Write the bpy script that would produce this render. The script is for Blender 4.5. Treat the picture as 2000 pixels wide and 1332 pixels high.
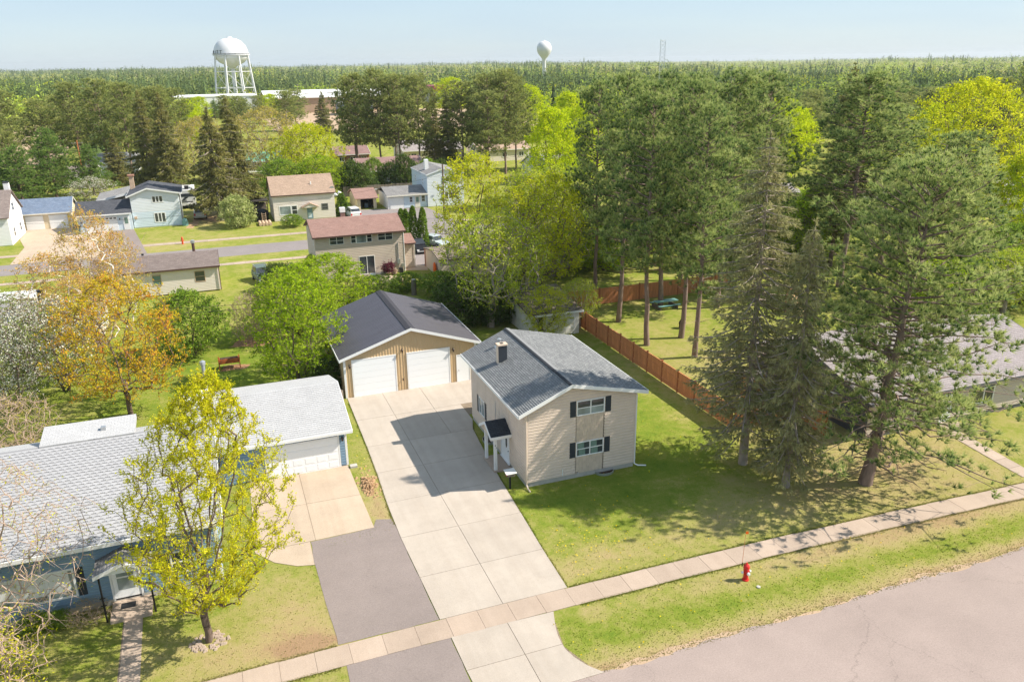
import bpy, math, random
import numpy as np
from mathutils import Vector, Matrix
random.seed(7)
for o in list(bpy.data.objects): bpy.data.objects.remove(o)
S = bpy.context.scene
COL = S.collection
R = math.radians
# ------------------------------------------------------------------ camera
# world axes: X along the streets (to the right), Y away from the camera along the driveway, Z up, metres
CAM_H, PITCH, ROLL, YAW = 24.6, R(19.33), R(0.744), R(20.4)
fw = Vector((0, math.cos(PITCH), -math.sin(PITCH))); ri = Vector((1, 0, 0)); dn = fw.cross(ri)
ri, dn = math.cos(ROLL)*ri + math.sin(ROLL)*dn, -math.sin(ROLL)*ri + math.cos(ROLL)*dn
MY = Matrix.Rotation(-YAW, 3, 'Z')
fw, ri, dn = MY @ fw, MY @ ri, MY @ dn
cam = bpy.data.cameras.new('camera'); co = bpy.data.objects.new('camera', cam); COL.objects.link(co)
m = Matrix((ri, -dn, -fw)).transposed().to_4x4(); m.translation = (0, 0, CAM_H)
co.matrix_world = m
cam.sensor_width = 36; cam.lens = 28.0; cam.clip_end = 12000; cam.clip_start = 0.5
S.camera = co
# ------------------------------------------------------------------ sky, sun, exposure
w = bpy.data.worlds.new('World'); S.world = w; w.use_nodes = True
nt = w.node_tree; nt.nodes.clear()
sky = nt.nodes.new('ShaderNodeTexSky'); sky.sky_type = 'NISHITA'; sky.sun_disc = False
sky.sun_elevation = R(43.5); sky.sun_rotation = R(106.3); sky.air_density = 1.0; sky.dust_density = 0.3; sky.ozone_density = 2.0
bg = nt.nodes.new('ShaderNodeBackground'); bg.inputs['Strength'].default_value = 0.056
out = nt.nodes.new('ShaderNodeOutputWorld')
veil = nt.nodes.new('ShaderNodeMix'); veil.data_type = 'RGBA'; veil.inputs[0].default_value = 0.72   # thin even high cloud over the clear sky
tcw = nt.nodes.new('ShaderNodeTexCoord'); mpw = nt.nodes.new('ShaderNodeMapping'); mpw.inputs['Scale'].default_value = (1.2, 1.2, 9.0); nt.links.new(tcw.outputs['Generated'], mpw.inputs['Vector'])
cln = nt.nodes.new('ShaderNodeTexNoise'); cln.inputs['Scale'].default_value = 2.4; cln.inputs['Detail'].default_value = 5.0; nt.links.new(mpw.outputs[0], cln.inputs['Vector'])
clr = nt.nodes.new('ShaderNodeMapRange'); clr.inputs[1].default_value = 0.3; clr.inputs[2].default_value = 0.7; clr.inputs[3].default_value = 0.66; clr.inputs[4].default_value = 0.8; nt.links.new(cln.outputs[0], clr.inputs[0]); nt.links.new(clr.outputs[0], veil.inputs[0])
veil.inputs[7].default_value = (3.3, 4.2, 5.15, 1); nt.links.new(sky.outputs[0], veil.inputs[6])
nt.links.new(veil.outputs[2], bg.inputs['Color']); nt.links.new(bg.outputs[0], out.inputs['Surface'])
sun = bpy.data.lights.new('sun', 'SUN'); sun.energy = 2.75; sun.angle = R(0.53); sun.color = (1.0, 0.92, 0.80)
so = bpy.data.objects.new('sun', sun); COL.objects.link(so)
so.rotation_euler = Vector((-5.45, 1.6, -5.4)).to_track_quat('-Z', 'Y').to_euler(); so.location = (80, -20, 80)
S.view_settings.view_transform = 'Standard'; S.view_settings.look = 'None'
S.view_settings.exposure = 1.6; S.view_settings.gamma = 1.0
# ------------------------------------------------------------------ materials
def newmat(name):
    mt = bpy.data.materials.new(name); mt.use_nodes = True
    n = mt.node_tree.nodes; n.clear()
    return mt, n, mt.node_tree.links
def N(n, t, **k):
    x = n.new(t)
    for a, b in k.items():
        if a in x.inputs: x.inputs[a].default_value = b
        else: setattr(x, a, b)
    return x
def ramp(n, stops):
    r = n.new('ShaderNodeValToRGB'); e = r.color_ramp.elements
    while len(e) > 1: e.remove(e[-1])
    for i, (p, c) in enumerate(stops):
        el = e[0] if i == 0 else e.new(p)
        el.position = p; el.color = (*c[:3], 1)
    return r
def sc(c, k): return tuple(min(1, v*k) for v in c)
def coords(n, l, kind='Object', scale=None):
    t = n.new('ShaderNodeTexCoord'); o = t.outputs[kind]
    if scale:
        mp = n.new('ShaderNodeMapping'); mp.inputs['Scale'].default_value = scale; l.new(o, mp.inputs['Vector']); o = mp.outputs[0]
    return o
def plain(name, col, rough=0.7, var=0.12, scale=1.2, bump=0.0, bscale=40, metal=0.0, stretch=None, spec=0.3, rnd=0.0):
    mt, n, l = newmat(name)
    v = coords(n, l, 'Object', stretch)
    no = N(n, 'ShaderNodeTexNoise', Scale=scale, Detail=6.0, Roughness=0.65); l.new(v, no.inputs['Vector'])
    r = ramp(n, [(0.25, sc(col, 1-var)), (0.75, sc(col, 1+var))]); l.new(no.outputs[0], r.inputs[0])
    b = N(n, 'ShaderNodeBsdfPrincipled', Roughness=rough, Metallic=metal); b.inputs['Specular IOR Level'].default_value = spec
    c = r.outputs[0]
    if rnd:
        oi = n.new('ShaderNodeObjectInfo'); mr = N(n, 'ShaderNodeMapRange'); mr.inputs[3].default_value = 1-rnd; mr.inputs[4].default_value = 1+rnd
        l.new(oi.outputs['Random'], mr.inputs[0])
        mx = N(n, 'ShaderNodeMix', data_type='RGBA', blend_type='MULTIPLY'); mx.inputs[0].default_value = 1
        cb = n.new('ShaderNodeCombineColor'); [l.new(mr.outputs[0], cb.inputs[i]) for i in range(3)]
        l.new(c, mx.inputs[6]); l.new(cb.outputs[0], mx.inputs[7]); c = mx.outputs[2]
    l.new(c, b.inputs['Base Color'])
    if bump:
        n2 = N(n, 'ShaderNodeTexNoise', Scale=bscale, Detail=4.0); l.new(v, n2.inputs['Vector'])
        bp = N(n, 'ShaderNodeBump', Strength=bump, Distance=0.02); l.new(n2.outputs[0], bp.inputs['Height']); l.new(bp.outputs[0], b.inputs['Normal'])
    o = n.new('ShaderNodeOutputMaterial'); l.new(b.outputs[0], o.inputs[0])
    return mt
def shingle(name, c1, c2, mortar, bw=0.3, rh=0.14, var=0.15, bump=0.5):
    mt, n, l = newmat(name)
    uv = n.new('ShaderNodeUVMap'); uv.uv_map = 'UVMap'
    br = N(n, 'ShaderNodeTexBrick', Color1=(*c1, 1), Color2=(*c2, 1), Mortar=(*mortar, 1), Scale=1.0)
    br.inputs['Mortar Size'].default_value = 0.012; br.inputs['Mortar Smooth'].default_value = 0.2; br.inputs['Brick Width'].default_value = bw; br.inputs['Row Height'].default_value = rh
    br.inputs['Bias'].default_value = 0.0
    l.new(uv.outputs[0], br.inputs['Vector'])
    no = N(n, 'ShaderNodeTexNoise', Scale=0.7, Detail=7.0, Roughness=0.7); l.new(uv.outputs[0], no.inputs['Vector'])
    r = ramp(n, [(0.3, (1-var,)*3), (0.7, (1+var,)*3)]); l.new(no.outputs[0], r.inputs[0])
    gr = N(n, 'ShaderNodeTexNoise', Scale=16.0, Detail=3.0); l.new(uv.outputs[0], gr.inputs['Vector'])
    r2 = ramp(n, [(0.3, (0.8,)*3), (0.7, (1.2,)*3)]); l.new(gr.outputs[0], r2.inputs[0])
    m1 = N(n, 'ShaderNodeMix', data_type='RGBA', blend_type='MULTIPLY'); m1.inputs[0].default_value = 1
    m2 = N(n, 'ShaderNodeMix', data_type='RGBA', blend_type='MULTIPLY'); m2.inputs[0].default_value = 1
    l.new(br.outputs['Color'], m1.inputs[6]); l.new(r.outputs[0], m1.inputs[7]); l.new(m1.outputs[2], m2.inputs[6]); l.new(r2.outputs[0], m2.inputs[7])
    b = N(n, 'ShaderNodeBsdfPrincipled', Roughness=0.9); b.inputs['Specular IOR Level'].default_value = 0.2
    l.new(m2.outputs[2], b.inputs['Base Color'])
    bp = N(n, 'ShaderNodeBump', Strength=bump, Distance=0.015); l.new(br.outputs['Fac'], bp.inputs['Height']); bp.invert = True; l.new(bp.outputs[0], b.inputs['Normal'])
    o = n.new('ShaderNodeOutputMaterial'); l.new(b.outputs[0], o.inputs[0])
    return mt
def leafmat(name, stops, trans=0.35, rough=0.6):
    """leaf colour picked per leaf from the 'tint' attribute; light passes through the blades"""
    mt, n, l = newmat(name)
    a = n.new('ShaderNodeAttribute'); a.attribute_name = 'tint'
    r = ramp(n, stops); l.new(a.outputs['Fac'], r.inputs[0])
    d = N(n, 'ShaderNodeBsdfDiffuse'); t = N(n, 'ShaderNodeBsdfTranslucent'); mx = N(n, 'ShaderNodeMixShader', Fac=trans)
    l.new(r.outputs[0], d.inputs['Color']); l.new(r.outputs[0], t.inputs['Color']); l.new(d.outputs[0], mx.inputs[1]); l.new(t.outputs[0], mx.inputs[2])
    o = n.new('ShaderNodeOutputMaterial'); l.new(mx.outputs[0], o.inputs[0])
    return mt
def glassmat(name, col=(0.03, 0.035, 0.04), rough=0.06):
    mt, n, l = newmat(name)
    v = coords(n, l); no = N(n, 'ShaderNodeTexNoise', Scale=0.9, Detail=2.0); l.new(v, no.inputs['Vector'])
    r = ramp(n, [(0.35, col), (0.7, sc(col, 2.2))]); l.new(no.outputs[0], r.inputs[0])
    b = N(n, 'ShaderNodeBsdfPrincipled', Roughness=rough); b.inputs['Specular IOR Level'].default_value = 0.8
    l.new(r.outputs[0], b.inputs['Base Color'])
    o = n.new('ShaderNodeOutputMaterial'); l.new(b.outputs[0], o.inputs[0])
    return mt
# ------------------------------------------------------------------ object helpers
ORG = {}
def thing(name, label, cat, loc=(0, 0, 0), group=None, rotz=0.0):
    o = bpy.data.objects.new(name, None); COL.objects.link(o); o.empty_display_size = 0.3
    o.location = loc; o.rotation_euler = (0, 0, rotz)
    o['label'] = label; o['category'] = cat
    if group: o['group'] = group
    ORG[o.name] = Vector(loc)
    return o
def tag(o, label, cat, group=None):
    o['label'] = label; o['category'] = cat
    if group: o['group'] = group
    return o
class MB:
    """collects faces (world metres); build() links them as one mesh object, relative to its thing"""
    def __init__(s): s.v = []; s.f = []; s.uv = {}
    def face(s, pts, uv=None):
        i = len(s.v); s.v.extend([tuple(p) for p in pts]); s.f.append(tuple(range(i, i+len(pts))))
        if uv: s.uv[len(s.f)-1] = uv
        return s
    def box(s, x0, x1, y0, y1, z0, z1):
        if x0 > x1: x0, x1 = x1, x0
        if y0 > y1: y0, y1 = y1, y0
        i = len(s.v)
        s.v += [(x0,y0,z0),(x1,y0,z0),(x1,y1,z0),(x0,y1,z0),(x0,y0,z1),(x1,y0,z1),(x1,y1,z1),(x0,y1,z1)]
        s.f += [tuple(i+k for k in q) for q in ((0,3,2,1),(4,5,6,7),(0,1,5,4),(1,2,6,5),(2,3,7,6),(3,0,4,7))]
        return s
    def hexa(s, p):            # 8 points: bottom ring 0-3, top ring 4-7
        i = len(s.v); s.v += [tuple(q) for q in p]
        s.f += [tuple(i+k for k in q) for q in ((0,3,2,1),(4,5,6,7),(0,1,5,4),(1,2,6,5),(2,3,7,6),(3,0,4,7))]
        return s
    def board(s, a, b):        # two matching end profiles joined into one solid
        i = len(s.v); k = len(a); s.v += [tuple(q) for q in a] + [tuple(q) for q in b]
        s.f.append(tuple(range(i, i+k))); s.f.append(tuple(range(i+k, i+2*k))[::-1])
        for q in range(k): s.f.append((i+q, i+k+q, i+k+(q+1) % k, i+(q+1) % k))
        return s
    def prism(s, poly, d):     # polygon (3D points) pushed along vector d
        d = Vector(d); a = [Vector(p) for p in poly]; b = [p+d for p in a]; i = len(s.v); k = len(a)
        s.v += [tuple(p) for p in a+b]
        s.f.append(tuple(range(i, i+k))[::-1]); s.f.append(tuple(range(i+k, i+2*k)))
        for q in range(k): s.f.append((i+q, i+(q+1) % k, i+k+(q+1) % k, i+k+q))
        return s
    def tube(s, pts, rad, n=8, cap=True):
        pts = [Vector(p) for p in pts]
        if not hasattr(rad, '__len__'): rad = [rad]*len(pts)
        rings = []; up = None
        for k, p in enumerate(pts):
            t = (pts[min(k+1, len(pts)-1)] - pts[max(k-1, 0)]).normalized()
            a = t.cross(Vector((0, 0, 1)) if abs(t.z) < 0.95 else Vector((1, 0, 0))).normalized()
            if up is not None: a = (up - t*up.dot(t)).normalized()
            up = a; b = t.cross(a); i = len(s.v)
            for q in range(n):
                an = 2*math.pi*q/n; s.v.append(tuple(p + rad[k]*(math.cos(an)*a + math.sin(an)*b)))
            rings.append(i)
        for k in range(len(rings)-1):
            for q in range(n): s.f.append((rings[k]+q, rings[k]+(q+1) % n, rings[k+1]+(q+1) % n, rings[k+1]+q))
        if cap:
            s.f.append(tuple(rings[0]+q for q in range(n))[::-1]); s.f.append(tuple(rings[-1]+q for q in range(n)))
        return s
    def lathe(s, c, prof, n=16):   # prof: (r, z) pairs
        i = len(s.v)
        for r_, z in prof:
            for q in range(n):
                a = 2*math.pi*q/n; s.v.append((c[0]+r_*math.cos(a), c[1]+r_*math.sin(a), c[2]+z))
        for k in range(len(prof)-1):
            for q in range(n): s.f.append((i+k*n+q, i+k*n+(q+1) % n, i+(k+1)*n+(q+1) % n, i+(k+1)*n+q))
        s.f.append(tuple(i+q for q in range(n))[::-1]); j = i+(len(prof)-1)*n; s.f.append(tuple(j+q for q in range(n)))
        return s
    def build(s, name, mat, parent=None, local=False, smooth=False):
        o_ = Vector((0, 0, 0))
        if parent is not None and not local:
            p = parent
            while p is not None: o_ += p.location; p = p.parent
        me = bpy.data.meshes.new(name); me.from_pydata([(a-o_.x, b-o_.y, c-o_.z) for a, b, c in s.v], [], s.f)
        if s.uv:
            ul = me.uv_layers.new(name='UVMap')
            for fi, uv in s.uv.items():
                pl = me.polygons[fi]
                for k, li in enumerate(pl.loop_indices): ul.data[li].uv = uv[k]
        if smooth: me.shade_smooth()
        me.materials.append(mat)
        o = bpy.data.objects.new(name, me); COL.objects.link(o)
        if parent is not None: o.parent = parent
        return o
def structure(o): o['kind'] = 'structure'; return o
def part(name, mat, parent, *boxes):
    b = MB()
    for q in boxes: b.box(*q)
    return b.build(name, mat, parent)
def copy_tree(o, parent=None):
    c = o.copy(); COL.objects.link(c)
    if parent is not None: c.parent = parent
    for ch in o.children: copy_tree(ch, c)
    return c
def np_mesh(name, V, F, mat, parent=None, tint=None, col=None, smooth=False):
    """fast mesh: V (n,3), F (m,k) with k=3 or 4"""
    me = bpy.data.meshes.new(name); k = F.shape[1]
    me.vertices.add(len(V)); me.vertices.foreach_set('co', np.ascontiguousarray(V, dtype=np.float32).ravel())
    me.loops.add(F.size); me.loops.foreach_set('vertex_index', np.ascontiguousarray(F, dtype=np.int32).ravel())
    me.polygons.add(len(F)); me.polygons.foreach_set('loop_start', np.arange(0, F.size, k, dtype=np.int32))
    me.update(calc_edges=True)
    if tint is not None:
        a = me.attributes.new('tint', 'FLOAT', 'POINT'); a.data.foreach_set('value', np.ascontiguousarray(tint, dtype=np.float32))
    if col is not None:
        a = me.attributes.new('col', 'FLOAT_COLOR', 'POINT'); a.data.foreach_set('color', np.ascontiguousarray(col, dtype=np.float32).ravel())
    if smooth: me.shade_smooth()
    me.materials.append(mat)
    o = bpy.data.objects.new(name, me); COL.objects.link(o)
    if parent is not None: o.parent = parent
    return o
def textmesh(body, size, depth=0.01):
    """flat letters as a mesh, baseline at the origin in XZ, facing -Y"""
    cu = bpy.data.curves.new('lettering', 'FONT'); cu.body = body; cu.size = size; cu.extrude = depth; cu.align_x = 'CENTER'
    o = bpy.data.objects.new('lettering', cu); COL.objects.link(o)
    dg = bpy.context.evaluated_depsgraph_get(); me = bpy.data.meshes.new_from_object(o.evaluated_get(dg))
    bpy.data.objects.remove(o); bpy.data.curves.remove(cu)
    me.transform(Matrix.Rotation(R(90), 4, 'X'))
    return me
# ------------------------------------------------------------------ palette
M = {}
M['beige'] = plain('beige_siding', (0.67, 0.55, 0.45), 0.6, 0.08, 1.1)
M['beige_shake'] = plain('beige_shake', (0.59, 0.475, 0.37), 0.75, 0.06, 2, rnd=0.07)
M['found'] = plain('foundation_concrete', (0.437, 0.412, 0.370), 0.9, 0.15, 2, 0.3)
M['white'] = plain('white_trim', (0.78, 0.78, 0.77), 0.5, 0.04, 1.5)
M['white_door'] = plain('white_door', (0.86, 0.87, 0.88), 0.45, 0.02, 0.7)
M['cream'] = plain('cream_paint', (0.672, 0.638, 0.554), 0.6, 0.05, 1)
M['charcoal'] = plain('charcoal_shutter', (0.035, 0.042, 0.052), 0.6, 0.1, 3)
M['black'] = plain('black_paint', (0.015, 0.015, 0.017), 0.5, 0.2, 3)
M['dark_trim'] = plain('dark_brown_trim', (0.09, 0.05, 0.04), 0.6, 0.15, 3)
M['glass'] = glassmat('window_glass'); M['glass_pale'] = glassmat('window_glass_pale', (0.16, 0.19, 0.19), 0.12)
M['curtain'] = plain('green_curtain', (0.16, 0.24, 0.2), 0.8, 0.25, 6, stretch=(6, 6, 0.4))
M['blind'] = plain('white_blind', (0.72, 0.72, 0.70), 0.7, 0.08, 6, stretch=(0.3, 0.3, 14))
M['tan_metal'] = plain('tan_ribbed_metal', (0.58, 0.42, 0.24), 0.45, 0.05, 0.7, spec=0.4)
M['roof_metal'] = plain('dark_metal_roof', (0.075, 0.07, 0.085), 0.42, 0.16, 0.8, stretch=(0.5, 2.5, 1), spec=0.5)
M['roof_main'] = shingle('grey_shingles', (0.18, 0.187, 0.193), (0.265, 0.27, 0.27), (0.08, 0.083, 0.087), 0.32, 0.145, 0.10)
M['roof_dark'] = shingle('charcoal_shingles', (0.045, 0.052, 0.062), (0.06, 0.066, 0.075), (0.025, 0.027, 0.03), 0.32, 0.14)
M['roof_slate'] = shingle('slate_shingles', (0.075, 0.08, 0.095), (0.11, 0.115, 0.13), (0.05, 0.05, 0.06), 0.32, 0.14)
M['roof_blue'] = shingle('blue_grey_shingles', (0.15, 0.2, 0.29), (0.22, 0.27, 0.36), (0.1, 0.13, 0.18), 0.32, 0.14)
M['roof_red'] = shingle('red_shingles', (0.33, 0.205, 0.175), (0.38, 0.25, 0.215), (0.25, 0.15, 0.13), 0.32, 0.14, 0.12)
M['roof_tan'] = shingle('tan_shingles', (0.37, 0.27, 0.2), (0.45, 0.33, 0.25), (0.28, 0.2, 0.16), 0.32, 0.14, 0.12)
M['roof_brown'] = shingle('brown_grey_shingles', (0.23, 0.185, 0.17), (0.29, 0.24, 0.22), (0.16, 0.13, 0.12), 0.32, 0.14, 0.15)
M['roof_lilac'] = shingle('pale_lilac_shingles', (0.29, 0.255, 0.255), (0.345, 0.305, 0.302), (0.23, 0.203, 0.203), 0.32, 0.14, 0.1)
M['roof_light'] = shingle('light_grey_shingles', (0.40, 0.40, 0.405), (0.44, 0.44, 0.445), (0.35, 0.35, 0.36), 0.32, 0.17, 0.06)
M['roof_old'] = shingle('mossy_old_shingles', (0.13, 0.11, 0.09), (0.34, 0.27, 0.22), (0.05, 0.045, 0.04), 0.34, 0.2, 0.4, 1.0)
M['roof_grey'] = shingle('weathered_grey_shingles', (0.25, 0.24, 0.24), (0.31, 0.3, 0.29), (0.18, 0.18, 0.18), 0.32, 0.14, 0.2)
M['tlock'] = plain('light_lock_shingle', (0.36, 0.36, 0.372), 0.9, 0.06, 1.2, 0.3, rnd=0.06)
M['underlay'] = plain('shingle_slot_grey', (0.24, 0.24, 0.25), 0.95, 0.1, 2)
M['ridge_grey'] = plain('grey_ridge_cap', (0.21, 0.215, 0.22), 0.9, 0.1, 3)
M['ridge_dark'] = plain('dark_ridge_cap', (0.03, 0.033, 0.04), 0.8, 0.1, 3)
M['blue_siding'] = plain('slate_blue_siding', (0.2, 0.3, 0.4), 0.6, 0.07, 0.8)
M['blue_trim'] = plain('blue_grey_trim', (0.16, 0.21, 0.25), 0.6, 0.07, 0.8)
M['pale_blue'] = plain('pale_blue_siding', (0.6, 0.69, 0.76), 0.6, 0.04, 0.8)
M['ice_blue'] = plain('ice_white_siding', (0.70, 0.735, 0.765), 0.6, 0.03, 0.8)
M['tan_siding'] = plain('tan_siding', (0.56, 0.475, 0.395), 0.6, 0.05, 0.8)
M['cream_siding'] = plain('cream_siding', (0.74, 0.67, 0.6), 0.6, 0.04, 0.8)
M['yellow_siding'] = plain('pale_yellow_siding', (0.655, 0.554, 0.386), 0.6, 0.04, 0.8)
M['white_siding'] = plain('white_siding', (0.78, 0.78, 0.77), 0.6, 0.03, 0.8)
M['grey_siding'] = plain('dark_grey_siding', (0.11, 0.11, 0.12), 0.7, 0.1, 0.8)  # dark tone doubles as painted-in shade on the lilac-roofed house gable
M['shed_white'] = plain('weathered_white_paint', (0.7, 0.69, 0.65), 0.8, 0.14, 1.5, 0.3)
M['concrete'] = plain('driveway_concrete', (0.353, 0.307, 0.260), 0.9, 0.07, 0.55, 0.25, 60, rnd=0.045)
M['walk'] = plain('sidewalk_concrete', (0.336, 0.265, 0.210), 0.92, 0.10, 1.1, 0.35, 50, rnd=0.07)
M['pinkcon'] = plain('old_pinkish_concrete', (0.370, 0.290, 0.218), 0.92, 0.09, 0.6, 0.3, 50, rnd=0.04)
M['joint'] = plain('joint_dirt', (0.23, 0.18, 0.13), 0.95, 0.3, 3)
M['brick'] = plain('brick_red', (0.38, 0.2, 0.14), 0.85, 0.2, 3, rnd=0.15)
M['chim_tan'] = plain('tan_chimney_stone', (0.55, 0.4, 0.28), 0.85, 0.2, 3)
M['galv'] = plain('galvanised_steel', (0.5, 0.52, 0.54), 0.35, 0.1, 2, metal=0.7)
M['steel_white'] = plain('tower_white_paint', (0.672, 0.672, 0.689), 0.5, 0.04, 0.1)
M['cedar'] = plain('stained_cedar', (0.5, 0.205, 0.085), 0.7, 0.3, 1.2, 0.3, 20, stretch=(4, 4, 0.6), rnd=0.10)
M['cedar_post'] = plain('cedar_post', (0.34, 0.12, 0.05), 0.7, 0.2, 2)
M['greywood'] = plain('weathered_wood', (0.2, 0.165, 0.14), 0.85, 0.3, 2, 0.3, 30, stretch=(4, 4, 0.6))
M['pole'] = plain('utility_pole_wood', (0.15, 0.105, 0.08), 0.85, 0.3, 2, 0.3, 30, stretch=(6, 6, 0.5))
M['orangewood'] = plain('orange_stained_wood', (0.42, 0.12, 0.04), 0.6, 0.2, 2)
M['pole_orange'] = plain('orange_stained_pole', (0.5, 0.17, 0.07), 0.8, 0.25, 2, stretch=(6, 6, 0.5))
M['hyd_red'] = plain('hydrant_red', (0.62, 0.03, 0.025), 0.4, 0.12, 4)
M['hyd_orange'] = plain('hydrant_orange', (0.62, 0.09, 0.03), 0.5, 0.12, 4)
M['orange'] = plain('orange_plastic', (0.8, 0.13, 0.01), 0.4, 0.05, 3)
M['yellow'] = plain('yellow_plastic', (0.75, 0.36, 0.01), 0.4, 0.06, 3)
M['tyre'] = plain('tyre_rubber', (0.02, 0.02, 0.02), 0.8, 0.2, 4)
M['car_white'] = plain('white_car_paint', (0.630, 0.630, 0.622), 0.25, 0.03, 1)
M['car_black'] = plain('black_car_paint', (0.02, 0.02, 0.025), 0.2, 0.1, 1)
M['car_silver'] = plain('silver_car_paint', (0.52, 0.57, 0.58), 0.25, 0.04, 1, metal=0.3)
M['car_green'] = plain('dull_green_car_paint', (0.12, 0.17, 0.15), 0.4, 0.1, 1)
M['tail'] = plain('tail_light_red', (0.6, 0.02, 0.02), 0.25, 0.1, 5)
M['head'] = plain('headlight_clear', (0.7, 0.72, 0.75), 0.15, 0.05, 5)
M['canvas'] = plain('grey_tarp', (0.4, 0.38, 0.36), 0.8, 0.25, 2, 0.4, 8)
M['tarp_black'] = plain('black_tarp', (0.02, 0.021, 0.024), 0.6, 0.3, 2, 0.5, 6)
M['bluegreen'] = plain('teal_plastic', (0.17, 0.34, 0.31), 0.5, 0.1, 3)
M['wire'] = plain('cable_black', (0.02, 0.02, 0.02), 0.6, 0.1, 3)
M['mulch'] = plain('brown_mulch', (0.3, 0.17, 0.09), 0.95, 0.45, 5, 0.8, 14)
M['dirt'] = plain('bare_dirt', (0.42, 0.27, 0.15), 0.95, 0.35, 4, 0.8, 12)
M['sand'] = plain('sandy_yard', (0.420, 0.302, 0.202), 0.95, 0.25, 0.08, 0.3)
M['maroon'] = plain('maroon_metal', (0.22, 0.04, 0.06), 0.6, 0.1, 0.2)
M['purple'] = plain('purple_red_roofing', (0.24, 0.15, 0.14), 0.8, 0.25, 0.5)
M['green_roof'] = plain('green_metal_roof', (0.12, 0.32, 0.22), 0.6, 0.1, 0.5)
M['soil'] = plain('dark_soil', (0.07, 0.045, 0.03), 0.95, 0.3, 6, 0.5)
M['flower'] = plain('dark_red_leaves', (0.1, 0.02, 0.035), 0.7, 0.4, 10)
M['lamp'] = plain('bronze_lamp', (0.06, 0.04, 0.03), 0.5, 0.2, 5)
M['bark_pine'] = plain('pine_bark', (0.23, 0.165, 0.135), 0.95, 0.35, 3, 0.8, 14, stretch=(2.5, 2.5, 0.7))
M['bark'] = plain('grey_brown_bark', (0.165, 0.12, 0.095), 0.95, 0.3, 3, 0.7, 16, stretch=(3, 3, 0.7))
M['bark_pale'] = plain('pale_twig_bark', (0.42, 0.31, 0.24), 0.9, 0.25, 3, 0.4, 16)
M['bark_grey'] = plain('pale_grey_bark', (0.33, 0.275, 0.23), 0.95, 0.25, 3, 0.5, 16)
def birchmat():
    mt, n, l = newmat('white_birch_bark')
    v = coords(n, l, 'Object', (1, 1, 5)); no = N(n, 'ShaderNodeTexNoise', Scale=2.2, Detail=4.0); l.new(v, no.inputs['Vector'])
    r = ramp(n, [(0.36, (0.09, 0.07, 0.06)), (0.43, (0.68, 0.63, 0.57)), (0.7, (0.76, 0.72, 0.66))]); l.new(no.outputs[0], r.inputs[0])
    b = N(n, 'ShaderNodeBsdfPrincipled', Roughness=0.8); l.new(r.outputs[0], b.inputs['Base Color'])
    o = n.new('ShaderNodeOutputMaterial'); l.new(b.outputs[0], o.inputs[0]); return mt
M['birch'] = birchmat()
L = {}
L['maple'] = leafmat('maple_spring_leaf', [(0, (0.42, 0.48, 0.02)), (0.5, (0.6, 0.6, 0.02)), (1, (0.74, 0.66, 0.04))], 0.48)
L['orange'] = leafmat('orange_maple_leaf', [(0, (0.5, 0.47, 0.03)), (0.45, (0.66, 0.49, 0.03)), (0.8, (0.7, 0.38, 0.04)), (1, (0.62, 0.24, 0.05))], 0.45)
L['birch'] = leafmat('birch_catkin_leaf', [(0, (0.5, 0.45, 0.06)), (0.5, (0.62, 0.42, 0.1)), (1, (0.64, 0.33, 0.1))], 0.42)
L['apple'] = leafmat('apple_blossom', [(0, (0.16, 0.22, 0.04)), (0.45, (0.26, 0.31, 0.07)), (0.5, (0.7, 0.68, 0.56)), (1, (0.84, 0.82, 0.74))], 0.3)
L['green'] = leafmat('fresh_green_leaf', [(0, (0.2, 0.33, 0.015)), (0.5, (0.34, 0.48, 0.02)), (1, (0.48, 0.58, 0.03))], 0.48)
L['lilac'] = leafmat('shrub_green_leaf', [(0, (0.12, 0.21, 0.025)), (0.5, (0.23, 0.35, 0.04)), (1, (0.36, 0.46, 0.06))], 0.42)
L['darkshrub'] = leafmat('dark_shrub_leaf', [(0, (0.05, 0.09, 0.02)), (0.6, (0.1, 0.16, 0.03)), (1, (0.17, 0.23, 0.05))], 0.3)
L['lime'] = leafmat('lime_leaf', [(0, (0.4, 0.52, 0.015)), (0.5, (0.54, 0.64, 0.015)), (1, (0.66, 0.7, 0.03))], 0.5)
L['yellow'] = leafmat('yellow_spring_leaf', [(0, (0.42, 0.5, 0.02)), (0.5, (0.58, 0.61, 0.02)), (1, (0.7, 0.68, 0.04))], 0.5)
L['ashy'] = leafmat('boxelder_leaf', [(0, (0.32, 0.43, 0.045)), (0.5, (0.48, 0.57, 0.05)), (1, (0.62, 0.65, 0.07))], 0.5)
L['tan'] = leafmat('budding_tan_twig', [(0, (0.38, 0.33, 0.12)), (0.5, (0.5, 0.42, 0.1)), (1, (0.56, 0.48, 0.08))], 0.4)
L['pine'] = leafmat('red_pine_needle', [(0, (0.055, 0.1, 0.045)), (0.35, (0.16, 0.245, 0.08)), (0.65, (0.38, 0.455, 0.14)), (1, (0.64, 0.64, 0.27))], 0.4)
L['pine_dark'] = leafmat('background_pine_needle', [(0, (0.09, 0.13, 0.05)), (0.5, (0.28, 0.33, 0.1)), (1, (0.54, 0.53, 0.18))], 0.42)
L['wpine'] = leafmat('white_pine_needle', [(0, (0.1, 0.18, 0.05)), (0.5, (0.22, 0.33, 0.08)), (1, (0.38, 0.46, 0.12))], 0.45)
L['spruce'] = leafmat('spruce_needle', [(0, (0.13, 0.145, 0.055)), (0.5, (0.3, 0.29, 0.1)), (0.9, (0.46, 0.4, 0.14)), (1, (0.48, 0.32, 0.12))], 0.42)
L['fspruce'] = leafmat('front_spruce_needle', [(0, (0.18, 0.195, 0.09)), (0.5, (0.4, 0.385, 0.18)), (1, (0.58, 0.51, 0.26))], 0.42)
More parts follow.
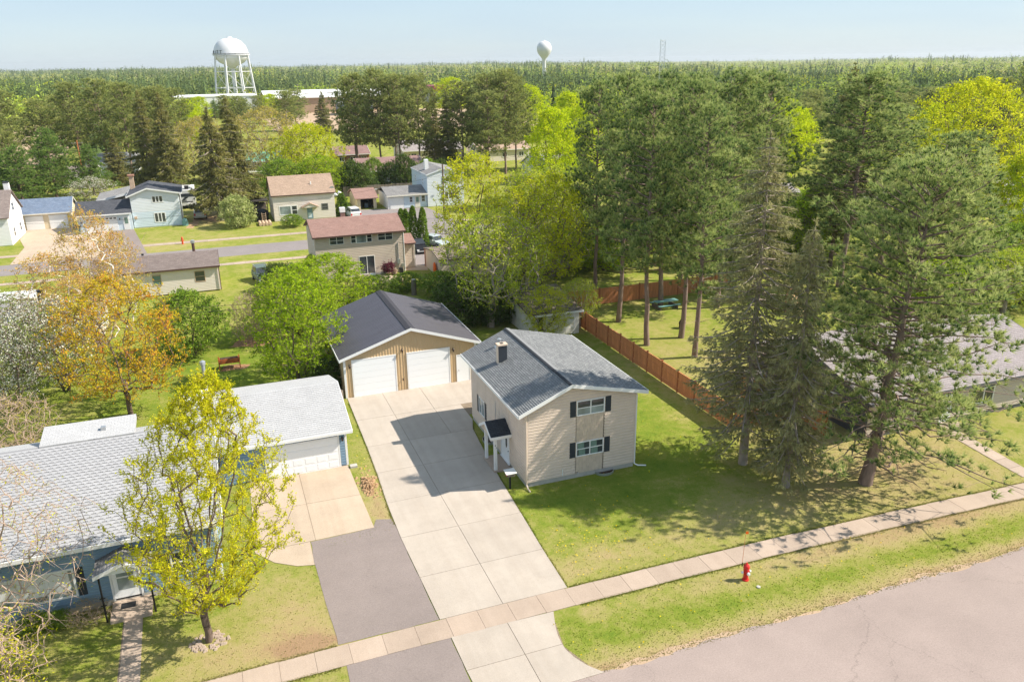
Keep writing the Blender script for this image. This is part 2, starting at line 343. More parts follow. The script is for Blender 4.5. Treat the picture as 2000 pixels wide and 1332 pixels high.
L['pale'] = leafmat('pale_shrub_leaf', [(0, (0.26, 0.34, 0.09)), (0.5, (0.42, 0.48, 0.16)), (1, (0.62, 0.64, 0.3))], 0.4)
L['cedar'] = leafmat('arborvitae_spray', [(0, (0.08, 0.16, 0.025)), (0.5, (0.17, 0.27, 0.035)), (1, (0.32, 0.4, 0.05))], 0.35)
L['grass'] = leafmat('grass_blade', [(0, (0.15, 0.21, 0.03)), (0.5, (0.22, 0.26, 0.04)), (0.8, (0.32, 0.3, 0.08)), (1, (0.42, 0.35, 0.18))], 0.4)
L['dande'] = leafmat('dandelion_yellow', [(0, (0.7, 0.48, 0.0)), (1, (0.8, 0.6, 0.02))], 0.2)

def paving(name, col, rnd=0.05, stain=0.5):
    """poured concrete: mottling, rust-brown spots, faint dark wheel streaks along Y"""
    mt, n, l = newmat(name); v = coords(n, l)
    def no(vec, s_, d=6.0, ro=.65):
        q = N(n, 'ShaderNodeTexNoise', Scale=s_, Detail=d, Roughness=ro); l.new(vec, q.inputs['Vector']); return q.outputs[0]
    def mul(a, b, f=1.0, bt='MULTIPLY'):
        m_ = N(n, 'ShaderNodeMix', data_type='RGBA', blend_type=bt)
        if hasattr(f, 'is_linked'): l.new(f, m_.inputs[0])
        else: m_.inputs[0].default_value = f
        l.new(a, m_.inputs[6])
        if hasattr(b, 'is_linked'): l.new(b, m_.inputs[7])
        else: m_.inputs[7].default_value = (*b, 1)
        return m_.outputs[2]
    r1 = ramp(n, [(.3, sc(col, .90)), (.7, sc(col, 1.08))]); l.new(no(v, .45, 7.0, .7), r1.inputs[0])
    r2 = ramp(n, [(.35, (.9,)*3), (.65, (1.08,)*3)]); l.new(no(v, 26.0, 3.0), r2.inputs[0]); c = mul(r1.outputs[0], r2.outputs[0])
    mp = n.new('ShaderNodeMapping'); mp.inputs['Scale'].default_value = (1.6, .06, 1); l.new(v, mp.inputs['Vector']); r3 = ramp(n, [(.40, (1, 1, 1)), (.66, (.94, .93, .92))]); l.new(no(mp.outputs[0], 1.0, 3.0), r3.inputs[0]); c = mul(c, r3.outputs[0])
    r4 = ramp(n, [(.66, (0, 0, 0)), (.76, (stain,)*3)]); l.new(no(v, .8, 5.0, .7), r4.inputs[0]); c = mul(c, sc(col, .78) if False else (col[0]*.86, col[1]*.68, col[2]*.5), r4.outputs[0], 'MIX')
    oi = n.new('ShaderNodeObjectInfo'); mr = N(n, 'ShaderNodeMapRange'); mr.inputs[3].default_value = 1-rnd; mr.inputs[4].default_value = 1+rnd; l.new(oi.outputs['Random'], mr.inputs[0]); cb = n.new('ShaderNodeCombineColor'); [l.new(mr.outputs[0], cb.inputs[i]) for i in range(3)]; c = mul(c, cb.outputs[0])
    b = N(n, 'ShaderNodeBsdfPrincipled', Roughness=.9); b.inputs['Specular IOR Level'].default_value = .25; l.new(c, b.inputs['Base Color'])
    bp = N(n, 'ShaderNodeBump', Strength=.25, Distance=.01); l.new(no(v, 60.0, 3.0), bp.inputs['Height']); l.new(bp.outputs[0], b.inputs['Normal'])
    o = n.new('ShaderNodeOutputMaterial'); l.new(b.outputs[0], o.inputs[0]); return mt
M['concrete'] = paving('driveway_concrete_paving', (0.43, 0.375, 0.32), .04, .3); M['walk'] = paving('sidewalk_paving', (0.41, 0.325, 0.26), .07, .45); M['pinkcon'] = paving('old_pinkish_paving', (0.46, 0.365, 0.275), .04, .45)
# ------------------------------------------------------------------ the ground
rg = np.random.default_rng(11)
def hill(x, y):
    d = np.hypot(x, y); az = np.degrees(np.arctan2(x, y))
    f = np.clip((d-700)/1500, 0, 1)
    return f*(3.0 + 3.0*np.sin(az*0.11+0.6) + 2.6*np.sin(az*0.23+d*0.0012) + 2.4*np.sin(az*0.71+d*0.0031) + 1.8*np.sin(az*1.7+1.0) + 1.2*np.sin(az*3.9+d*.004) + 4.5*np.exp(-((az-24)/9)**2) + 3.0*np.exp(-((az-46)/10)**2))
def vnoise(x, y, s, seed=0):
    """smooth value noise in numpy"""
    x = np.asarray(x)/s + 100.0; y = np.asarray(y)/s + 100.0
    xi = np.floor(x).astype(np.int64); yi = np.floor(y).astype(np.int64); fx = x-xi; fy = y-yi
    def h(a, b):
        q = (a*374761393 + b*668265263 + seed*974634777) & 0x7fffffff
        q = ((q ^ (q >> 13))*1274126177) & 0x7fffffff
        return ((q ^ (q >> 16)) & 0xffff)/65535.0
    fx = fx*fx*(3-2*fx); fy = fy*fy*(3-2*fy)
    return (h(xi, yi)*(1-fx)+h(xi+1, yi)*fx)*(1-fy) + (h(xi, yi+1)*(1-fx)+h(xi+1, yi+1)*fx)*fy
def blob(x, y, cx, cy, rx, ry): return np.exp(-((x-cx)/rx)**2-((y-cy)/ry)**2)
def dryness(x, y):
    d = np.zeros_like(x)
    d += 0.17*blob(x, y, 37, 33.0, 10, 4.0) + 0.10*blob(x, y, 26, 33, 6, 3)
    d += 0.26*np.clip((x-14)/14, 0, 1)*blob(x, y, x, 28.0, 1, 1.1) + 0.3*blob(x, y, x, 24.5, 1, 0.7)*(y < 26.5)
    d -= 0.07*blob(x, y, x, 26.2, 1, 1.0)
    d += 0.2*blob(x, y, 1.2, 32.5, 2.6, 3.5) + 0.55*blob(x, y, 1.6, 30.7, 1.5, 0.55) + 0.14*blob(x, y, -3, 31, 4, 2)
    d += 0.32*blob(x, y, 6.8, 41, 0.7, 4) + 0.18*blob(x, y, 16, 31.5, 3, 1.2) + 0.45*blob(x, y, 11.9+2.3, 28.0, 0.5, 0.45)
    d += 0.16*blob(x, y, 40, 45, 8, 14) - 0.12*blob(x, y, 26, 44, 4, 10) - 0.10*blob(x, y, 19, 37, 4, 3)
    d += 0.3*blob(x, y, -1, 148, 3, 10) + 0.12*blob(x, y, -8, 125, 9, 5)
    d -= 0.12*blob(x, y, 0, 70, 16, 10)
    return d
def axis(lo, a, b, hi, st):
    core = np.arange(a, b+st, st); out_ = [core]
    v = core[-1]; s_ = st; tail = []
    while v < hi: s_ *= 1.22; v += s_; tail.append(v)
    v = core[0]; s_ = st; head = []
    while v > lo: s_ *= 1.22; v -= s_; head.append(v)
    return np.concatenate([np.array(head[::-1]), core, np.array(tail)])
gx = axis(-3000, -40, 70, 5600, 0.6); gy = axis(-200, 18, 130, 6000, 0.6)
GX, GY = np.meshgrid(gx, gy); GZ = hill(GX, GY)
V = np.stack([GX.ravel(), GY.ravel(), GZ.ravel()], 1)
nx, ny = len(gx), len(gy); ii = (np.arange(ny-1)[:, None]*nx + np.arange(nx-1)[None, :]).ravel()
F = np.stack([ii, ii+1, ii+1+nx, ii+nx], 1)
DRY = dryness(V[:, 0], V[:, 1])
def grassground():
    mt, n, l = newmat('lawn')
    v = coords(n, l)
    at = n.new('ShaderNodeAttribute'); at.attribute_name = 'tint'
    def no(s, d=5.0, r_=0.65):
        q = N(n, 'ShaderNodeTexNoise', Scale=s, Detail=d, Roughness=r_); l.new(v, q.inputs['Vector']); return q.outputs[0]
    def mth(op, a, b):
        q = n.new('ShaderNodeMath'); q.operation = op
        for i, s_ in enumerate((a, b)):
            if hasattr(s_, 'is_linked'): l.new(s_, q.inputs[i])
            else: q.inputs[i].default_value = s_
        return q.outputs[0]
    f = mth('ADD', mth('MULTIPLY', no(0.3, 6.0, 0.7), 0.62), mth('MULTIPLY', no(1.5, 8.0, 0.75), 0.52))
    f = mth('ADD', f, mth('MULTIPLY', no(9.0, 8.0, 0.85), 0.55))
    f = mth('ADD', f, at.outputs['Fac']); f = mth('SUBTRACT', f, 0.33)
    r = ramp(n, [(0.16, (0.075, 0.13, 0.02)), (0.34, (0.135, 0.2, 0.026)), (0.46, (0.195, 0.235, 0.036)), (0.57, (0.285, 0.275, 0.08)), (0.74, (0.37, 0.3, 0.14)), (0.95, (0.33, 0.22, 0.13))])
    l.new(f, r.inputs[0])
    b = N(n, 'ShaderNodeBsdfDiffuse'); l.new(r.outputs[0], b.inputs['Color'])
    bp = N(n, 'ShaderNodeBump', Strength=0.9, Distance=0.06); l.new(no(14.0, 8.0, 0.8), bp.inputs['Height']); l.new(bp.outputs[0], b.inputs['Normal'])
    o = n.new('ShaderNodeOutputMaterial'); l.new(b.outputs[0], o.inputs[0]); return mt
M['lawn'] = grassground()
structure(np_mesh('lawn_ground', V, F, M['lawn'], tint=DRY))
def asphalt(name, col, crack=0.22):
    mt, n, l = newmat(name)
    v = coords(n, l)
    n1 = N(n, 'ShaderNodeTexNoise', Scale=0.25, Detail=6.0, Roughness=0.7); l.new(v, n1.inputs['Vector'])
    r1 = ramp(n, [(0.3, sc(col, 0.9)), (0.7, sc(col, 1.1))]); l.new(n1.outputs[0], r1.inputs[0])
    n2 = N(n, 'ShaderNodeTexNoise', Scale=14.0, Detail=7.0, Roughness=0.9); l.new(v, n2.inputs['Vector'])
    r2 = ramp(n, [(0.3, (0.74,)*3), (0.7, (1.26,)*3)]); l.new(n2.outputs[0], r2.inputs[0])
    mx = N(n, 'ShaderNodeMix', data_type='RGBA', blend_type='MULTIPLY'); mx.inputs[0].default_value = 1; l.new(r1.outputs[0], mx.inputs[6]); l.new(r2.outputs[0], mx.inputs[7])
    # hairline cracks: edges of distorted cells
    n3 = N(n, 'ShaderNodeTexNoise', Scale=0.5, Detail=5.0, Roughness=0.7); l.new(v, n3.inputs['Vector'])
    ad = N(n, 'ShaderNodeVectorMath', operation='MULTIPLY_ADD'); l.new(n3.outputs['Color'], ad.inputs[0]); ad.inputs[1].default_value = (2.2, 2.2, 0); l.new(v, ad.inputs[2])
    vo = N(n, 'ShaderNodeTexVoronoi', feature='DISTANCE_TO_EDGE', Scale=crack); l.new(ad.outputs[0], vo.inputs['Vector'])
    rc = ramp(n, [(0.0, (0.8,)*3), (0.0016, (1, 1, 1))]); l.new(vo.outputs['Distance'], rc.inputs[0])
    m2 = N(n, 'ShaderNodeMix', data_type='RGBA', blend_type='MULTIPLY'); m2.inputs[0].default_value = 1; l.new(mx.outputs[2], m2.inputs[6]); l.new(rc.outputs[0], m2.inputs[7])
    b = N(n, 'ShaderNodeBsdfPrincipled', Roughness=0.92); b.inputs['Specular IOR Level'].default_value = 0.2; l.new(m2.outputs[2], b.inputs['Base Color'])
    o = n.new('ShaderNodeOutputMaterial'); l.new(b.outputs[0], o.inputs[0]); return mt
M['asphalt'] = asphalt('worn_pink_grey_asphalt', (0.31, 0.25, 0.225), 0.14)
M['asphalt_drive'] = asphalt('driveway_asphalt', (0.24, 0.2, 0.185), 0.3)
M['asphalt_rear'] = asphalt('rear_street_asphalt', (0.24, 0.212, 0.206), 0.08)
def jag(pts, step=0.35, amp=0.12, seed=3):
    """outline with a ragged edge"""
    rr = random.Random(seed); o = []
    for i in range(len(pts)):
        a, b = Vector(pts[i]), Vector(pts[(i+1) % len(pts)]); d = b-a; k = max(1, int(d.length/step)); nn = Vector((-d.y, d.x)).normalized()
        w_ = 0.0
        for q in range(k):
            w_ = 0.6*w_ + rr.uniform(-amp, amp); p = a + d*(q/k) + (nn*w_ if q else Vector((0, 0))); o.append((p.x, p.y))
    return o
def sheet(name, pts, z, mat, thick=0.0, parent=None):
    b = MB()
    if thick: b.prism([(x, y, z-thick) for x, y in pts], (0, 0, thick))
    else: b.face([(x, y, z) for x, y in pts])
    return b.build(name, mat, parent)
structure(sheet('street_road', [(-60, 2), (130, 2)] + [(x, 24.32 + 0.10*math.sin(x*0.7) + rg.uniform(-.13, .13)) for x in np.arange(130, -60, -0.45)], 0.006, M['asphalt']))
structure(sheet('road_shoulder', [(-60, 24.0), (2.5, 24.0), (2.5, 24.0), (130, 24.0)] + [(x, 24.45 + 0.12*math.sin(x*0.45) + rg.uniform(-.14, .14)) for x in np.arange(130, -60, -0.4)], 0.003, M['sand']))
structure(sheet('rear_street_road', [(-90, 113.2), (150, 113.2), (150, 119.7), (-90, 119.7)], 0.006, M['asphalt_rear']))
def ysw(x): return 30.14 - 0.0008*(x-10.5)**2
# front sidewalk: one slab after another
xs = np.arange(-9.0, 62, 1.52)
sw = structure(sheet('sidewalk', [(x, ysw(x)-1.33) for x in xs] + [(x, ysw(x)-0.02) for x in xs[::-1]], 0.010, M['joint']))
for i in range(len(xs)-1):
    a, b = xs[i]+0.007, xs[i+1]-0.007; j = [random.uniform(-.02, .02) for _ in range(4)]; t = 0.03 + random.uniform(-.006, .008)
    MB().prism([(a, ysw(a)-1.34+j[0], 0.0), (b, ysw(b)-1.34+j[1], 0.0), (b, ysw(b)+j[2], 0.0), (a, ysw(a)+j[3], 0.0)], (0, 0, t)).build('slab', M['walk'], sw)
def poly_slabs(parent, polys, mat, z=0.03):
    for p in polys:
        c = Vector((sum(q[0] for q in p)/len(p), sum(q[1] for q in p)/len(p)))
        q = [((x-c.x)*(1-0.012/max(.2, abs(x-c.x))) + c.x, (y-c.y)*(1-0.012/max(.2, abs(y-c.y))) + c.y) for x, y in p]
        MB().prism([(x, y, 0.0) for x, y in q], (0, 0, z + random.uniform(-.003, .003))).build('slab', mat, parent)
# the concrete driveway of the beige house
dr = structure(sheet('concrete_driveway', [(7.46, 30.2), (13.9, 30.2), (14.5, 40), (14.62, 42.7), (15.1, 48.8), (15.68, 50.6), (15.72, 51.6), (18.35, 51.6), (18.35, 58.0), (7.85, 58.0), (7.66, 49.4), (7.3, 40)], 0.012, M['joint']))
def xl(y): return float(np.interp(y, [30, 38, 40, 44.5, 49.4, 58.02], [7.44, 7.28, 7.28, 7.52, 7.66, 7.82]))
def xr(y): return float(np.interp(y, [30, 33.3, 40, 42.7, 48.8, 50.6], [13.97, 14.1, 14.5, 14.66, 15.14, 15.68]))
ys = [30.16, 33.66, 37.5, 41.4, 45.25, 49.1]
P_ = []
for a, b in zip(ys[:-1], ys[1:]):
    P_ += [[(xl(a), a), (10.58, a), (10.58, b), (xl(b), b)], [(10.58, a), (xr(a), a), (xr(b), b), (10.58, b)]]
P_ += [[(xl(49.1), 49.1), (10.58, 49.1), (10.58, 53.6), (xl(53.6), 53.6)], [(10.58, 49.1), (13.6, 49.1), (13.6, 53.6), (10.58, 53.6)], [(13.6, 49.1), (xr(49.1), 49.1), (15.69, 50.6), (15.69, 53.6), (13.6, 53.6)],
       [(xl(53.6), 53.6), (10.58, 53.6), (10.58, 58.02), (7.82, 58.02)], [(10.58, 53.6), (13.6, 53.6), (13.6, 58.02), (10.58, 58.02)], [(13.6, 53.6), (18.4, 53.6), (18.4, 58.02), (13.6, 58.02)]]
poly_slabs(dr, P_, M['concrete'])
ap = structure(sheet('driveway_apron', [(7.62, 24.4), (12.8, 24.4), (12.1, 26.4), (12.5, 28.75), (7.62, 28.75)], 0.012, M['joint']))
poly_slabs(ap, [[(7.6, 26.55), (10.3, 26.55), (10.3, 28.82), (7.58, 28.82)], [(10.3, 26.55), (12.09, 26.55), (12.14, 27.1), (12.28, 27.75), (12.62, 28.76), (10.3, 28.81)],
                [(7.7, 24.3), (10.3, 24.3), (10.3, 26.55), (7.6, 26.55)], [(10.3, 24.3), (13.05, 24.3), (12.55, 24.95), (12.25, 25.6), (12.1, 26.2), (12.09, 26.55), (10.3, 26.55)]], M['concrete'])
structure(sheet('asphalt_driveway', jag([(2.72, 30.2), (7.42, 30.2), (7.26, 39.6), (6.4, 39.9), (6.1, 39.12), (2.62, 38.98), (2.55, 36.9)], 0.5, 0.03), 0.014, M['asphalt_drive']))
structure(sheet('asphalt_apron', jag([(2.6, 24.4), (7.6, 24.4), (7.56, 28.8), (2.86, 28.75)], 0.5, 0.03), 0.014, M['asphalt_drive']))
bd = structure(sheet('neighbour_driveway', [(0.2, 39.1), (6.1, 39.1), (5.95, 47.0), (0.0, 47.0)], 0.010, M['joint']))
poly_slabs(bd, [[(-0.2, 43.2), (2.9, 43.1), (2.9, 47.05), (-0.1, 47.05)], [(2.9, 43.1), (6.08, 43.0), (6.03, 47.05), (2.9, 47.05)], [(-0.3, 39.0), (2.9, 39.02), (2.9, 43.1), (-0.2, 43.2)], [(2.9, 39.02), (6.15, 39.1), (6.08, 43.0), (2.9, 43.1)],
                [(-0.3, 39.0), (0.6, 37.7), (1.7, 36.95), (2.55, 36.72), (2.6, 39.0)]], M['pinkcon'], 0.026)
wk = structure(sheet('front_walk', [(-6.38, 29.0), (-5.5, 29.0), (-5.6, 35.5), (-6.45, 35.5)], 0.010, M['joint']))
poly_slabs(wk, [[(-6.3-.02*k, 29+1.1*k), (-5.42-.03*k, 29+1.1*k), (-5.45-.03*k, 30.1+1.1*k), (-6.32-.02*k, 30.1+1.1*k)] for k in range(6)], M['walk'])
wk2 = structure(sheet('neighbour_walk', [(44.6, 30), (45.7, 30), (46.5, 36.5), (45.4, 36.5)], 0.010, M['joint']))
poly_slabs(wk2, [[(44.6+.13*k, 29.8+1.1*k), (45.7+.13*k, 29.8+1.1*k), (45.8+.13*k, 30.9+1.1*k), (44.7+.13*k, 30.9+1.1*k)] for k in range(6)], M['walk'])
# rear street: pavements and drives
for nm, y0, y1 in (('rear_pavement', 124.6, 126.0), ('rear_pavement_near', 107.9, 109.1)):
    p = structure(sheet('rear_sidewalk', [(-70, y0), (60, y0), (60, y1), (-70, y1)], 0.012, M['joint']))
    for k in range(-46, 40):
        part('slab', M['walk'], p, (k*1.5+.012, k*1.5+1.488, y0-.02, y1+.02, 0, 0.03))
structure(sheet('pale_rear_driveway', [(-26.2, 119.6), (-15.5, 119.6), (-15.8, 139), (-20.4, 145.5), (-29.2, 145.5), (-28, 137.2), (-26.4, 131)], 0.036, M['pinkcon']))
structure(sheet('brown_rear_driveway', [(-15.6, 119.6), (-9.5, 119.6), (-12.4, 139.4), (-20.2, 139.6), (-16, 132)], 0.033, M['asphalt_drive']))
structure(sheet('grey_rear_driveway', [(21, 119.6), (37.5, 119.6), (35.8, 139.5), (24, 142)], 0.033, M['asphalt_rear']))
structure(sheet('side_parking_pad', [(23.2, 96.5), (31, 98), (31.5, 113.3), (24, 113.3)], 0.016, M['asphalt_rear']))
structure(sheet('rear_path', [(21.2, 96.0), (24.2, 94.9), (24.6, 97.2), (22.9, 98.6), (24, 103), (22.9, 103)], 0.022, M['pinkcon']))
structure(sheet('patio_slab', [(16, 90.6), (20, 90.2), (20.4, 93.2), (17.8, 95.3), (15.4, 95.3)], 0.02, M['pinkcon']))
structure(sheet('wheel_track_dirt', jag([(-4.6, 137), (-3.6, 136.5), (-2.4, 143), (0.2, 141), (0.6, 146), (-3.6, 145)], 0.6, 0.3), 0.012, M['dirt']))
structure(sheet('sandy_yard', jag([(28, 330), (140, 300), (150, 452), (20, 470)], 8, 2.5), 0.03, M['sand']))
structure(sheet('sandy_lane', jag([(-60, 240), (-42, 238), (-38, 330), (-30, 420), (-75, 420)], 6, 2.0), 0.03, M['sand']))
# ------------------------------------------------------------------ building kit
def wp(ax, c, sg, a, o, z): return (a, c+sg*o, z) if ax == 'x' else (c+sg*o, a, z)
def boxw(b, ax, c, sg, a0, a1, o0, o1, z0, z1):
    p, q = wp(ax, c, sg, a0, o0, z0), wp(ax, c, sg, a1, o1, z1)
    return b.box(p[0], q[0], p[1], q[1], z0, z1)
def span_at(top, z, a0, a1):
    """range of a where the roof line (polyline) stands above z"""
    if not top: return a0, a1
    A = np.linspace(a0, a1, 241); T = np.interp(A, [t[0] for t in top], [t[1] for t in top]); ok = A[T >= z-1e-6]
    return (None, None) if len(ok) < 2 else (ok[0], ok[-1])
def lap(ax, c, sg, a0, a1, z0, z1, holes=(), e=0.2, top=None, o_=0.045):
    """clapboards of one wall as 8-point wedges"""
    res = []; k = 0
    while z0+k*e < z1-0.02:
        zb, zt = z0+k*e, min(z0+(k+1)*e, z1); k += 1
        lb, rb = span_at(top, zb, a0, a1); lt, rt = span_at(top, zt, a0, a1)
        if lb is None: break
        if lt is None: lt = rt = (lb+rb)/2; 
        spans = [(lb, rb, lt, rt)]
        for h in holes:
            if h[3] <= zb+0.3*(zt-zb) or h[2] >= zb+0.7*(zt-zb): continue
            ns = []
            for s in spans:
                if h[1] <= s[0] or h[0] >= s[1]: ns.append(s); continue
                if h[0] > s[0]+.02: ns.append((s[0], h[0], s[2], h[0]))
                if h[1] < s[1]-.02: ns.append((h[1], s[1], h[1], s[3]))
            spans = ns
        for s in spans:
            P = lambda a, o, z: wp(ax, c, sg, a, o, z)
            zm = zb+(zt-zb)*.66; l_ = lambda z: s[0]+(s[2]-s[0])*(z-zb)/(zt-zb); r_ = lambda z: s[1]+(s[3]-s[1])*(z-zb)/(zt-zb)     # flat face below, cove above
            q = [[P(f(z), o, z) for o, z in ((0, zb), (o_, zb), (o_, zm), (.006, zt), (0, zt))] for f in (l_, r_)]
            res.append(q)
    return res
def siding(parent, mat, walls, joined=True, name='siding'):
    if joined:
        b = MB()
        for wl in walls:
            for q in lap(**wl): b.board(*q)
        return b.build(name, mat, parent)
    for wl in walls:
        for q in lap(**wl): MB().board(*q).build('siding_board', mat, parent)
def window(parent, ax, c, sg, a0, a1, z0, z1, cols=2, rows=2, fm=None, gm=None, fr=0.06, name='window', o0=0.02, lower=None):
    fm = fm or M['white']; gm = gm or M['glass']; b = MB(); o1 = o0+0.05
    boxw(b, ax, c, sg, a0, a1, 0, o1, z0, z0+fr); boxw(b, ax, c, sg, a0, a1, 0, o1, z1-fr, z1)
    boxw(b, ax, c, sg, a0, a0+fr, 0, o1, z0+fr, z1-fr); boxw(b, ax, c, sg, a1-fr, a1, 0, o1, z0+fr, z1-fr)
    cw = (a1-a0-2*fr)/cols; rh = (z1-z0-2*fr)/rows; m_ = fr*0.55
    for k in range(1, cols): boxw(b, ax, c, sg, a0+fr+k*cw-m_, a0+fr+k*cw+m_, 0, o1-.005, z0+fr, z1-fr)
    for k in range(1, rows): boxw(b, ax, c, sg, a0+fr, a1-fr, 0, o1-.012, z0+fr+k*rh-m_*.7, z0+fr+k*rh+m_*.7)
    w_ = b.build(name, fm, parent)
    for i in range(cols):
        for j in range(rows):
            p = MB(); boxw(p, ax, c, sg, a0+fr+i*cw, a0+fr+(i+1)*cw, 0, o0+.015, z0+fr+j*rh, z0+fr+(j+1)*rh)
            p.build('pane', (lower if lower and j == 0 else gm), w_)
    return w_
def slope(b, e0, e1, r1, r0, th=0.14, courses=0.0, u0=0.0):
    """one roof slope: eave e0-e1, ridge r0-r1 (3D). courses>0 makes stepped shingle rows"""
    e0, e1, r1, r0 = map(Vector, (e0, e1, r1, r0)); n = (e1-e0).cross(r0-e0).normalized()
    if n.z < 0: n = -n
    Lu = (e1-e0).length; Lv = (r0-e0).length; d = Vector((0, 0, -th))
    k = max(1, int(round(Lv/courses))) if courses else 1; st = 0.022 if courses else 0
    for i in range(k):
        t0, t1 = i/k, (i+1)/k; a0 = e0.lerp(r0, t0)+n*st; a1 = e1.lerp(r1, t0)+n*st; c1 = e1.lerp(r1, t1); c0 = e0.lerp(r0, t1)
        uv = [(u0, t0*Lv), (u0+Lu, t0*Lv), (u0+Lu, t1*Lv), (u0, t1*Lv)]
        b.face([a0, a1, c1, c0], uv)
        if st: b.face([e0.lerp(r0, t0), e1.lerp(r1, t0), a1, a0], [uv[0], uv[1], uv[1], uv[0]])
    for p, q in ((e0, e1), (e1, r1), (r1, r0), (r0, e0)): b.face([p+d, q+d, q, p], [(0, 0), (.3, 0), (.3, .1), (0, .1)])
    b.face([e0+d, r0+d, r1+d, e1+d], [(0, 0)]*4)
    return b
def fascia(parent, pts, mat, h=0.2, t=0.03, off=(0, 0, 0), name='fascia'):
    """board following a line of roof-edge points"""
    b = MB(); d = Vector(off)
    for p, q in zip(pts[:-1], pts[1:]):
        p, q = Vector(p), Vector(q)
        b.hexa([p+Vector((0, 0, -h)), q+Vector((0, 0, -h)), q+d+Vector((0, 0, -h)), p+d+Vector((0, 0, -h)), p+Vector((0, 0, .02)), q+Vector((0, 0, .02)), q+d+Vector((0, 0, .02)), p+d+Vector((0, 0, .02))])
    return b.build(name, mat, parent)
def panel_door(parent, x0, x1, y, z0, z1, secs=4, mat=None, name='garage_door', embossed=0):
    """overhead door: separate horizontal sections in a wall facing -Y"""
    mat = mat or M['white_door']
    d = part(name, mat, parent, (x0, x1, y-.02, y+.02, z0, z1))
    h = (z1-z0)/secs
    for k in range(secs):
        s_ = part('door_panel', mat, d, (x0+.01, x1-.01, y-.045, y-.021, z0+k*h+.005, z0+(k+1)*h-.005))
        for e in range(embossed):
            w_ = (x1-x0)/embossed; part('emboss', mat, d, (x0+e*w_+.1, x0+(e+1)*w_-.1, y-.055, y-.046, z0+k*h+.09, z0+(k+1)*h-.09))
    return d
def gable_y(root, x0, x1, y0, y1, ze, xr_, zr, ov=0.45, ovg=0.35, mwall=None, mroof=None, z0=0.0, courses=0.0, trim=None, th=0.13, body=True, zeR=None):
    """house with its ridge running along Y (gable towards the camera); zeR: right eave height"""
    zeR = zeR if zeR is not None else ze
    if body: MB().prism([(x0, y0, z0), (x1, y0, z0), (x1, y0, zeR), (xr_, y0, zr), (x0, y0, ze)], (0, y1-y0, 0)).build('wall', mwall, root)
    sl = (zr-ze)/(xr_-x0); sr = (zr-zeR)/(x1-xr_); zt = th+0.03
    eL = (x0-ov, ze-ov*sl+zt); eR = (x1+ov, zeR-ov*sr+zt); f, bk = y0-ovg, y1+ovg; rz = zr+zt
    b = MB(); slope(b, (eL[0], f, eL[1]), (eL[0], bk, eL[1]), (xr_, bk, rz), (xr_, f, rz), th, courses); rl = b.build('roof_slope', mroof, root)
    b = MB(); slope(b, (eR[0], f, eR[1]), (eR[0], bk, eR[1]), (xr_, bk, rz), (xr_, f, rz), th, courses); b.build('roof_slope', mroof, root)
    tr = trim or M['white']
    fascia(root, [(eL[0], f-.003, eL[1]), (xr_, f-.003, rz), (eR[0], f-.003, eR[1])], tr, 0.2, off=(0, -.035, 0))
    fascia(root, [(eL[0]-.003, f, eL[1]), (eL[0]-.003, bk, eL[1])], tr, 0.17, off=(-.035, 0, 0)); fascia(root, [(eR[0]+.003, f, eR[1]), (eR[0]+.003, bk, eR[1])], tr, 0.17, off=(.035, 0, 0))
    return dict(eL=eL, eR=eR, f=f, bk=bk, rz=rz, sl=sl, sr=sr)
def gable_x(root, x0, x1, y0, y1, ze, yr, zr, ov=0.4, ovg=0.3, mwall=None, mroof=None, z0=0.0, courses=0.0, trim=None, th=0.12, zb=None):
    """house with its ridge running along X (eave towards the camera); zb: back eave height"""
    zb = zb if zb is not None else ze
    MB().prism([(x0, y0, z0), (x0, y0, ze), (x0, yr, zr), (x0, y1, zb), (x0, y1, z0)], (x1-x0, 0, 0)).build('wall', mwall, root)
    s0 = (zr-ze)/(yr-y0); s1 = (zr-zb)/(y1-yr); zt = th+0.03; eF = (y0-ov, ze-ov*s0+zt); eB = (y1+ov, zb-ov*s1+zt); rz = zr+zt; l_, r_ = x0-ovg, x1+ovg
    b = MB(); slope(b, (l_, eF[0], eF[1]), (r_, eF[0], eF[1]), (r_, yr, rz), (l_, yr, rz), th, courses); b.build('roof_slope', mroof, root)
    b = MB(); slope(b, (l_, eB[0], eB[1]), (r_, eB[0], eB[1]), (r_, yr, rz), (l_, yr, rz), th, courses); b.build('roof_slope', mroof, root)
    tr = trim or M['white']
    fascia(root, [(l_, eF[0]-.003, eF[1]), (r_, eF[0]-.003, eF[1])], tr, 0.17, off=(0, -.04, 0))
    for xx, dx in ((l_-.003, -.035), (r_+.003, .035)): fascia(root, [(xx, eF[0], eF[1]), (xx, yr, rz), (xx, eB[0], eB[1])], tr, 0.17, off=(dx, 0, 0))
    return dict(eF=eF, rz=rz, l=l_, r=r_, s0=s0)
def lettering(parent, body, size, mat, loc, rot=(0, 0, 0), name='lettering'):
    me = textmesh(body, size); me.materials.append(mat)
    o = bpy.data.objects.new(name, me); COL.objects.link(o); o.parent = parent
    q = parent; base = Vector((0, 0, 0))
    while q is not None: base += q.location; q = q.parent
    o.location = Vector(loc)-base; o.rotation_euler = rot
    return o
def wall_lamp(parent, x, y, z):
    """lantern on a wall facing -Y"""
    b = MB(); b.box(x-.05, x+.05, y-.03, y, z-.1, z+.12); b.tube([(x, y-.03, z+.08), (x, y-.16, z+.12)], .015, 6); b.lathe((x, y-.17, z-.14), [(.05, 0), (.085, .2), (.1, .22), (.02, .3)], 8)
    return b.build('wall_lamp', M['lamp'], parent)
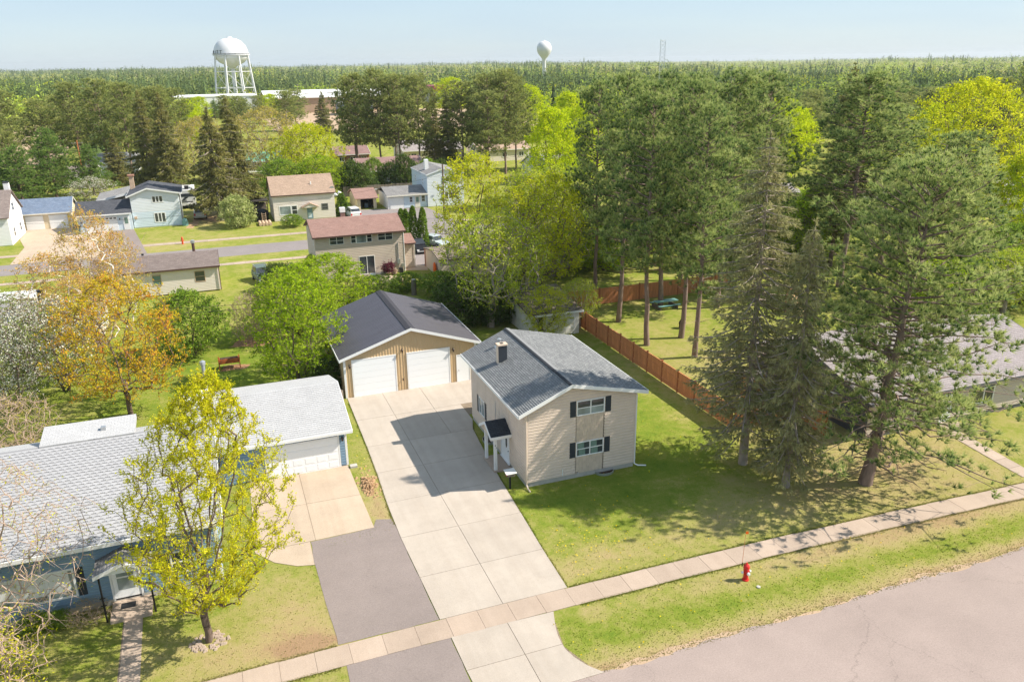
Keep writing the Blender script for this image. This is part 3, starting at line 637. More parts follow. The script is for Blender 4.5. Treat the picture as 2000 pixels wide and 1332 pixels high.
# ------------------------------------------------------------------ the beige two-storey house
X0, X1, Y0, Y1 = 15.72, 23.08, 40.04, 50.7
H = thing('beige_house', 'two-storey beige house with grey shingle roof and black shutters beside the long driveway', 'house', (19.4, 45.4, 0))
part('foundation', M['found'], H, (X0+.02, X1-.02, Y0+.02, Y1-.02, 0, 0.32))
g = gable_y(H, X0, X1, Y0, Y1, 5.12, 18.52, 6.32, 0.62, 0.38, M['beige'], M['roof_main'], 0.30, 0.145, th=0.14, zeR=5.28)
# dark gap strip of the ridge cap
b = MB(); zr = g['rz']; b.hexa([(18.36, g['f'], zr-.02), (18.52, g['f'], zr-.01), (18.52, g['bk'], zr-.01), (18.36, g['bk'], zr-.02), (18.37, g['f'], zr+.02), (18.52, g['f'], zr+.055), (18.52, g['bk'], zr+.055), (18.37, g['bk'], zr+.02)]); b.build('ridge_strip', M['ridge_dark'], H)
b = MB(); b.hexa([(18.521, g['f']-.01, zr-.01), (18.8, g['f']-.01, zr-.06), (18.8, g['bk'], zr-.06), (18.521, g['bk'], zr-.01), (18.521, g['f']-.01, zr+.055), (18.8, g['f']-.01, zr+.0), (18.8, g['bk'], zr+.0), (18.521, g['bk'], zr+.055)]); b.build('ridge_cap', M['ridge_grey'], H)
topF = [(X0, 5.12), (18.52, 6.32), (X1, 5.28)]
shak = (18.99, 20.86)
WIN_U = (19.0, 20.88, 4.22, 5.22); WIN_L = (19.0, 20.87, 1.47, 2.46)
holesF = [(shak[0], shak[1], 0.2, 4.3), WIN_U]
siding(H, M['beige'], [dict(ax='x', c=Y0, sg=-1, a0=X0+.08, a1=X1-.08, z0=0.32, z1=6.3, holes=holesF, e=0.2, top=topF)], joined=False)
# shingle-like shake panels under the two front windows
for z0, z1 in ((0.32, 1.47), (2.47, 4.22)):
    pn = part('shake_panel', M['beige_shake'], H, (shak[0], shak[1], Y0-.012, Y0, z0, z1))
    rows = int((z1-z0)/0.19); 
    for r_ in range(rows):
        x = shak[0]+.01; zz = z0+.01+r_*(z1-z0-.02)/rows; hh = (z1-z0-.02)/rows
        while x < shak[1]-.02:
            w_ = random.uniform(.16, .28); xe = min(x+w_, shak[1]-.01); o1 = random.uniform(.026, .036)
            MB().hexa([(x, Y0-.012, zz), (xe-.008, Y0-.012, zz), (xe-.008, Y0-o1, zz), (x, Y0-o1, zz), (x, Y0-.012, zz+hh), (xe-.008, Y0-.012, zz+hh), (xe-.008, Y0-.016, zz+hh), (x, Y0-.016, zz+hh)]).build('shake', M['beige_shake'], pn)
            x = xe
    for xx in (shak[0]-.04, shak[1]): part('panel_edge', M['beige'], H, (xx, xx+.04, Y0-.045, Y0, z0, z1))
for wz in (WIN_U, WIN_L):
    wn = window(H, 'x', Y0, -1, *wz, 2, 2, lower=M['glass_pale'] if wz is WIN_U else None)
    if wz is WIN_L:
        for a in (19.12, 19.98): part('curtain', M['curtain'], wn, (a, a+.42, Y0-.041, Y0-.037, 1.95, 2.4)); part('curtain', M['curtain'], wn, (a+.05, a+.5, Y0-.041, Y0-.037, 1.53, 1.93))
    for a0 in (wz[0]-.44, wz[1]+.05):
        sh = part('shutter', M['charcoal'], H, (a0, a0+.39, Y0-.055, Y0, wz[2]-.02, wz[3]+.02))
        for zz in (wz[2]+.05, (wz[2]+wz[3])/2+.02): part('shutter_panel', M['charcoal'], sh, (a0+.06, a0+.33, Y0-.066, Y0-.056, zz, zz+.40))
for xx in (X0, X1): part('corner_post', M['beige'], H, (xx-.09 if xx == X1 else xx-.045, xx+.045 if xx == X1 else xx+.09, Y0-.045, Y0+.09, 0.30, 5.1))
# left wall (faces the driveway): wide siding boards, battens, door, window and two eave windows
WL = (47.75, 48.95, 1.35, 2.55); DR = (42.95, 44.35, 0.2, 2.3)
holesL = [WL, (42.85, 44.45, 0.2, 2.4), (47.4, 49.4, 4.4, 5.2), (42.7, 44.9, 4.4, 5.2)]
siding(H, M['beige'], [dict(ax='y', c=X0, sg=-1, a0=Y0+.09, a1=Y1-.05, z0=0.32, z1=5.02, holes=holesL, e=0.2)], joined=False)
for yy in (43.0, 44.75, 47.55, 49.2): part('batten', M['beige'], H, (X0-.05, X0, yy-.03, yy+.03, 2.45 if yy < 45 else 2.6, 5.0))
wl = window(H, 'y', X0, -1, *WL, 2, 1, gm=M['glass_pale'])
for a0 in (WL[0]-.4, WL[1]+.05): part('shutter', M['charcoal'], H, (X0-.055, X0, a0, a0+.35, WL[2]-.05, WL[3]+.02))
for a0, a1 in ((47.7, 49.1), (42.95, 44.6)):
    window(H, 'y', X0, -1, a0, a1, 4.45, 5.05, 2, 1)
    for q in (a0-.36, a1+.04): part('shutter', M['charcoal'], H, (X0-.055, X0, q, q+.32, 4.42, 5.0))
df = part('door_frame', M['white'], H, (X0-.07, X0, DR[0]-.1, DR[0], .2, 2.4), (X0-.07, X0, DR[1], DR[1]+.1, .2, 2.4), (X0-.07, X0, DR[0]-.1, DR[1]+.1, 2.3, 2.4), (X0-.12, X0, DR[0]-.1, DR[1]+.1, .14, .2))
dd = part('front_door', M['white_door'], H, (X0-.035, X0, DR[0], 43.95, .2, 2.3))
b = MB(); b.prism([(X0-.05, 43.45+.15*math.cos(a), 1.55+.42*math.sin(a)) for a in np.linspace(0, 2*math.pi, 16, endpoint=False)], (.014, 0, 0)); b.build('oval_pane', M['glass'], dd)
b = MB(); b.lathe((X0-.07, 43.06, 1.05), [(.02, -.03), (.035, 0), (.02, .03)], 8); b.build('door_handle', M['lamp'], dd)
part('sidelight', M['white_door'], H, (X0-.03, X0, 43.97, DR[1], .2, 2.3))
# porch over the door
pz0, pz1 = 2.5, 3.15; px0 = 14.3
PR = (42.45, 44.75)
b = MB(); ym = 43.6
slope(b, (px0, PR[0], pz0), (X0+.0, PR[0], pz0), (X0+.0, ym, pz1), (px0, ym, pz1), .1, .14); slope(b, (px0, PR[1], pz0), (X0, PR[1], pz0), (X0, ym, pz1), (px0, ym, pz1), .1, .14)
pr_ = b.build('porch_roof', M['roof_dark'], H)
fascia(pr_, [(px0-.003, PR[0], pz0), (px0-.003, ym, pz1), (px0-.003, PR[1], pz0)], M['white'], .17, off=(-.035, 0, 0)); fascia(pr_, [(px0, PR[0]-.003, pz0), (X0, PR[0]-.003, pz0)], M['white'], .17, off=(0, -.035, 0))
MB().prism([(px0+.08, PR[0]+.15, pz0-.1), (px0+.08, PR[1]-.15, pz0-.1), (px0+.08, ym, pz1-.17)], (.04, 0, 0)).build('porch_gable', M['beige_shake'], H)
for yy in (42.72, 44.5):
    p = part('porch_post', M['white'], H, (14.58, 14.76, yy-.09, yy+.09, 0.02, pz0-.05))
    if yy < 43: me = lettering(p, '4', .17, M['black'], (14.64, yy-.095, 1.78), name='house_number'); lettering(p, '7', .17, M['black'], (14.7, yy-.095, 1.6), name='house_number')
part('porch_beam', M['white'], H, (14.6, 14.74, 42.72, 44.5, pz0-.12, pz0-.02))
part('porch_slab', M['walk'], H, (14.5, X0, 42.5, 44.7, 0.0, 0.1))
mt_ = part('meter_box', M['galv'], H, (X0-.2, X0, 45.3, 45.6, 1.0, 1.7), (X0-.14, X0, 45.75, 45.95, 1.1, 1.5), (X0-.06, X0, 45.42, 45.5, 1.7, 3.6))
for nm, c, ax in (('side_window_well', (X0, 46.9), 'y'), ('front_window_well', (21.0, Y0), 'x')):
    pts = []
    for a in np.linspace(0, math.pi, 11):
        pts.append((c[0]+.62*math.cos(a), c[1]-.5*math.sin(a)) if ax == 'x' else (c[0]-.5*math.sin(a), c[1]+.62*math.cos(a)))
    b = MB()
    for p, q in zip(pts[:-1], pts[1:]): b.prism([(p[0], p[1], 0), (q[0], q[1], 0), (q[0]*.96+c[0]*.04, q[1]*.96+c[1]*.04, 0), (p[0]*.96+c[0]*.04, p[1]*.96+c[1]*.04, 0)], (0, 0, .16))
    wv = b.build('window_well', M['galv'], H); MB().face([(p[0], p[1], .05) for p in pts]).build('well_floor', M['soil'], wv)
for yy, xx in ((Y0-.06, X0-.02),): MB().tube([(xx, yy, 4.95), (xx, yy, .25), (xx-.02, yy-.25, .1), (xx, yy-.6, .06)], .045, 6).build('downspout', M['beige'], H)
MB().tube([(X1+.05, Y0-.02, 5.0), (X1+.05, Y0-.02, .2), (X1+.25, Y0-.15, .1), (X1+.75, Y0-.3, .07)], .045, 6).build('downspout', M['white'], H)
MB().tube([(18.1, Y0-.05, .35), (18.1, Y0-.05, .75), (18.06, Y0-.1, .8)], .03, 6).build('vent_pipe', M['white'], H)
MB().tube([(19.1, Y0-.03, .42), (19.1, Y0-.13, .40), (19.1, Y0-.15, .33)], .025, 6).build('hose_tap', M['galv'], H)
# chimney, flue vent
zc = lambda x: 5.12+.17+(x-X0)*.4286*1.0
cx_, cy_ = 16.72, 46.95
ch = part('chimney', M['charcoal'], H, (cx_-.31, cx_+.31, cy_-.2, cy_+.2, 5.4, 6.85)); part('chimney_cap', M['beige_shake'], ch, (cx_-.36, cx_+.36, cy_-.25, cy_+.25, 6.85, 6.96)); part('chimney_side', M['beige'], ch, (cx_-.325, cx_-.312, cy_-.2, cy_+.2, 5.4, 6.84))
part('flue_hole', M['black'], ch, (cx_-.1, cx_+.1, cy_-.1, cy_+.1, 6.96, 6.99))
part('flashing', M['galv'], ch, (cx_-.34, cx_+.34, cy_-.25, cy_-.202, 5.45, 5.68))
b = MB(); b.hexa([(17.0, 49.0, 5.83), (17.6, 49.0, 6.06), (17.6, 49.45, 6.06), (17.0, 49.45, 5.83), (17.05, 49.05, 5.92), (17.55, 49.05, 6.12), (17.55, 49.4, 6.12), (17.05, 49.4, 5.92)]); b.tube([(17.35, 49.2, 6.0), (17.35, 49.2, 6.42)], .09, 10); b.lathe((17.35, 49.2, 6.42), [(.15, 0), (.15, .05), (.04, .11)], 10); b.build('roof_vent', M['galv'], H)
# ------------------------------------------------------------------ the tan garage
gx0, gx1, gy0, gy1 = 7.79, 18.42, 58.05, 69.2
Gg = thing('tan_garage', 'tan ribbed-metal garage with two white overhead doors and dark metal roof', 'garage', (13.1, 63.6, 0))
MB().prism([(gx0, gy0, 0), (gx1, gy0, 0), (gx1, gy0, 3.3), (13.1, gy0, 5.05), (gx0, gy0, 3.3)], (0, gy1-gy0, 0)).build('wall', M['tan_metal'], Gg)
D1 = (8.46, 11.75, 0.0, 3.0); D2 = (12.80, 16.14, 0.0, 3.0); D3 = (16.82, 17.85, 0.0, 2.25)
b = MB(); x = gx0+.1
topG = lambda x: 3.3+1.75*(1-abs(x-13.1)/5.31)
while x < gx1-.05:
    zb = 0.0
    for D in (D1, D2, D3):
        if D[0]-.1 < x < D[1]+.1: zb = D[3]+.08
    zt = topG(x)-.02; b.hexa([(x-.035, gy0, zb), (x+.035, gy0, zb), (x+.02, gy0-.028, zb), (x-.02, gy0-.028, zb), (x-.035, gy0, zt), (x+.035, gy0, zt), (x+.02, gy0-.028, zt), (x-.02, gy0-.028, zt)])
    x += .2285
b.build('rib', M['tan_metal'], Gg)['kind'] = 'stuff'
b = MB(); y = gy0+.15
while y < gy1: b.hexa([(gx0, y-.035, 0), (gx0, y+.035, 0), (gx0-.028, y+.02, 0), (gx0-.028, y-.02, 0), (gx0, y-.035, 3.25), (gx0, y+.035, 3.25), (gx0-.028, y+.02, 3.25), (gx0-.028, y-.02, 3.25)]); y += .2285
b.build('side_rib', M['tan_metal'], Gg)['kind'] = 'stuff'
g2 = gable_y(Gg, gx0, gx1, gy0, gy1, 3.3, 13.1, 5.05, .38, .30, None, M['roof_metal'], body=False, th=.08)
b = MB(); rz = g2['rz']
for s in (-1, 1): b.hexa([(13.1, g2['f'], rz), (13.1+s*.36, g2['f'], rz-.12), (13.1+s*.36, g2['bk'], rz-.12), (13.1, g2['bk'], rz), (13.1, g2['f'], rz+.05), (13.1+s*.36, g2['f'], rz-.07), (13.1+s*.36, g2['bk'], rz-.07), (13.1, g2['bk'], rz+.05)])
b.build('ridge_cap', M['roof_slate'], Gg)
b = MB(); y = g2['f']+.1
while y < g2['bk']:      # standing ribs of the roof sheets
    for s, e in ((-1, g2['eL']), (1, g2['eR'])):
        b.hexa([(e[0], y-.02, e[1]), (13.1+s*.37, y-.02, rz-.125), (13.1+s*.37, y+.02, rz-.125), (e[0], y+.02, e[1]), (e[0], y-.01, e[1]+.02), (13.1+s*.37, y-.01, rz-.105), (13.1+s*.37, y+.01, rz-.105), (e[0], y+.01, e[1]+.02)])
    y += .3
b.build('roof_rib', M['roof_metal'], Gg)['kind'] = 'stuff'
for D in (D1, D2):
    panel_door(Gg, D[0], D[1], gy0-.01, D[2]+.02, D[3], 6)
    part('door_trim', M['white'], Gg, (D[0]-.1, D[0]-.003, gy0-.07, gy0, 0, D[3]+.1), (D[1]+.003, D[1]+.1, gy0-.07, gy0, 0, D[3]+.1), (D[0]-.003, D[1]+.003, gy0-.07, gy0, D[3]+.003, D[3]+.1))
d3 = part('entry_door', M['white_door'], Gg, (D3[0], D3[1], gy0-.04, gy0, .03, D3[3])); part('door_trim', M['white'], Gg, (D3[0]-.07, D3[0]-.003, gy0-.06, gy0, 0, 2.33), (D3[1]+.003, D3[1]+.07, gy0-.06, gy0, 0, 2.33), (D3[0]-.003, D3[1]+.003, gy0-.06, gy0, 2.253, 2.33))
MB().lathe((D3[0]+.1, gy0-.09, 1.0), [(.02, -.03), (.04, 0), (.02, .03)], 8).build('door_handle', M['lamp'], d3)
part('corner_trim', M['white'], Gg, (gx0-.05, gx0+.12, gy0-.055, gy0+.12, 0, 3.2)); part('corner_trim', M['white'], Gg, (gx1-.12, gx1+.05, gy0-.055, gy0+.12, 0, 3.2))
for x, z in ((8.2, 2.62), (12.35, 3.35), (16.5, 2.85)): wall_lamp(Gg, x, gy0-.03, z)
MB().tube([(12.32, gy0-.03, .95), (12.32, gy0-.16, .95), (12.32, gy0-.17, .85)], .05, 6).build('outlet_box', M['lamp'], Gg)
# ------------------------------------------------------------------ mailbox
mb_ = thing('mailbox', 'pale-topped mailbox on a black post at the driveway edge', 'mailbox', (14.75, 40.3, 0))
part('post', M['black'], mb_, (14.69, 14.79, 40.25, 40.35, 0, .95))
b = MB(); b.prism([(14.5, 40.1, .92), (15.0, 40.1, .92), (15.0, 40.1, 1.02), (14.9, 40.1, 1.14), (14.6, 40.1, 1.14), (14.5, 40.1, 1.02)], (0, .42, 0)); b.build('box', M['greywood'], mb_)
MB().hexa([(14.42, 40.02, 1.12), (15.1, 40.02, 1.12), (15.1, 40.58, 1.2), (14.42, 40.58, 1.2), (14.42, 40.02, 1.16), (15.1, 40.02, 1.16), (15.1, 40.58, 1.24), (14.42, 40.58, 1.24)]).build('lid', M['shed_white'], mb_)
part('flag', M['hyd_red'], mb_, (14.47, 14.49, 40.15, 40.27, .98, 1.08))
# ------------------------------------------------------------------ hydrants
def hydrant(x, y, label, mat, flag, cap, k=1.0):
    h = thing('fire_hydrant', label, 'hydrant', (x, y, 0))
    MB().lathe((x, y, 0), [(.17, 0), (.17, .05), (.13, .06), (.12, .55*k), (.15, .56*k), (.15, .62*k), (.13, .66*k), (.15, .70*k), (.165, .74*k), (.14, .84*k), (.07, .92*k), (.035, .93*k), (.035, 1.0*k)], 14).build('barrel', mat, h, smooth=False)
    for dx, dy, r_ in ((-.01, -.23, .085), (.22, -.02, .065), (-.22, .02, .065)):
        d = Vector((dx, dy, 0)).normalized(); p = Vector((x, y, .47*k)); n_ = MB(); n_.tube([p+d*.08, p+d*.18], r_*.8, 10); n_.build('nozzle', mat, h)
        c_ = MB(); c_.tube([p+d*.18, p+d*.25], r_, 10); c_.tube([p+d*.25, p+d*.28], r_*.4, 6); c_.build('nozzle_cap', cap, h)
    if flag:
        MB().tube([(x-.2, y+.1, .78), (x-.21, y+.1, 1.0)], .025, 6).build('spring', M['black'], h); MB().tube([(x-.21, y+.1, 1.0), (x-.17, y+.1, 2.6)], .010, 5).build('marker_rod', M['pole_orange'], h)
        MB().face([(x-.17, y+.1, 2.62), (x-.02, y+.08, 2.6), (x-.02, y+.08, 2.75), (x-.17, y+.1, 2.77)]).build('marker_flag', M['orange'], h)
    return h
hydrant(22.52, 27.49, 'red fire hydrant with white caps and flagged marker rod on the grass verge', M['hyd_red'], True, M['white'])
hydrant(-4.92, 124.2, 'orange fire hydrant beside the rear street pavement', M['hyd_orange'], False, M['hyd_orange'], 1.15)
vb = MB().lathe((22.75, 26.75, 0), [(.1, 0), (.1, .05), (.03, .06)], 10).build('valve_cover', M['found']); tag(vb, 'small pale valve cover in the grass in front of the red hydrant', 'valve cover')
# ------------------------------------------------------------------ the slate-blue house on the left
B = thing('blue_house', 'low slate-blue house with pale lock-shingle roof and attached white-doored garage', 'house', (-4, 44, 0))
bx0, bx1, by0 = -15.5, -1.95, 37.1
YR, ZR, ZE, YE = 44.15, 5.76, 3.66, 36.62     # ridge and front eave line
MB().prism([(bx0, by0, 0.25), (bx0, by0, 3.5), (bx0, YR, 5.5), (bx0, 46.4, 4.7), (bx0, 46.4, .25)], (bx1-bx0, 0, 0)).build('wall', M['blue_siding'], B)
part('foundation', M['found'], B, (bx0, bx1+.03, by0-.05, by0+.4, 0, .3))
holesB = [(-11.9, -8.3, .85, 2.5), (-6.95, -5.55, .2, 2.45), (-4.25, -3.2, .95, 2.3)]
siding(B, M['blue_siding'], [dict(ax='x', c=by0, sg=-1, a0=bx0, a1=bx1-.1, z0=.3, z1=3.5, holes=holesB, e=.19)], joined=False)
siding(B, M['blue_siding'], [dict(ax='y', c=bx1, sg=1, a0=by0+.1, a1=46.4, z0=.3, z1=5.5, e=.19, top=[(by0, 3.5), (YR, 5.5), (46.4, 4.7)])], name='side_siding')
part('corner_trim', M['white'], B, (bx1-.1, bx1+.045, by0-.045, by0+.1, .3, 3.5))
# roof: dark underlay slab with T-shaped lock shingles laid on it
rx0, rx1 = bx0-.3, bx1+.38
b = MB(); slope(b, (rx0, YE, ZE), (rx1, YE, ZE), (rx1, YR, ZR), (rx0, YR, ZR), .14); rf = b.build('roof_slope', M['underlay'], B)
b = MB(); slope(b, (rx0, 46.5, 5.05), (rx1, 46.5, 5.05), (rx1, YR, ZR), (rx0, YR, ZR), .14); b.build('rear_roof_slope', M['roof_light'], B)
fascia(B, [(rx0, YE-.003, ZE), (rx1, YE-.003, ZE)], M['white'], .18, off=(0, -.05, 0)); fascia(B, [(rx1+.003, YE, ZE), (rx1+.003, YR, ZR)], M['white'], .18, off=(.035, 0, 0))
sv = Vector((0, YR-YE, ZR-ZE)); Lv = sv.length; sv.normalize(); nv = Vector((0, -sv.z, sv.y))
ex, wd = 0.225, 0.335
me = None; cnt = 0; rest = MB(); order = []
rows = int(Lv/ex)
def tabpts(base):
    """one lock shingle: broad head and a narrow neck, 14 mm thick"""
    def box8(u0, u1, v0, v1, h0, h1):
        P = lambda u, v, h: Vector((u, 0, 0)) + sv*v + nv*h + base
        return [P(u0, v0, 0), P(u1, v0, 0), P(u1, v1, 0), P(u0, v1, 0), P(u0, v0, h0), P(u1, v0, h0), P(u1, v1, h1), P(u0, v1, h1)]
    return box8(-wd/2+.004, wd/2-.004, .062, ex+.004, .024, .010), box8(-.055, .055, 0, .062, .030, .024)
sh = MB()
for q in tabpts(Vector((0, 0, 0))): sh.hexa(q)
so_ = sh.build('shingle', M['tlock'], rf, local=True); tab_me = so_.data; bpy.data.objects.remove(so_)
rbase = Vector((0, 0, 0)); 
cells = []
for r_ in range(rows):
    x = rx0+.1+(wd/2 if r_ % 2 else 0)
    while x < rx1-.1: cells.append((r_, x)); x += wd
vis = [c for c in cells if -11.5 < c[1] < -2 or c[0] < 10]
vis.sort(key=lambda c: (abs(c[1]+6.2)*.8 + abs(c[0]-16)*.22))
pick = set(vis[:300])
for c in cells:
    base = Vector((c[1], YE, ZE)) + sv*(c[0]*ex+.02) + nv*.003
    if c in pick:
        o = bpy.data.objects.new('shingle', tab_me); COL.objects.link(o); o.parent = rf; o.location = base-B.location
        o.rotation_euler = (random.uniform(-.006, .006), 0, random.uniform(-.02, .02))
    else:
        for q in tabpts(base): rest.hexa(q)
rest.build('shingle_field', M['tlock'], rf)['kind'] = 'stuff'
# rear low roof that shows over the ridge, with a small vent
b = MB(); slope(b, (-10.2, YR-.1, ZR+.05), (-5.6, YR-.1, ZR+.05), (-5.6, YR+1.9, ZR+.32), (-10.2, YR+1.9, ZR+.32), .25); b.build('rear_roof', M['roof_light'], B)
part('roof_vent', M['galv'], B, (-7.3, -7.05, YR+.6, YR+.85, ZR+.1, ZR+.34))
# big front window, second window, door with portico
wA = window(B, 'x', by0, -1, -11.85, -8.35, .9, 2.45, 3, 1, gm=M['glass_pale'], fr=.09); part('blind', M['blind'], wA, (-11.6, -8.6, by0-.045, by0-.037, 1.25, 2.35))
window(B, 'x', by0, -1, -4.2, -3.25, 1.0, 2.25, 1, 2, fr=.08)
for a in (-12.25, -8.3): part('shutter', M['charcoal'], B, (a, a+.35, by0-.055, by0, .9, 2.45))
part('shutter', M['charcoal'], B, (-4.6, -4.24, by0-.055, by0, 1.0, 2.25))
pd = part('front_door', M['white_door'], B, (-6.85, -5.7, by0-.05, by0, .22, 2.4)); part('door_pane', M['glass_pale'], pd, (-6.65, -5.9, by0-.06, by0-.051, .75, 2.2)); part('door_rail', M['white'], pd, (-6.7, -5.85, by0-.07, by0-.061, 1.4, 1.48))
for a in (-6.95, -5.68): part('door_trim', M['white'], B, (a, a+.09, by0-.08, by0, .22, 2.5))
b = MB(); xm = -6.1
slope(b, (-7.35, 35.55, 2.62), (-7.35, 37.08, 2.62), (xm, 37.08, 3.1), (xm, 35.55, 3.1), .1, .16); slope(b, (-4.85, 35.55, 2.62), (-4.85, 37.08, 2.62), (xm, 37.08, 3.1), (xm, 35.55, 3.1), .1, .16)
pt = b.build('portico_roof', M['roof_grey'], B); fascia(pt, [(-7.35, 35.547, 2.62), (xm, 35.547, 3.1), (-4.85, 35.547, 2.62)], M['white'], .16, off=(0, -.035, 0))
MB().prism([(-7.1, 35.62, 2.55), (-5.1, 35.62, 2.55), (xm, 35.62, 2.98)], (0, .04, 0)).build('portico_gable', M['ice_blue'], B)
for a in (-7.15, -5.05):
    b = MB(); b.tube([(a, 35.75, 0), (a, 35.75, 2.55)], .045, 8); [b.box(a-.12, a+.12, 35.73, 35.77, z, z+.04) for z in (.9, 1.3)]; b.build('iron_post', M['black'], B)
part('porch_step', M['walk'], B, (-7.0, -5.2, 35.5, 37.05, 0, .16)); part('door_mat', M['tarp_black'], B, (-6.6, -5.95, 36.3, 36.75, .162, .175))
for k in range(8): MB().box(-7.25+k*.03, -7.05+k*.03, 35.42-k*.001, 35.5, 0, .07) if False else None
# attached garage
ax0, ax1, ay0, ay1 = -2.3, 6.04, 47.07, 56.6
MB().prism([(ax0, ay0, 0), (ax0, ay0, 2.55), (ax0, 51.9, 3.8), (ax0, ay1, 2.5), (ax0, ay1, 0)], (ax1-ax0, 0, 0)).build('garage_wall', M['blue_siding'], B)
b = MB(); slope(b, (-3.3, 46.66, 2.6), (6.42, 46.66, 2.6), (6.42, 51.9, 3.97), (-3.3, 51.9, 3.97), .13, .2); b.build('garage_roof', M['roof_light'], B)
b = MB(); slope(b, (-3.3, 57.0, 2.55), (6.42, 57.0, 2.55), (6.42, 51.9, 3.97), (-3.3, 51.9, 3.97), .13, .2); b.build('garage_roof', M['roof_light'], B)
fascia(B, [(-3.3, 46.657, 2.6), (6.42, 46.657, 2.6)], M['white'], .16, off=(0, -.05, 0)); fascia(B, [(6.423, 46.66, 2.6), (6.423, 51.9, 3.97), (6.423, 57.0, 2.55)], M['white'], .16, off=(.035, 0, 0))
siding(B, M['blue_siding'], [dict(ax='x', c=ay0, sg=-1, a0=5.62, a1=5.95, z0=.1, z1=2.5, e=.19)], joined=False)
siding(B, M['blue_siding'], [dict(ax='x', c=ay0, sg=-1, a0=-1.9, a1=.98, z0=.1, z1=2.5, e=.19)], name='garage_siding'); siding(B, M['blue_siding'], [dict(ax='y', c=ax1, sg=1, a0=ay0+.1, a1=ay1, z0=.1, z1=3.8, e=.19, top=[(ay0, 2.5), (51.9, 3.8), (ay1, 2.5)])], name='garage_side_siding')
part('corner_trim', M['white'], B, (ax1-.1, ax1+.045, ay0-.045, ay0+.1, .05, 2.5)); part('door_header', M['blue_trim'], B, (.9, 5.62, ay0-.05, ay0, 2.25, 2.5))
panel_door(B, 1.08, 5.5, ay0-.03, .02, 2.2, 4, embossed=6)
part('door_trim', M['white'], B, (5.503, 5.6, ay0-.08, ay0, 0, 2.25), (.95, 1.077, ay0-.08, ay0, 0, 2.25)); wall_lamp(B, 5.8, ay0-.03, 2.0)
part('splash_block', M['found'], B, (6.1, 6.55, 46.5, 46.85, 0, .14))
# white roof box with window, steel stack
dm = part('roof_box', M['white_siding'], B, (-3.35, -2.0, 50.9, 52.9, 2.3, 4.25)); part('roof_box_cap', M['white'], dm, (-3.42, -1.93, 50.82, 52.98, 4.25, 4.33))
window(dm, 'x', 50.9, -1, -2.9, -2.3, 2.9, 4.0, 1, 1, gm=M['glass_pale'], name='box_window')
MB().tube([(-2.1, 55.6, 2.8), (-2.1, 55.6, 5.15)], .13, 12).build('steel_stack', M['galv'], B); MB().lathe((-2.1, 55.6, 5.15), [(.2, 0), (.2, .22), (.06, .3)], 12).build('stack_cap', M['galv'], B)
# plants and brick edging by its door are things of their own (see the planting section)
# ------------------------------------------------------------------ houses along the rear street
# red-roofed beige house
h = thing('red_roof_house', 'two-storey beige house with faded red roof behind the tan garage', 'house', (16, 99, 0))
x0, x1, y0, y1 = 10.7, 21.3, 95.4, 103.2
gable_x(h, x0, x1, y0, y1, 5.25, 99.3, 6.55, .45, .3, M['tan_siding'], M['roof_red'], .2, .14, M['dark_trim'])
wn = [(12.38, 14.1, 4.12, 5.12), (14.92, 17.5, 4.12, 5.16), (18.2, 20.05, 4.18, 5.2), (15.72, 17.65, .15, 2.45)]
siding(h, M['tan_siding'], [dict(ax='x', c=y0, sg=-1, a0=x0+.05, a1=x1-.05, z0=.25, z1=5.2, holes=wn, e=.2), dict(ax='y', c=x0, sg=-1, a0=y0, a1=y1, z0=.25, z1=6.5, e=.2, top=[(y0, 5.2), (99.3, 6.5), (y1, 5.2)])])
part('foundation', M['found'], h, (x0, x1, y0-.04, y1, 0, .25))
window(h, 'x', y0, -1, *wn[0], 2, 2); window(h, 'x', y0, -1, *wn[2], 2, 2)
w3 = window(h, 'x', y0, -1, 14.92, 15.56, 4.12, 5.16, 1, 2); window(h, 'x', y0, -1, 15.57, 16.84, 4.08, 5.16, 1, 1, gm=M['glass_pale']); window(h, 'x', y0, -1, 16.85, 17.5, 4.12, 5.16, 1, 2)
window(h, 'x', y0, -1, *wn[3], 2, 1, name='patio_door')
window(h, 'y', x0, -1, 96.4, 97.2, 4.0, 5.0, 2, 1)
part('belt_line', M['dark_trim'], h, (x0, x1, y0-.035, y0, 2.56, 2.6))
MB().tube([(20.6, y0-.1, .9), (20.6, y0-.1, 3.75)], .05, 8).build('service_mast', M['galv'], h); part('meter_box', M['galv'], h, (20.45, 20.8, y0-.18, y0, 1.1, 1.7), (21.0, 21.2, y0-.12, y0, .7, 1.1)); MB().tube([(20.65, y0-.1, 0), (20.65, y0-.1, 1.1)], .04, 8).build('conduit', M['galv'], h)
c_ = part('chimney', M['roof_red'], h, (14.6, 15.15, 99.6, 100.2, 6.0, 7.2)); part('chimney_cap', M['white'], c_, (14.55, 15.2, 99.55, 100.25, 7.2, 7.75))
for xx in (x0, x1): part('corner_post', M['tan_siding'], h, (xx-.05, xx+.05, y0-.05, y0+.05, .25, 5.2))
MB().tube([(x1+.08, y0-.05, 5), (x1+.08, y0-.05, .1)], .045, 6).build('downspout', M['white'], h)
an = part('annex_wall', M['tan_siding'], h, (x1+.06, 23.0, 97.0, 101.5, 0, 3.3))
siding(h, M['tan_siding'], [dict(ax='x', c=97.0, sg=-1, a0=x1+.1, a1=22.9, z0=.15, z1=3.25, e=.2)], name='annex_siding')
b = MB(); slope(b, (x1+.02, 96.6, 3.25), (23.2, 96.6, 3.25), (23.2, 99.2, 4.0), (x1+.02, 99.2, 4.0), .12, .14); slope(b, (x1+.02, 101.8, 3.25), (23.2, 101.8, 3.25), (23.2, 99.2, 4.0), (x1+.02, 99.2, 4.0), .12, .14); b.build('annex_roof', M['roof_red'], h)
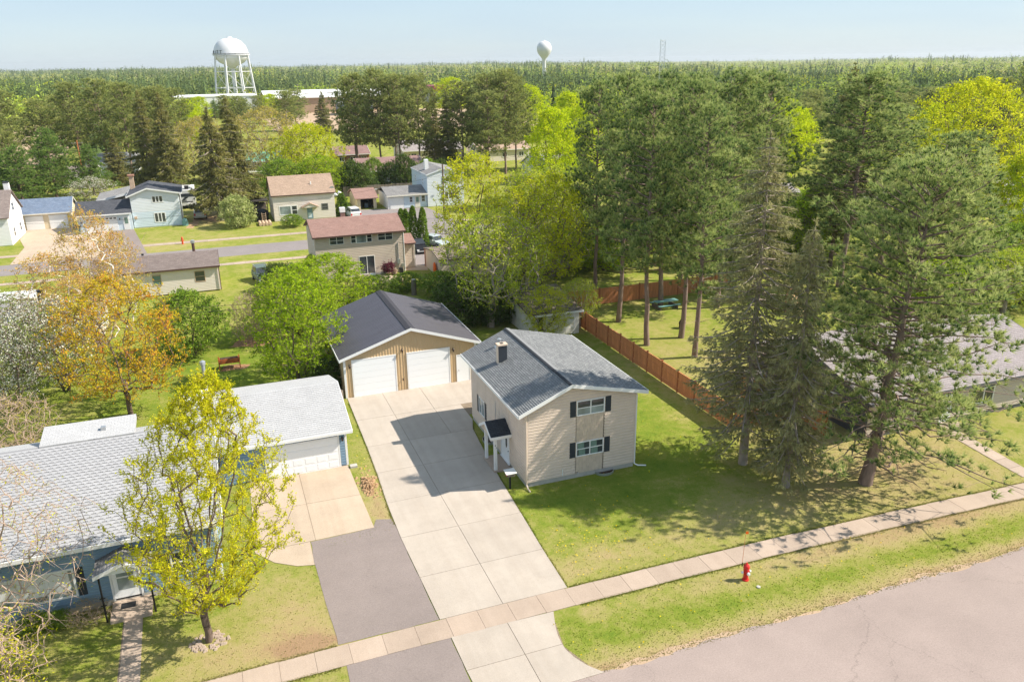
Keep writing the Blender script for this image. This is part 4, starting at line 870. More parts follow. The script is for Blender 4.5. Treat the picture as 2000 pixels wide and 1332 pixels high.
fascia(h, [(x1+.05, 96.597, 3.25), (23.2, 96.597, 3.25)], M['dark_trim'], .14, off=(0, -.04, 0)); MB().tube([(23.05, 96.9, 3.1), (23.05, 96.9, .3), (23.3, 96.6, .1)], .045, 6).build('annex_downspout', M['cream'], h)
# tan long house
h = thing('tan_bungalow', 'single-storey tan house with brown-grey roof behind the orange maple', 'house', (-6, 98, 0))
gable_x(h, -13.5, -.45, 95.4, 102.0, 2.95, 98.7, 3.95, .35, .2, M['tan_siding'], M['roof_brown'], .1, .14, M['dark_trim'])
wn = [(-7.5, -6.55, 1.25, 2.45), (-3.05, -1.93, 1.25, 2.5)]
siding(h, M['cream_siding'], [dict(ax='x', c=95.4, sg=-1, a0=-13.5, a1=-.5, z0=.15, z1=2.9, holes=wn, e=.17), dict(ax='y', c=-.45, sg=1, a0=95.4, a1=102, z0=.15, z1=3.9, e=.17, top=[(95.4, 2.9), (98.7, 3.9), (102, 2.9)])])
for q in wn: window(h, 'x', 95.4, -1, *q, 1, 2, fm=M['chim_tan'], gm=M['curtain'] if q is wn[0] else M['glass'])
MB().tube([(-2.85, 99.2, 3.9), (-2.85, 99.2, 5.0)], .17, 10).build('flue_pipe', M['dark_trim'], h); MB().lathe((-2.85, 99.2, 5.0), [(.24, 0), (.24, .3), (.1, .36)], 10).build('flue_cap', M['galv'], h)
part('roof_vent', M['black'], h, (-8.5, -8.25, 98.9, 99.15, 3.9, 4.25)); MB().tube([(-.38, 95.25, 2.9), (-.38, 95.25, .1)], .05, 6).build('downspout', M['dark_trim'], h)
# low pale-roofed outbuilding behind the blossom trees and the camper beside it
h = thing('low_outbuilding', 'low outbuilding with flat pale roof behind the white blossom trees', 'shed', (-19, 84, 0))
part('wall', M['shed_white'], h, (-27, -11.5, 80.5, 87.5, 0, 2.3)); b = MB(); slope(b, (-27.3, 80.0, 2.3), (-11.2, 80.0, 2.3), (-11.2, 88, 2.75), (-27.3, 88, 2.75), .2); b.build('roof', M['roof_grey'], h); fascia(h, [(-27.3, 79.997, 2.3), (-11.2, 79.997, 2.3)], M['white'], .22, off=(0, -.04, 0)); window(h, 'x', 80.5, -1, -20.3, -19.2, 1.1, 1.9, 1, 1)
# yellow double garage
h = thing('yellow_double_garage', 'pale yellow double garage with blue-grey roof at the far left', 'garage', (-25.5, 149, 0))
gable_x(h, -29.2, -21.85, 145.6, 152.5, 2.6, 149, 4.35, .35, .3, M['yellow_siding'], M['roof_blue'], 0, .2, M['cream'])
for q in ((-28.4, -25.85), (-25.05, -22.4)): panel_door(h, q[0], q[1], 145.57, .02, 2.2, 4, M['white_siding'])
for x in (-28.75, -22.15): wall_lamp(h, x, 145.56, 1.9)
part('entry_door', M['dark_trim'], h, (-29.15, -28.8, 145.52, 145.6, 0, 2.1)); part('corner_trim', M['white'], h, (-21.92, -21.8, 145.54, 145.7, 0, 2.5))
# white two-storey house, far left
h = thing('white_gable_house', 'white two-storey house with steep gable cut by the left edge', 'house', (-33, 142, 0))
hx1 = -28.3
MB().prism([(hx1, 133.6, 0), (hx1, 143.6, 0), (hx1, 143.6, 4.2), (hx1, 138.6, 7.3), (hx1, 133.6, 4.2)], (-9, 0, 0)).build('wall', M['white_siding'], h)
b = MB(); slope(b, (-37.5, 133.2, 4.1), (hx1+.3, 133.2, 4.1), (hx1+.3, 138.6, 7.45), (-37.5, 138.6, 7.45), .14, .2); slope(b, (-37.5, 144, 4.1), (hx1+.3, 144, 4.1), (hx1+.3, 138.6, 7.45), (-37.5, 138.6, 7.45), .14, .2); b.build('roof', M['roof_brown'], h)
siding(h, M['white_siding'], [dict(ax='y', c=hx1, sg=1, a0=133.6, a1=143.6, z0=.1, z1=7.2, e=.2, top=[(133.6, 4.2), (138.6, 7.3), (143.6, 4.2)], holes=[(137.6, 139, 4.4, 5.6), (135.6, 136.9, .9, 2.2), (140.2, 141.5, .9, 2.2)]), dict(ax='x', c=133.6, sg=-1, a0=-37.3, a1=hx1, z0=.1, z1=4.1, e=.2)])
for q in ((137.6, 139, 4.4, 5.6), (135.6, 136.9, .9, 2.2), (140.2, 141.5, .9, 2.2)): window(h, 'y', hx1, 1, *q, 1, 2)
cw = part('chimney', M['white_siding'], h, (-29.4, -28.7, 140.8, 141.6, 5.5, 8.2)); part('chimney_cap', M['black'], cw, (-29.45, -28.65, 140.75, 141.65, 8.2, 8.35))
# blue-and-white house with attached garage
h = thing('ice_blue_house', 'two-storey pale blue house with dark gable roof and wide attached garage', 'house', (-9, 144, 0))
gg_ = gable_y(h, -12.35, -5.1, 140.2, 149.0, 5.15, -9.7, 6.15, .5, .4, M['ice_blue'], M['roof_slate'], .0, .2, zeR=5.2)
wA = (-9.2, -7.5, 3.85, 5.0); wB = (-9.2, -7.45, .7, 2.3)
siding(h, M['ice_blue'], [dict(ax='x', c=140.2, sg=-1, a0=-12.3, a1=-5.15, z0=2.55, z1=6.1, holes=[wA], e=.24, top=[(-12.35, 5.15), (-9.7, 6.15), (-5.1, 5.2)])])
siding(h, M['pale_blue'], [dict(ax='x', c=140.2, sg=-1, a0=-12.3, a1=-5.15, z0=.15, z1=2.5, holes=[wB], e=.24)], name='lower_siding')
for q in (wA, wB): window(h, 'x', 140.2, -1, *q, 3, 1, fr=.13)
part('flower_pot', M['chim_tan'], h, (-12.1, -11.7, 139.95, 140.15, 1.5, 1.9))
bc = part('chimney', M['chim_tan'], h, (-12.6, -11.9, 147.3, 148.0, 4.5, 7.4)); part('chimney_cap', M['brick'], bc, (-12.75, -11.75, 147.15, 148.15, 7.4, 7.65))
part('garage_wall', M['pale_blue'], h, (-20.2, -12.45, 139.6, 146.8, 0, 2.65))
b = MB(); slope(b, (-20.5, 139.15, 2.7), (-12.36, 139.15, 2.7), (-12.36, 143.2, 4.35), (-20.5, 143.2, 4.35), .14, .2); slope(b, (-20.5, 147.3, 2.7), (-12.36, 147.3, 2.7), (-12.36, 143.2, 4.35), (-20.5, 143.2, 4.35), .14, .2); b.build('garage_roof', M['roof_slate'], h)
fascia(h, [(-20.5, 139.147, 2.7), (-12.4, 139.147, 2.7)], M['white'], .18, off=(0, -.05, 0))
gd = panel_door(h, -19.2, -14.55, 139.57, .02, 2.25, 4, M['white_siding'])
for k in range(8): part('door_light', M['glass'], gd, (-19.0+k*.56, -18.62+k*.56, 139.5, 139.52, 1.86, 2.1))
en = part('entry_door', M['white_siding'], h, (-13.75, -12.85, 139.54, 139.6, .03, 2.1)); part('door_pane', M['curtain'], en, (-13.55, -13.05, 139.52, 139.535, 1.0, 1.95))
part('sign_board', M['chim_tan'], h, (-17.3, -16.4, 139.5, 139.6, 2.36, 2.52)); wall_lamp(h, -14.2, 139.57, 1.8); wall_lamp(h, -19.7, 139.57, 1.6)
ca = thing('lean_to_carport', 'dark open carport with pale sloping roof behind the pale blue house', 'carport', (-14.5, 150, 0))
b = MB(); slope(b, (-18.3, 149.2, 3.5), (-12.8, 149.2, 4.6), (-12.8, 156, 4.9), (-18.3, 156, 3.8), .18); b.build('roof', M['roof_grey'], ca); fascia(ca, [(-18.3, 149.197, 3.5), (-12.8, 149.197, 4.6)], M['white'], .35, off=(0, -.05, 0))
part('back_wall', M['grey_siding'], ca, (-18.1, -12.9, 155.4, 155.6, 0, 3.6)); 
for x in (-18, -13): part('post', M['black'], ca, (x, x+.15, 149.4, 149.55, 0, 3.4))
for k, x in enumerate((-17.3, -13.9)):
    t = thing('white_storage_tank', ('left' if k == 0 else 'right') + ' rounded white tank stored in the open carport', 'tank', (x, 151, 0), 'tanks under the carport')
    MB().tube([(x, 150.2, 2.2), (x, 152.4, 2.2)], .75, 14).build('drum', M['white'], t); part('stand', M['black'], t, (x-.5, x+.5, 150.4, 152.2, 0, 1.5))
# cream house with steep roof
h = thing('cream_house', 'cream house with big tan shingle roof and small door hood on the rear street', 'house', (14.3, 141, 0))
gable_x(h, 9.2, 19.2, 136.6, 145, 4.3, 140.8, 6.75, .3, .25, M['cream_siding'], M['roof_tan'], 0, .2, M['dark_trim'])
wn = [(10.0, 13.0, .9, 2.55), (14.5, 15.5, .1, 2.1), (16.95, 18.05, 1.4, 2.5)]
siding(h, M['cream_siding'], [dict(ax='x', c=136.6, sg=-1, a0=9.2, a1=19.2, z0=.1, z1=4.25, holes=wn, e=.24), dict(ax='y', c=9.2, sg=-1, a0=136.6, a1=145, z0=.1, z1=6.6, e=.24, top=[(136.6, 4.3), (140.8, 6.75), (145, 4.3)])])
cwn = window(h, 'x', 136.6, -1, 10.05, 12.0, .95, 2.5, 1, 1, fr=.12, gm=M['glass_pale'], fm=M['white']); window(h, 'x', 136.6, -1, 12.02, 13.0, .95, 2.5, 1, 2, fr=.1); window(h, 'x', 136.6, -1, *wn[2], 1, 2, fr=.12, fm=M['roof_grey'])
part('entry_door', M['blue_siding'], h, (14.55, 15.4, 136.53, 136.6, .1, 2.05)); part('door_poster', M['pale_blue'], h, (14.65, 15.2, 136.5, 136.525, .3, 1.1))
b = MB(); slope(b, (13.6, 135.4, 2.2), (13.6, 136.58, 2.2), (15, 136.58, 2.85), (15, 135.4, 2.85), .1); slope(b, (16.4, 135.4, 2.2), (16.4, 136.58, 2.2), (15, 136.58, 2.85), (15, 135.4, 2.85), .1); b.build('door_hood', M['roof_tan'], h)
MB().prism([(13.8, 135.5, 2.12), (16.2, 135.5, 2.12), (15, 135.5, 2.72)], (0, .05, 0)).build('hood_gable', M['cream_siding'], h)
MB().tube([(15.7, 138.4, 5.5), (15.7, 138.4, 6.0)], .09, 8).build('vent_pipe', M['white'], h); window(h, 'y', 9.2, -1, 139.6, 140.6, 4.6, 5.6, 1, 1)
b = MB(); b.prism([(19.0+.42*math.cos(a), 137.2, 4.75+.42*math.sin(a)) for a in np.linspace(0, 6.283, 14, endpoint=False)], (0, .06, 0)); b.tube([(19.0, 137.25, 4.7), (19.0, 137.5, 4.5)], .04, 6); b.build('satellite_dish', M['galv'], h)
# small open tan garage
h = thing('open_tan_garage', 'small tan garage with open door and reddish roof beside the cream house', 'garage', (25.5, 145, 0))
MB().prism([(23.9, 142.2, 0), (23.9, 142.2, 2.0), (23.9, 146, 3.1), (23.9, 150, 2.0), (23.9, 150, 0)], (.15, 0, 0)).build('side_wall', M['yellow_siding'], h); MB().prism([(27.2, 142.2, 0), (27.2, 142.2, 2.0), (27.2, 146, 3.1), (27.2, 150, 2.0), (27.2, 150, 0)], (.15, 0, 0)).build('side_wall', M['yellow_siding'], h)
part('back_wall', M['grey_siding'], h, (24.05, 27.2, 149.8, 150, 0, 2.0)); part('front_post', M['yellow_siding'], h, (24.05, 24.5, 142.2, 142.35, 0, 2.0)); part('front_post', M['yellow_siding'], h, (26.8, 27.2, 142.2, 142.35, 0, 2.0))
b = MB(); slope(b, (23.5, 141.8, 2.0), (27.7, 141.8, 2.0), (27.7, 146, 3.25), (23.5, 146, 3.25), .12, .2); slope(b, (23.5, 150.3, 2.0), (27.7, 150.3, 2.0), (27.7, 146, 3.25), (23.5, 146, 3.25), .12, .2); b.build('roof', M['roof_red'], h)
for k, (x, y, z) in enumerate(((24.9, 145, 1.0), (25.8, 144, .8), (26.4, 144.6, 1.3))): tag(MB().box(x-.3, x+.3, y-.3, y+.3, 0, z).box(x-.22, x+.2, y-.35, y-.31, .1, z*.6).build('storage_box', (M['greywood'], M['blue_trim'], M['tarp_black'])[k]), ('grey', 'blue-grey', 'black')[k] + ' box stored inside the open tan garage', 'box')
# pale blue house two
h = thing('white_blue_house', 'two-storey white-blue house with grey gable roof and low garage behind the pole', 'house', (39.5, 145, 0))
gable_y(h, 36.2, 43.0, 139.8, 151.0, 5.65, 39.2, 6.6, .15, .2, M['pale_blue'], M['roof_grey'], 0, .2, zeR=5.7, trim=M['ice_blue'])
wA = (39.45, 41.35, 4.2, 5.35); wB = (39.3, 41.5, 1.15, 2.6)
siding(h, M['ice_blue'], [dict(ax='x', c=139.8, sg=-1, a0=36.2, a1=43, z0=.1, z1=6.55, holes=[wA, wB], e=.26, top=[(36.2, 5.65), (39.2, 6.6), (43, 5.7)])])
siding(h, M['pale_blue'], [dict(ax='y', c=36.2, sg=-1, a0=139.8, a1=151, z0=.1, z1=5.6, e=.26)], name='side_siding')
window(h, 'x', 139.8, -1, *wA, 2, 1, fr=.14); window(h, 'x', 139.8, -1, *wB, 3, 1, fr=.14)
for q in (wA, wB):
    for a in (q[0]-.48, q[1]+.04): part('shutter', M['blue_trim'], h, (a, a+.44, 139.7, 139.8, q[2], q[3]))
for y in (142.2, 147.5): window(h, 'y', 36.2, -1, y, y+1, 3.6, 4.8, 1, 2, fr=.1)
part('chimney', M['white_siding'], h, (37.0, 37.7, 144, 144.8, 5.8, 7.9))
lettering(h, '44', .55, M['blue_trim'], (37.1, 139.7, 1.75), name='house_number')
part('garage_wall', M['white_siding'], h, (29.0, 36.1, 140.2, 148, 0, 2.45))
b = MB(); slope(b, (28.7, 139.7, 2.45), (36.15, 139.7, 2.45), (36.15, 144, 3.5), (28.7, 144, 3.5), .14, .2); slope(b, (28.7, 148.3, 2.45), (36.15, 148.3, 2.45), (36.15, 144, 3.5), (28.7, 144, 3.5), .14, .2); b.build('garage_roof', M['roof_grey'], h)
fascia(h, [(28.7, 139.697, 2.45), (36.15, 139.697, 2.45)], M['cream'], .2, off=(0, -.05, 0))
panel_door(h, 29.4, 31.8, 140.17, .02, 2.05, 4, M['white_siding']); siding(h, M['pale_blue'], [dict(ax='x', c=140.2, sg=-1, a0=31.9, a1=36.1, z0=.1, z1=2.3, e=.24, holes=[(33.9, 34.8, 0, 2.1), (32.9, 33.5, 1, 2), (35.1, 35.8, 1, 2.1)])], name='garage_siding')
dd = part('entry_door', M['cream'], h, (33.9, 34.8, 140.12, 140.2, .05, 2.1)); part('door_pane', M['curtain'], dd, (34.1, 34.6, 140.1, 140.115, 1.0, 1.9)); window(h, 'x', 140.2, -1, 32.9, 33.5, 1, 2, 1, 2); window(h, 'x', 140.2, -1, 35.1, 35.8, 1, 2.1, 1, 2)
# old flat-roofed garage beside the red-roofed house
h = thing('old_side_garage', 'old tan garage with worn blackened roof half hidden by the yellow-green tree', 'garage', (28, 93, 0))
MB().prism([(24.45, 90.2, 0), (24.45, 97.2, 0), (24.45, 97.2, 2.3), (24.45, 93.5, 2.75), (24.45, 90.2, 2.3)], (8, 0, 0)).build('wall', M['tan_siding'], h)
b = MB(); slope(b, (24.3, 90.0, 2.35), (32.6, 90.0, 2.35), (32.6, 93.6, 2.9), (24.3, 93.6, 2.9), .12); slope(b, (24.3, 97.4, 2.35), (32.6, 97.4, 2.35), (32.6, 93.6, 2.9), (24.3, 93.6, 2.9), .12); b.build('roof', M['roof_old'], h); part('corner_trim', M['brick'], h, (24.38, 24.45, 96.9, 97.25, 0, 2.3))
# grey-white garden shed by the cedar fence
h = thing('white_shed', 'weathered white single garage with mossy striped roof beside the cedar fence', 'shed', (29, 68, 0))
part('wall', M['shed_white'], h, (26.3, 31.2, 65.5, 71.2, 0, 2.3))
dr_ = part('double_door', M['shed_white'], h, (27.9, 30.6, 65.42, 65.5, .05, 2.05)); [part('door_panel', M['shed_white'], dr_, (a, a+.84, 65.38, 65.415, z, z+.44)) for a in (27.95, 28.85, 29.75) for z in (.1, .58, 1.06, 1.54)]
part('side_opening', M['black'], h, (27.0, 27.45, 65.45, 65.5, .3, 2.0)); part('door_trim', M['white'], h, (27.75, 27.88, 65.4, 65.5, 0, 2.2), (30.62, 30.75, 65.4, 65.5, 0, 2.2), (27.75, 30.75, 65.4, 65.5, 2.1, 2.22))
b = MB(); slope(b, (26.0, 65.1, 2.35), (31.5, 65.1, 2.35), (31.5, 71.6, 3.3), (26.0, 71.6, 3.3), .14, .28); b.build('roof', M['roof_old'], h); fascia(h, [(26, 65.097, 2.35), (31.5, 65.097, 2.35)], M['white'], .16, off=(0, -.04, 0))
# lilac-roofed house at the right; gable shade put into its dark wall colour
h = thing('lilac_roof_house', 'house with shade-darkened walls and broad pale lilac roof behind the front pines', 'house', (48, 43, 0))
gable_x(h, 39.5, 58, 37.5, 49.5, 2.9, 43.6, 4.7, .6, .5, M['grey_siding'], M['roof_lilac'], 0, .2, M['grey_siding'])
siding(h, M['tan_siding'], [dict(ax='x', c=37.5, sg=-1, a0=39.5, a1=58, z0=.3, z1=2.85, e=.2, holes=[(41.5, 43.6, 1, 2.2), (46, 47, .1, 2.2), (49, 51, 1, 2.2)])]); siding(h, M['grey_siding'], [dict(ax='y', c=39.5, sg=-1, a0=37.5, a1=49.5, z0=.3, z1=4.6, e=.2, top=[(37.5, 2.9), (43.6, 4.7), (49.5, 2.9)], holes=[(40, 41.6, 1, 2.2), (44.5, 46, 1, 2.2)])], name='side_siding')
for q in ((41.5, 43.6), (49, 51)): window(h, 'x', 37.5, -1, q[0], q[1], 1, 2.2, 2, 1, fr=.09)
for q in ((40, 41.6), (44.5, 46)): window(h, 'y', 39.5, -1, q[0], q[1], 1, 2.2, 2, 1, fr=.09)
part('entry_door', M['white_door'], h, (46, 47, 37.42, 37.5, .1, 2.2)); part('step', M['walk'], h, (45.6, 47.4, 36.4, 37.4, 0, .15))
# far buildings glimpsed under the pines
def far_house(nm, lab, x0, x1, y0, y1, ze, zr, mw, mr, wins=3):
    h = thing(nm, lab, 'house', ((x0+x1)/2, (y0+y1)/2, 0)); gable_x(h, x0, x1, y0, y1, ze, (y0+y1)/2, zr, .4, .3, mw, mr)
    for k in range(wins):
        a = x0+(k+.5)*(x1-x0)/wins; window(h, 'x', y0, -1, a-.7, a+.7, 1.0, 2.2, 2, 1, fr=.1)
    return h
far_house('purple_roof_house', 'grey house with purple-red roof under the tall pines', 30, 44, 172, 182, 2.9, 5.0, M['blue_trim'], M['purple'])
far_house('brick_roof_house', 'house with brick-red roof left of the pine row', 30.5, 39, 208, 217, 2.8, 4.4, M['brick'], M['purple'])
far_house('pale_roof_house', 'pale-roofed house far behind the pine row', 48, 64, 208, 220, 2.9, 5.0, M['cream_siding'], M['roof_lilac'])
far_house('tan_roof_house', 'house with pinkish-tan roof at the right end of the pine row', 66, 80, 200, 211, 2.9, 5.0, M['cream_siding'], M['roof_tan'])
far_house('green_roof_house', 'small house with green roof behind the tan budding tree', 9, 17, 205, 213, 2.6, 4.2, M['white_siding'], M['green_roof'], 2)
far_house('white_cottage', 'white house with pale grey roof among the left pines', -27, -16, 216, 226, 2.7, 4.6, M['white_siding'], M['roof_light'])
far_house('tiny_grey_house', 'small house with brown-grey roof beside the orange pole', -29, -23, 196, 204, 2.5, 4.0, M['white_siding'], M['roof_brown'], 2)
far_house('right_pale_house', 'pale-roofed house glimpsed between the trunks right of centre', 74, 90, 104, 114, 2.9, 4.9, M['white_siding'], M['roof_lilac'])
far_house('right_edge_house', 'white house with grey roof near the right edge behind the yellow tree', 118, 134, 92, 103, 2.9, 4.9, M['white_siding'], M['roof_grey'])
far_house('mid_white_house', 'white house half hidden behind the lime trees in the centre', 66, 76, 160, 170, 3.0, 5.2, M['white_siding'], M['roof_grey'])
wh = thing('long_warehouse', 'long warehouse with white roof and tan walls striped brown', 'warehouse', (60, 470, 0))
MB().prism([(33, 452, 0), (33, 452, 8), (33, 470, 11), (33, 490, 8), (33, 490, 0)], (67, 0, 0)).build('wall', M['sand'], wh)
b = MB(); slope(b, (32, 451, 7.9), (101, 451, 7.9), (101, 470, 11.2), (32, 470, 11.2), .3); slope(b, (32, 491, 7.9), (101, 491, 7.9), (101, 470, 11.2), (32, 470, 11.2), .3); b.build('roof', M['white'], wh)
for k in range(2, 7): part('skylight', M['found'], wh, (18+k*12, 20.2+k*12, 459.4, 462, 9.4, 9.9))
for k in range(6): part('wall_stripe', M['brick'], wh, (36+k*12, 36.9+k*12, 451.9, 452, 0, 7.8))
wb = thing('white_plant_building', 'low white plant building under the legged water tower', 'building', (7, 515, 0)); part('wall', M['steel_white'], wb, (-17, 31, 500, 530, 0, 7.6)); part('roof_edge', M['white'], wb, (-17.5, 31.5, 499.6, 530.5, 7.6, 8.2)); [part('wall_panel', M['white'], wb, (-16+k*6, -11+k*6, 499.75, 500, .5, 7)) for k in range(7)]
gb = thing('grey_gable_shed', 'grey metal shed with white roof in front of the warehouse', 'shed', (75, 420, 0)); gable_y(gb, 66, 82, 418, 436, 6, 74, 9.5, .5, .4, M['blue_trim'], M['white']); part('vent', M['white'], gb, (73, 75, 417.8, 418, 5, 6))
mb2 = thing('maroon_building', 'maroon-topped industrial building behind the pine row', 'building', (150, 520, 0)); part('wall', M['found'], mb2, (138, 152, 515, 540, 0, 7)); part('upper_wall', M['maroon'], mb2, (137.5, 152.5, 514.5, 540.5, 7, 10.5)); [part('window', M['glass'], mb2, (139+k*4, 141+k*4, 514.8, 515, 3, 5)) for k in range(3)]
mb3 = thing('maroon_block', 'small maroon block right of the lime tree near the horizon', 'building', (205, 480, 0)); part('wall', M['maroon'], mb3, (199, 207, 470, 490, 0, 7.5)); part('roof_edge', M['dark_trim'], mb3, (198.6, 207.4, 469.6, 490.4, 7.5, 8.0))
# ------------------------------------------------------------------ cedar fence, panel by panel
fe = thing('cedar_fence', 'long stained cedar board fence between the beige house lawn and the pine yard', 'fence', (32.1, 58, 0))
pb = MB(); rr = random.Random(4); nP = 17
for k in range(nP):
    a = -1.17+k*2.34/nP; z = 1.72+rr.uniform(-.02, .02); o = rr.uniform(-.004, .004)
    pb.box(-.012+o, .012+o, a+.006, a+2.34/nP-.006, .05, z)
pb.box(-.05, -.0125, -1.17, 1.17, .35, .44); pb.box(-.05, -.0125, -1.17, 1.17, 1.12, 1.21); pb.box(-.045, .045, -1.17, 1.17, 1.74, 1.77)
t_ = pb.build('fence_panel', M['cedar'], fe, local=True); panel_me = t_.data; bpy.data.objects.remove(t_)
t_ = MB().box(-.055, .055, -.055, .055, 0, 1.86).box(-.07, .07, -.07, .07, 1.861, 1.9).build('fence_post', M['cedar_post'], fe, local=True); post_me = t_.data; bpy.data.objects.remove(t_)
def fence_run(parent, p0, p1):
    p0, p1 = Vector(p0), Vector(p1); d = p1-p0; n_ = max(1, round(d.length/2.44)); an = math.atan2(-d.x, d.y)
    for k in range(n_+1):
        q = p0+d*(k/n_)
        o = bpy.data.objects.new('fence_post', post_me); COL.objects.link(o); o.parent = parent; o.location = (q.x-parent.location.x, q.y-parent.location.y, 0); o.rotation_euler = (0, 0, an)
        if k < n_:
            q = p0+d*((k+.5)/n_); o = bpy.data.objects.new('fence_panel', panel_me); COL.objects.link(o); o.parent = parent; o.location = (q.x-parent.location.x, q.y-parent.location.y, random.uniform(-.02, .02)); o.rotation_euler = (0, 0, an); o.scale = (1, d.length/n_/2.44, 1)
fence_run(fe, (32.1, 42.3), (32.1, 73.0))
fb = thing('cedar_back_fence', 'stained cedar fence across the back of the pine yard', 'fence', (42, 73.1, 0)); fence_run(fb, (32.35, 73.1), (54, 73.1))
fr_ = thing('cedar_return_fence', 'short stained cedar fence turning from the lawn corner to the lilac-roofed house', 'fence', (35, 42, 0)); fence_run(fr_, (32.3, 42.2), (37.2, 41.6)); fence_run(fr_, (37.3, 41.4), (37.4, 39.0))
cb = thing('cedar_cabinet', 'tall stained cedar cabinet with pale lid behind the front spruces', 'cabinet', (36.2, 45.6, 0))
part('body', M['cedar'], cb, (35.6, 36.8, 45.0, 46.2, 0, 2.5)); part('lid', M['roof_lilac'], cb, (35.5, 36.9, 44.9, 46.3, 2.5, 2.6)); [part('board', M['cedar'], cb, (35.62+k*.2, 35.8+k*.2, 44.97, 45.0, .1, 2.45)) for k in range(6)]
ff = thing('weathered_board_fence', 'dark weathered board fence under the pines beside the white-blue house', 'fence', (31, 158, 0))
for k in range(24): part('board', M['greywood'], ff, (24+k*.75, 24.7+k*.75, 157.96, 158.02, 0, 1.9+.05*math.sin(k)))
part('rail', M['greywood'], ff, (24, 42, 158.025, 158.08, .5, .6), (24, 42, 158.025, 158.08, 1.4, 1.5))
# ------------------------------------------------------------------ vehicles
def loft(b, secs):
    """secs: (y, width, z0, zm, z1, top width factor)"""
    R_ = []
    for y, w_, z0, zm, z1, tf in secs:
        i = len(b.v); h_ = w_/2
        b.v += [(-h_*.92, y, z0), (h_*.92, y, z0), (h_, y, zm), (h_*tf, y, z1), (-h_*tf, y, z1), (-h_, y, zm)]; R_.append(i)
    for a, c in zip(R_[:-1], R_[1:]):
        for q in range(6): b.f.append((a+q, a+(q+1) % 6, c+(q+1) % 6, c+q))
    b.f.append(tuple(R_[0]+q for q in range(6))[::-1]); b.f.append(tuple(R_[-1]+q for q in range(6)))
def vehicle(name, label, cat, x, y, ang, mat, L_=4.7, W_=1.85, H_=1.7, pickup=False, rack=False):
    """front points to local +Y"""
    v = thing(name, label, cat, (x, y, 0), rotz=R(ang)); h = L_/2; hood = .58*H_; b = MB()
    loft(b, [(-h, W_*.93, .38, .6, hood*.95, .9), (-h+.15, W_, .3, .62, hood, .93), (-.1, W_, .28, .62, hood, .93), (h*.45, W_, .28, .62, hood*.98, .92), (h*.9, W_*.95, .3, .6, hood*.88, .88), (h, W_*.86, .38, .55, hood*.72, .86)])
    b.build('body', mat, v, local=True)
    c0, c1 = (-.15, h*.42) if pickup else (-h*.93, h*.40)
    b = MB(); t0, t1 = c0+(.12 if pickup else .35), c1-.75
    loft(b, [(c0, W_*.9, hood-.02, hood+.02, hood+.03, .97), (t0, W_*.86, hood-.02, hood+.05, H_*.97, .82), ((t0+t1)/2, W_*.86, hood-.02, hood+.05, H_, .82), (t1, W_*.86, hood-.02, hood+.05, H_*.985, .82), (c1, W_*.9, hood-.02, hood+.02, hood+.03, .97)])
    b.build('cabin', mat, v, local=True)
    g_ = H_-hood; b = MB(); wr = W_*.86*.5
    def quad(nm, p): bb = MB(); bb.face(p); bb.build(nm, M['glass'], v, local=True)
    e = .012; sl = lambda y0, y1, f: y0+(y1-y0)*f
    quad('rear_window', [(-wr*.93, sl(c0, t0, .18)-e, hood+g_*.16), (wr*.93, sl(c0, t0, .18)-e, hood+g_*.16), (wr*.84, sl(c0, t0, .86)-e, hood+g_*.84), (-wr*.84, sl(c0, t0, .86)-e, hood+g_*.84)])
    quad('windscreen', [(-wr*.95, sl(c1, t1, .1)+e, hood+g_*.13), (wr*.95, sl(c1, t1, .1)+e, hood+g_*.13), (wr*.84, sl(c1, t1, .88)+e, hood+g_*.87), (-wr*.84, sl(c1, t1, .88)+e, hood+g_*.87)])
    for s in (-1, 1):
        n_ = 2
        for k in range(n_):
            ya, yb = t0+.08+(t1-t0)*k/n_, t0+(t1-t0)*(k+1)/n_-.05
            quad('side_window', [(s*(wr*.985+e), ya, hood+g_*.2), (s*(wr*.985+e), yb, hood+g_*.2), (s*(wr*.87+e), yb, hood+g_*.82), (s*(wr*.87+e), ya, hood+g_*.82)])
        for yy in (-h*.62, h*.62):
            b = MB(); b.tube([(s*(W_/2-.2), yy, .34), (s*(W_/2+.01), yy, .34)], .34, 16); wq = b.build('wheel', M['tyre'], v, local=True); b = MB(); b.tube([(s*(W_/2+.01), yy, .34), (s*(W_/2+.03), yy, .34)], .2, 12); b.build('rim', M['galv'], wq, local=True)
        b = MB(); b.box(s*W_*.34, s*W_*.46, -h-.02, -h+.12, hood*.6, hood*.93); b.build('tail_light', M['tail'], v, local=True)
        b = MB(); b.box(s*W_*.27, s*W_*.43, h*.93, h+.015, hood*.52, hood*.7); b.build('headlight', M['head'], v, local=True)
        b = MB(); b.box(s*(W_/2), s*(W_/2+.2), c1-.35, c1-.2, hood+.05, hood+.22); b.build('mirror', mat, v, local=True)
    b = MB(); b.box(-W_*.45, W_*.45, -h-.08, -h+.05, .38, .56); b.build('rear_bumper', M['galv'] if pickup else mat, v, local=True)
    b = MB(); b.box(-W_*.42, W_*.42, h-.05, h+.07, .36, .54); b.build('front_bumper', M['galv'], v, local=True)
    b = MB(); b.box(-.26, .26, -h-.03, -h-.021, .62, .74); b.build('licence_plate', M['white'], v, local=True)
    if pickup:
        b = MB(); b.box(-W_*.4, W_*.4, -h+.12, c0-.05, hood+.0, hood+.012); b.build('bed_floor', M['black'], v, local=True)
    if rack:
        b = MB()
        for yy in (t0+.3, t1-.3): b.box(-W_*.42, W_*.42, yy, yy+.06, H_+.06, H_+.1)
        for s in (-1, 1): b.box(s*W_*.4-.02, s*W_*.4+.02, t0, t1, H_, H_+.08)
        b.build('roof_rack', M['galv'], v, local=True)
    return v
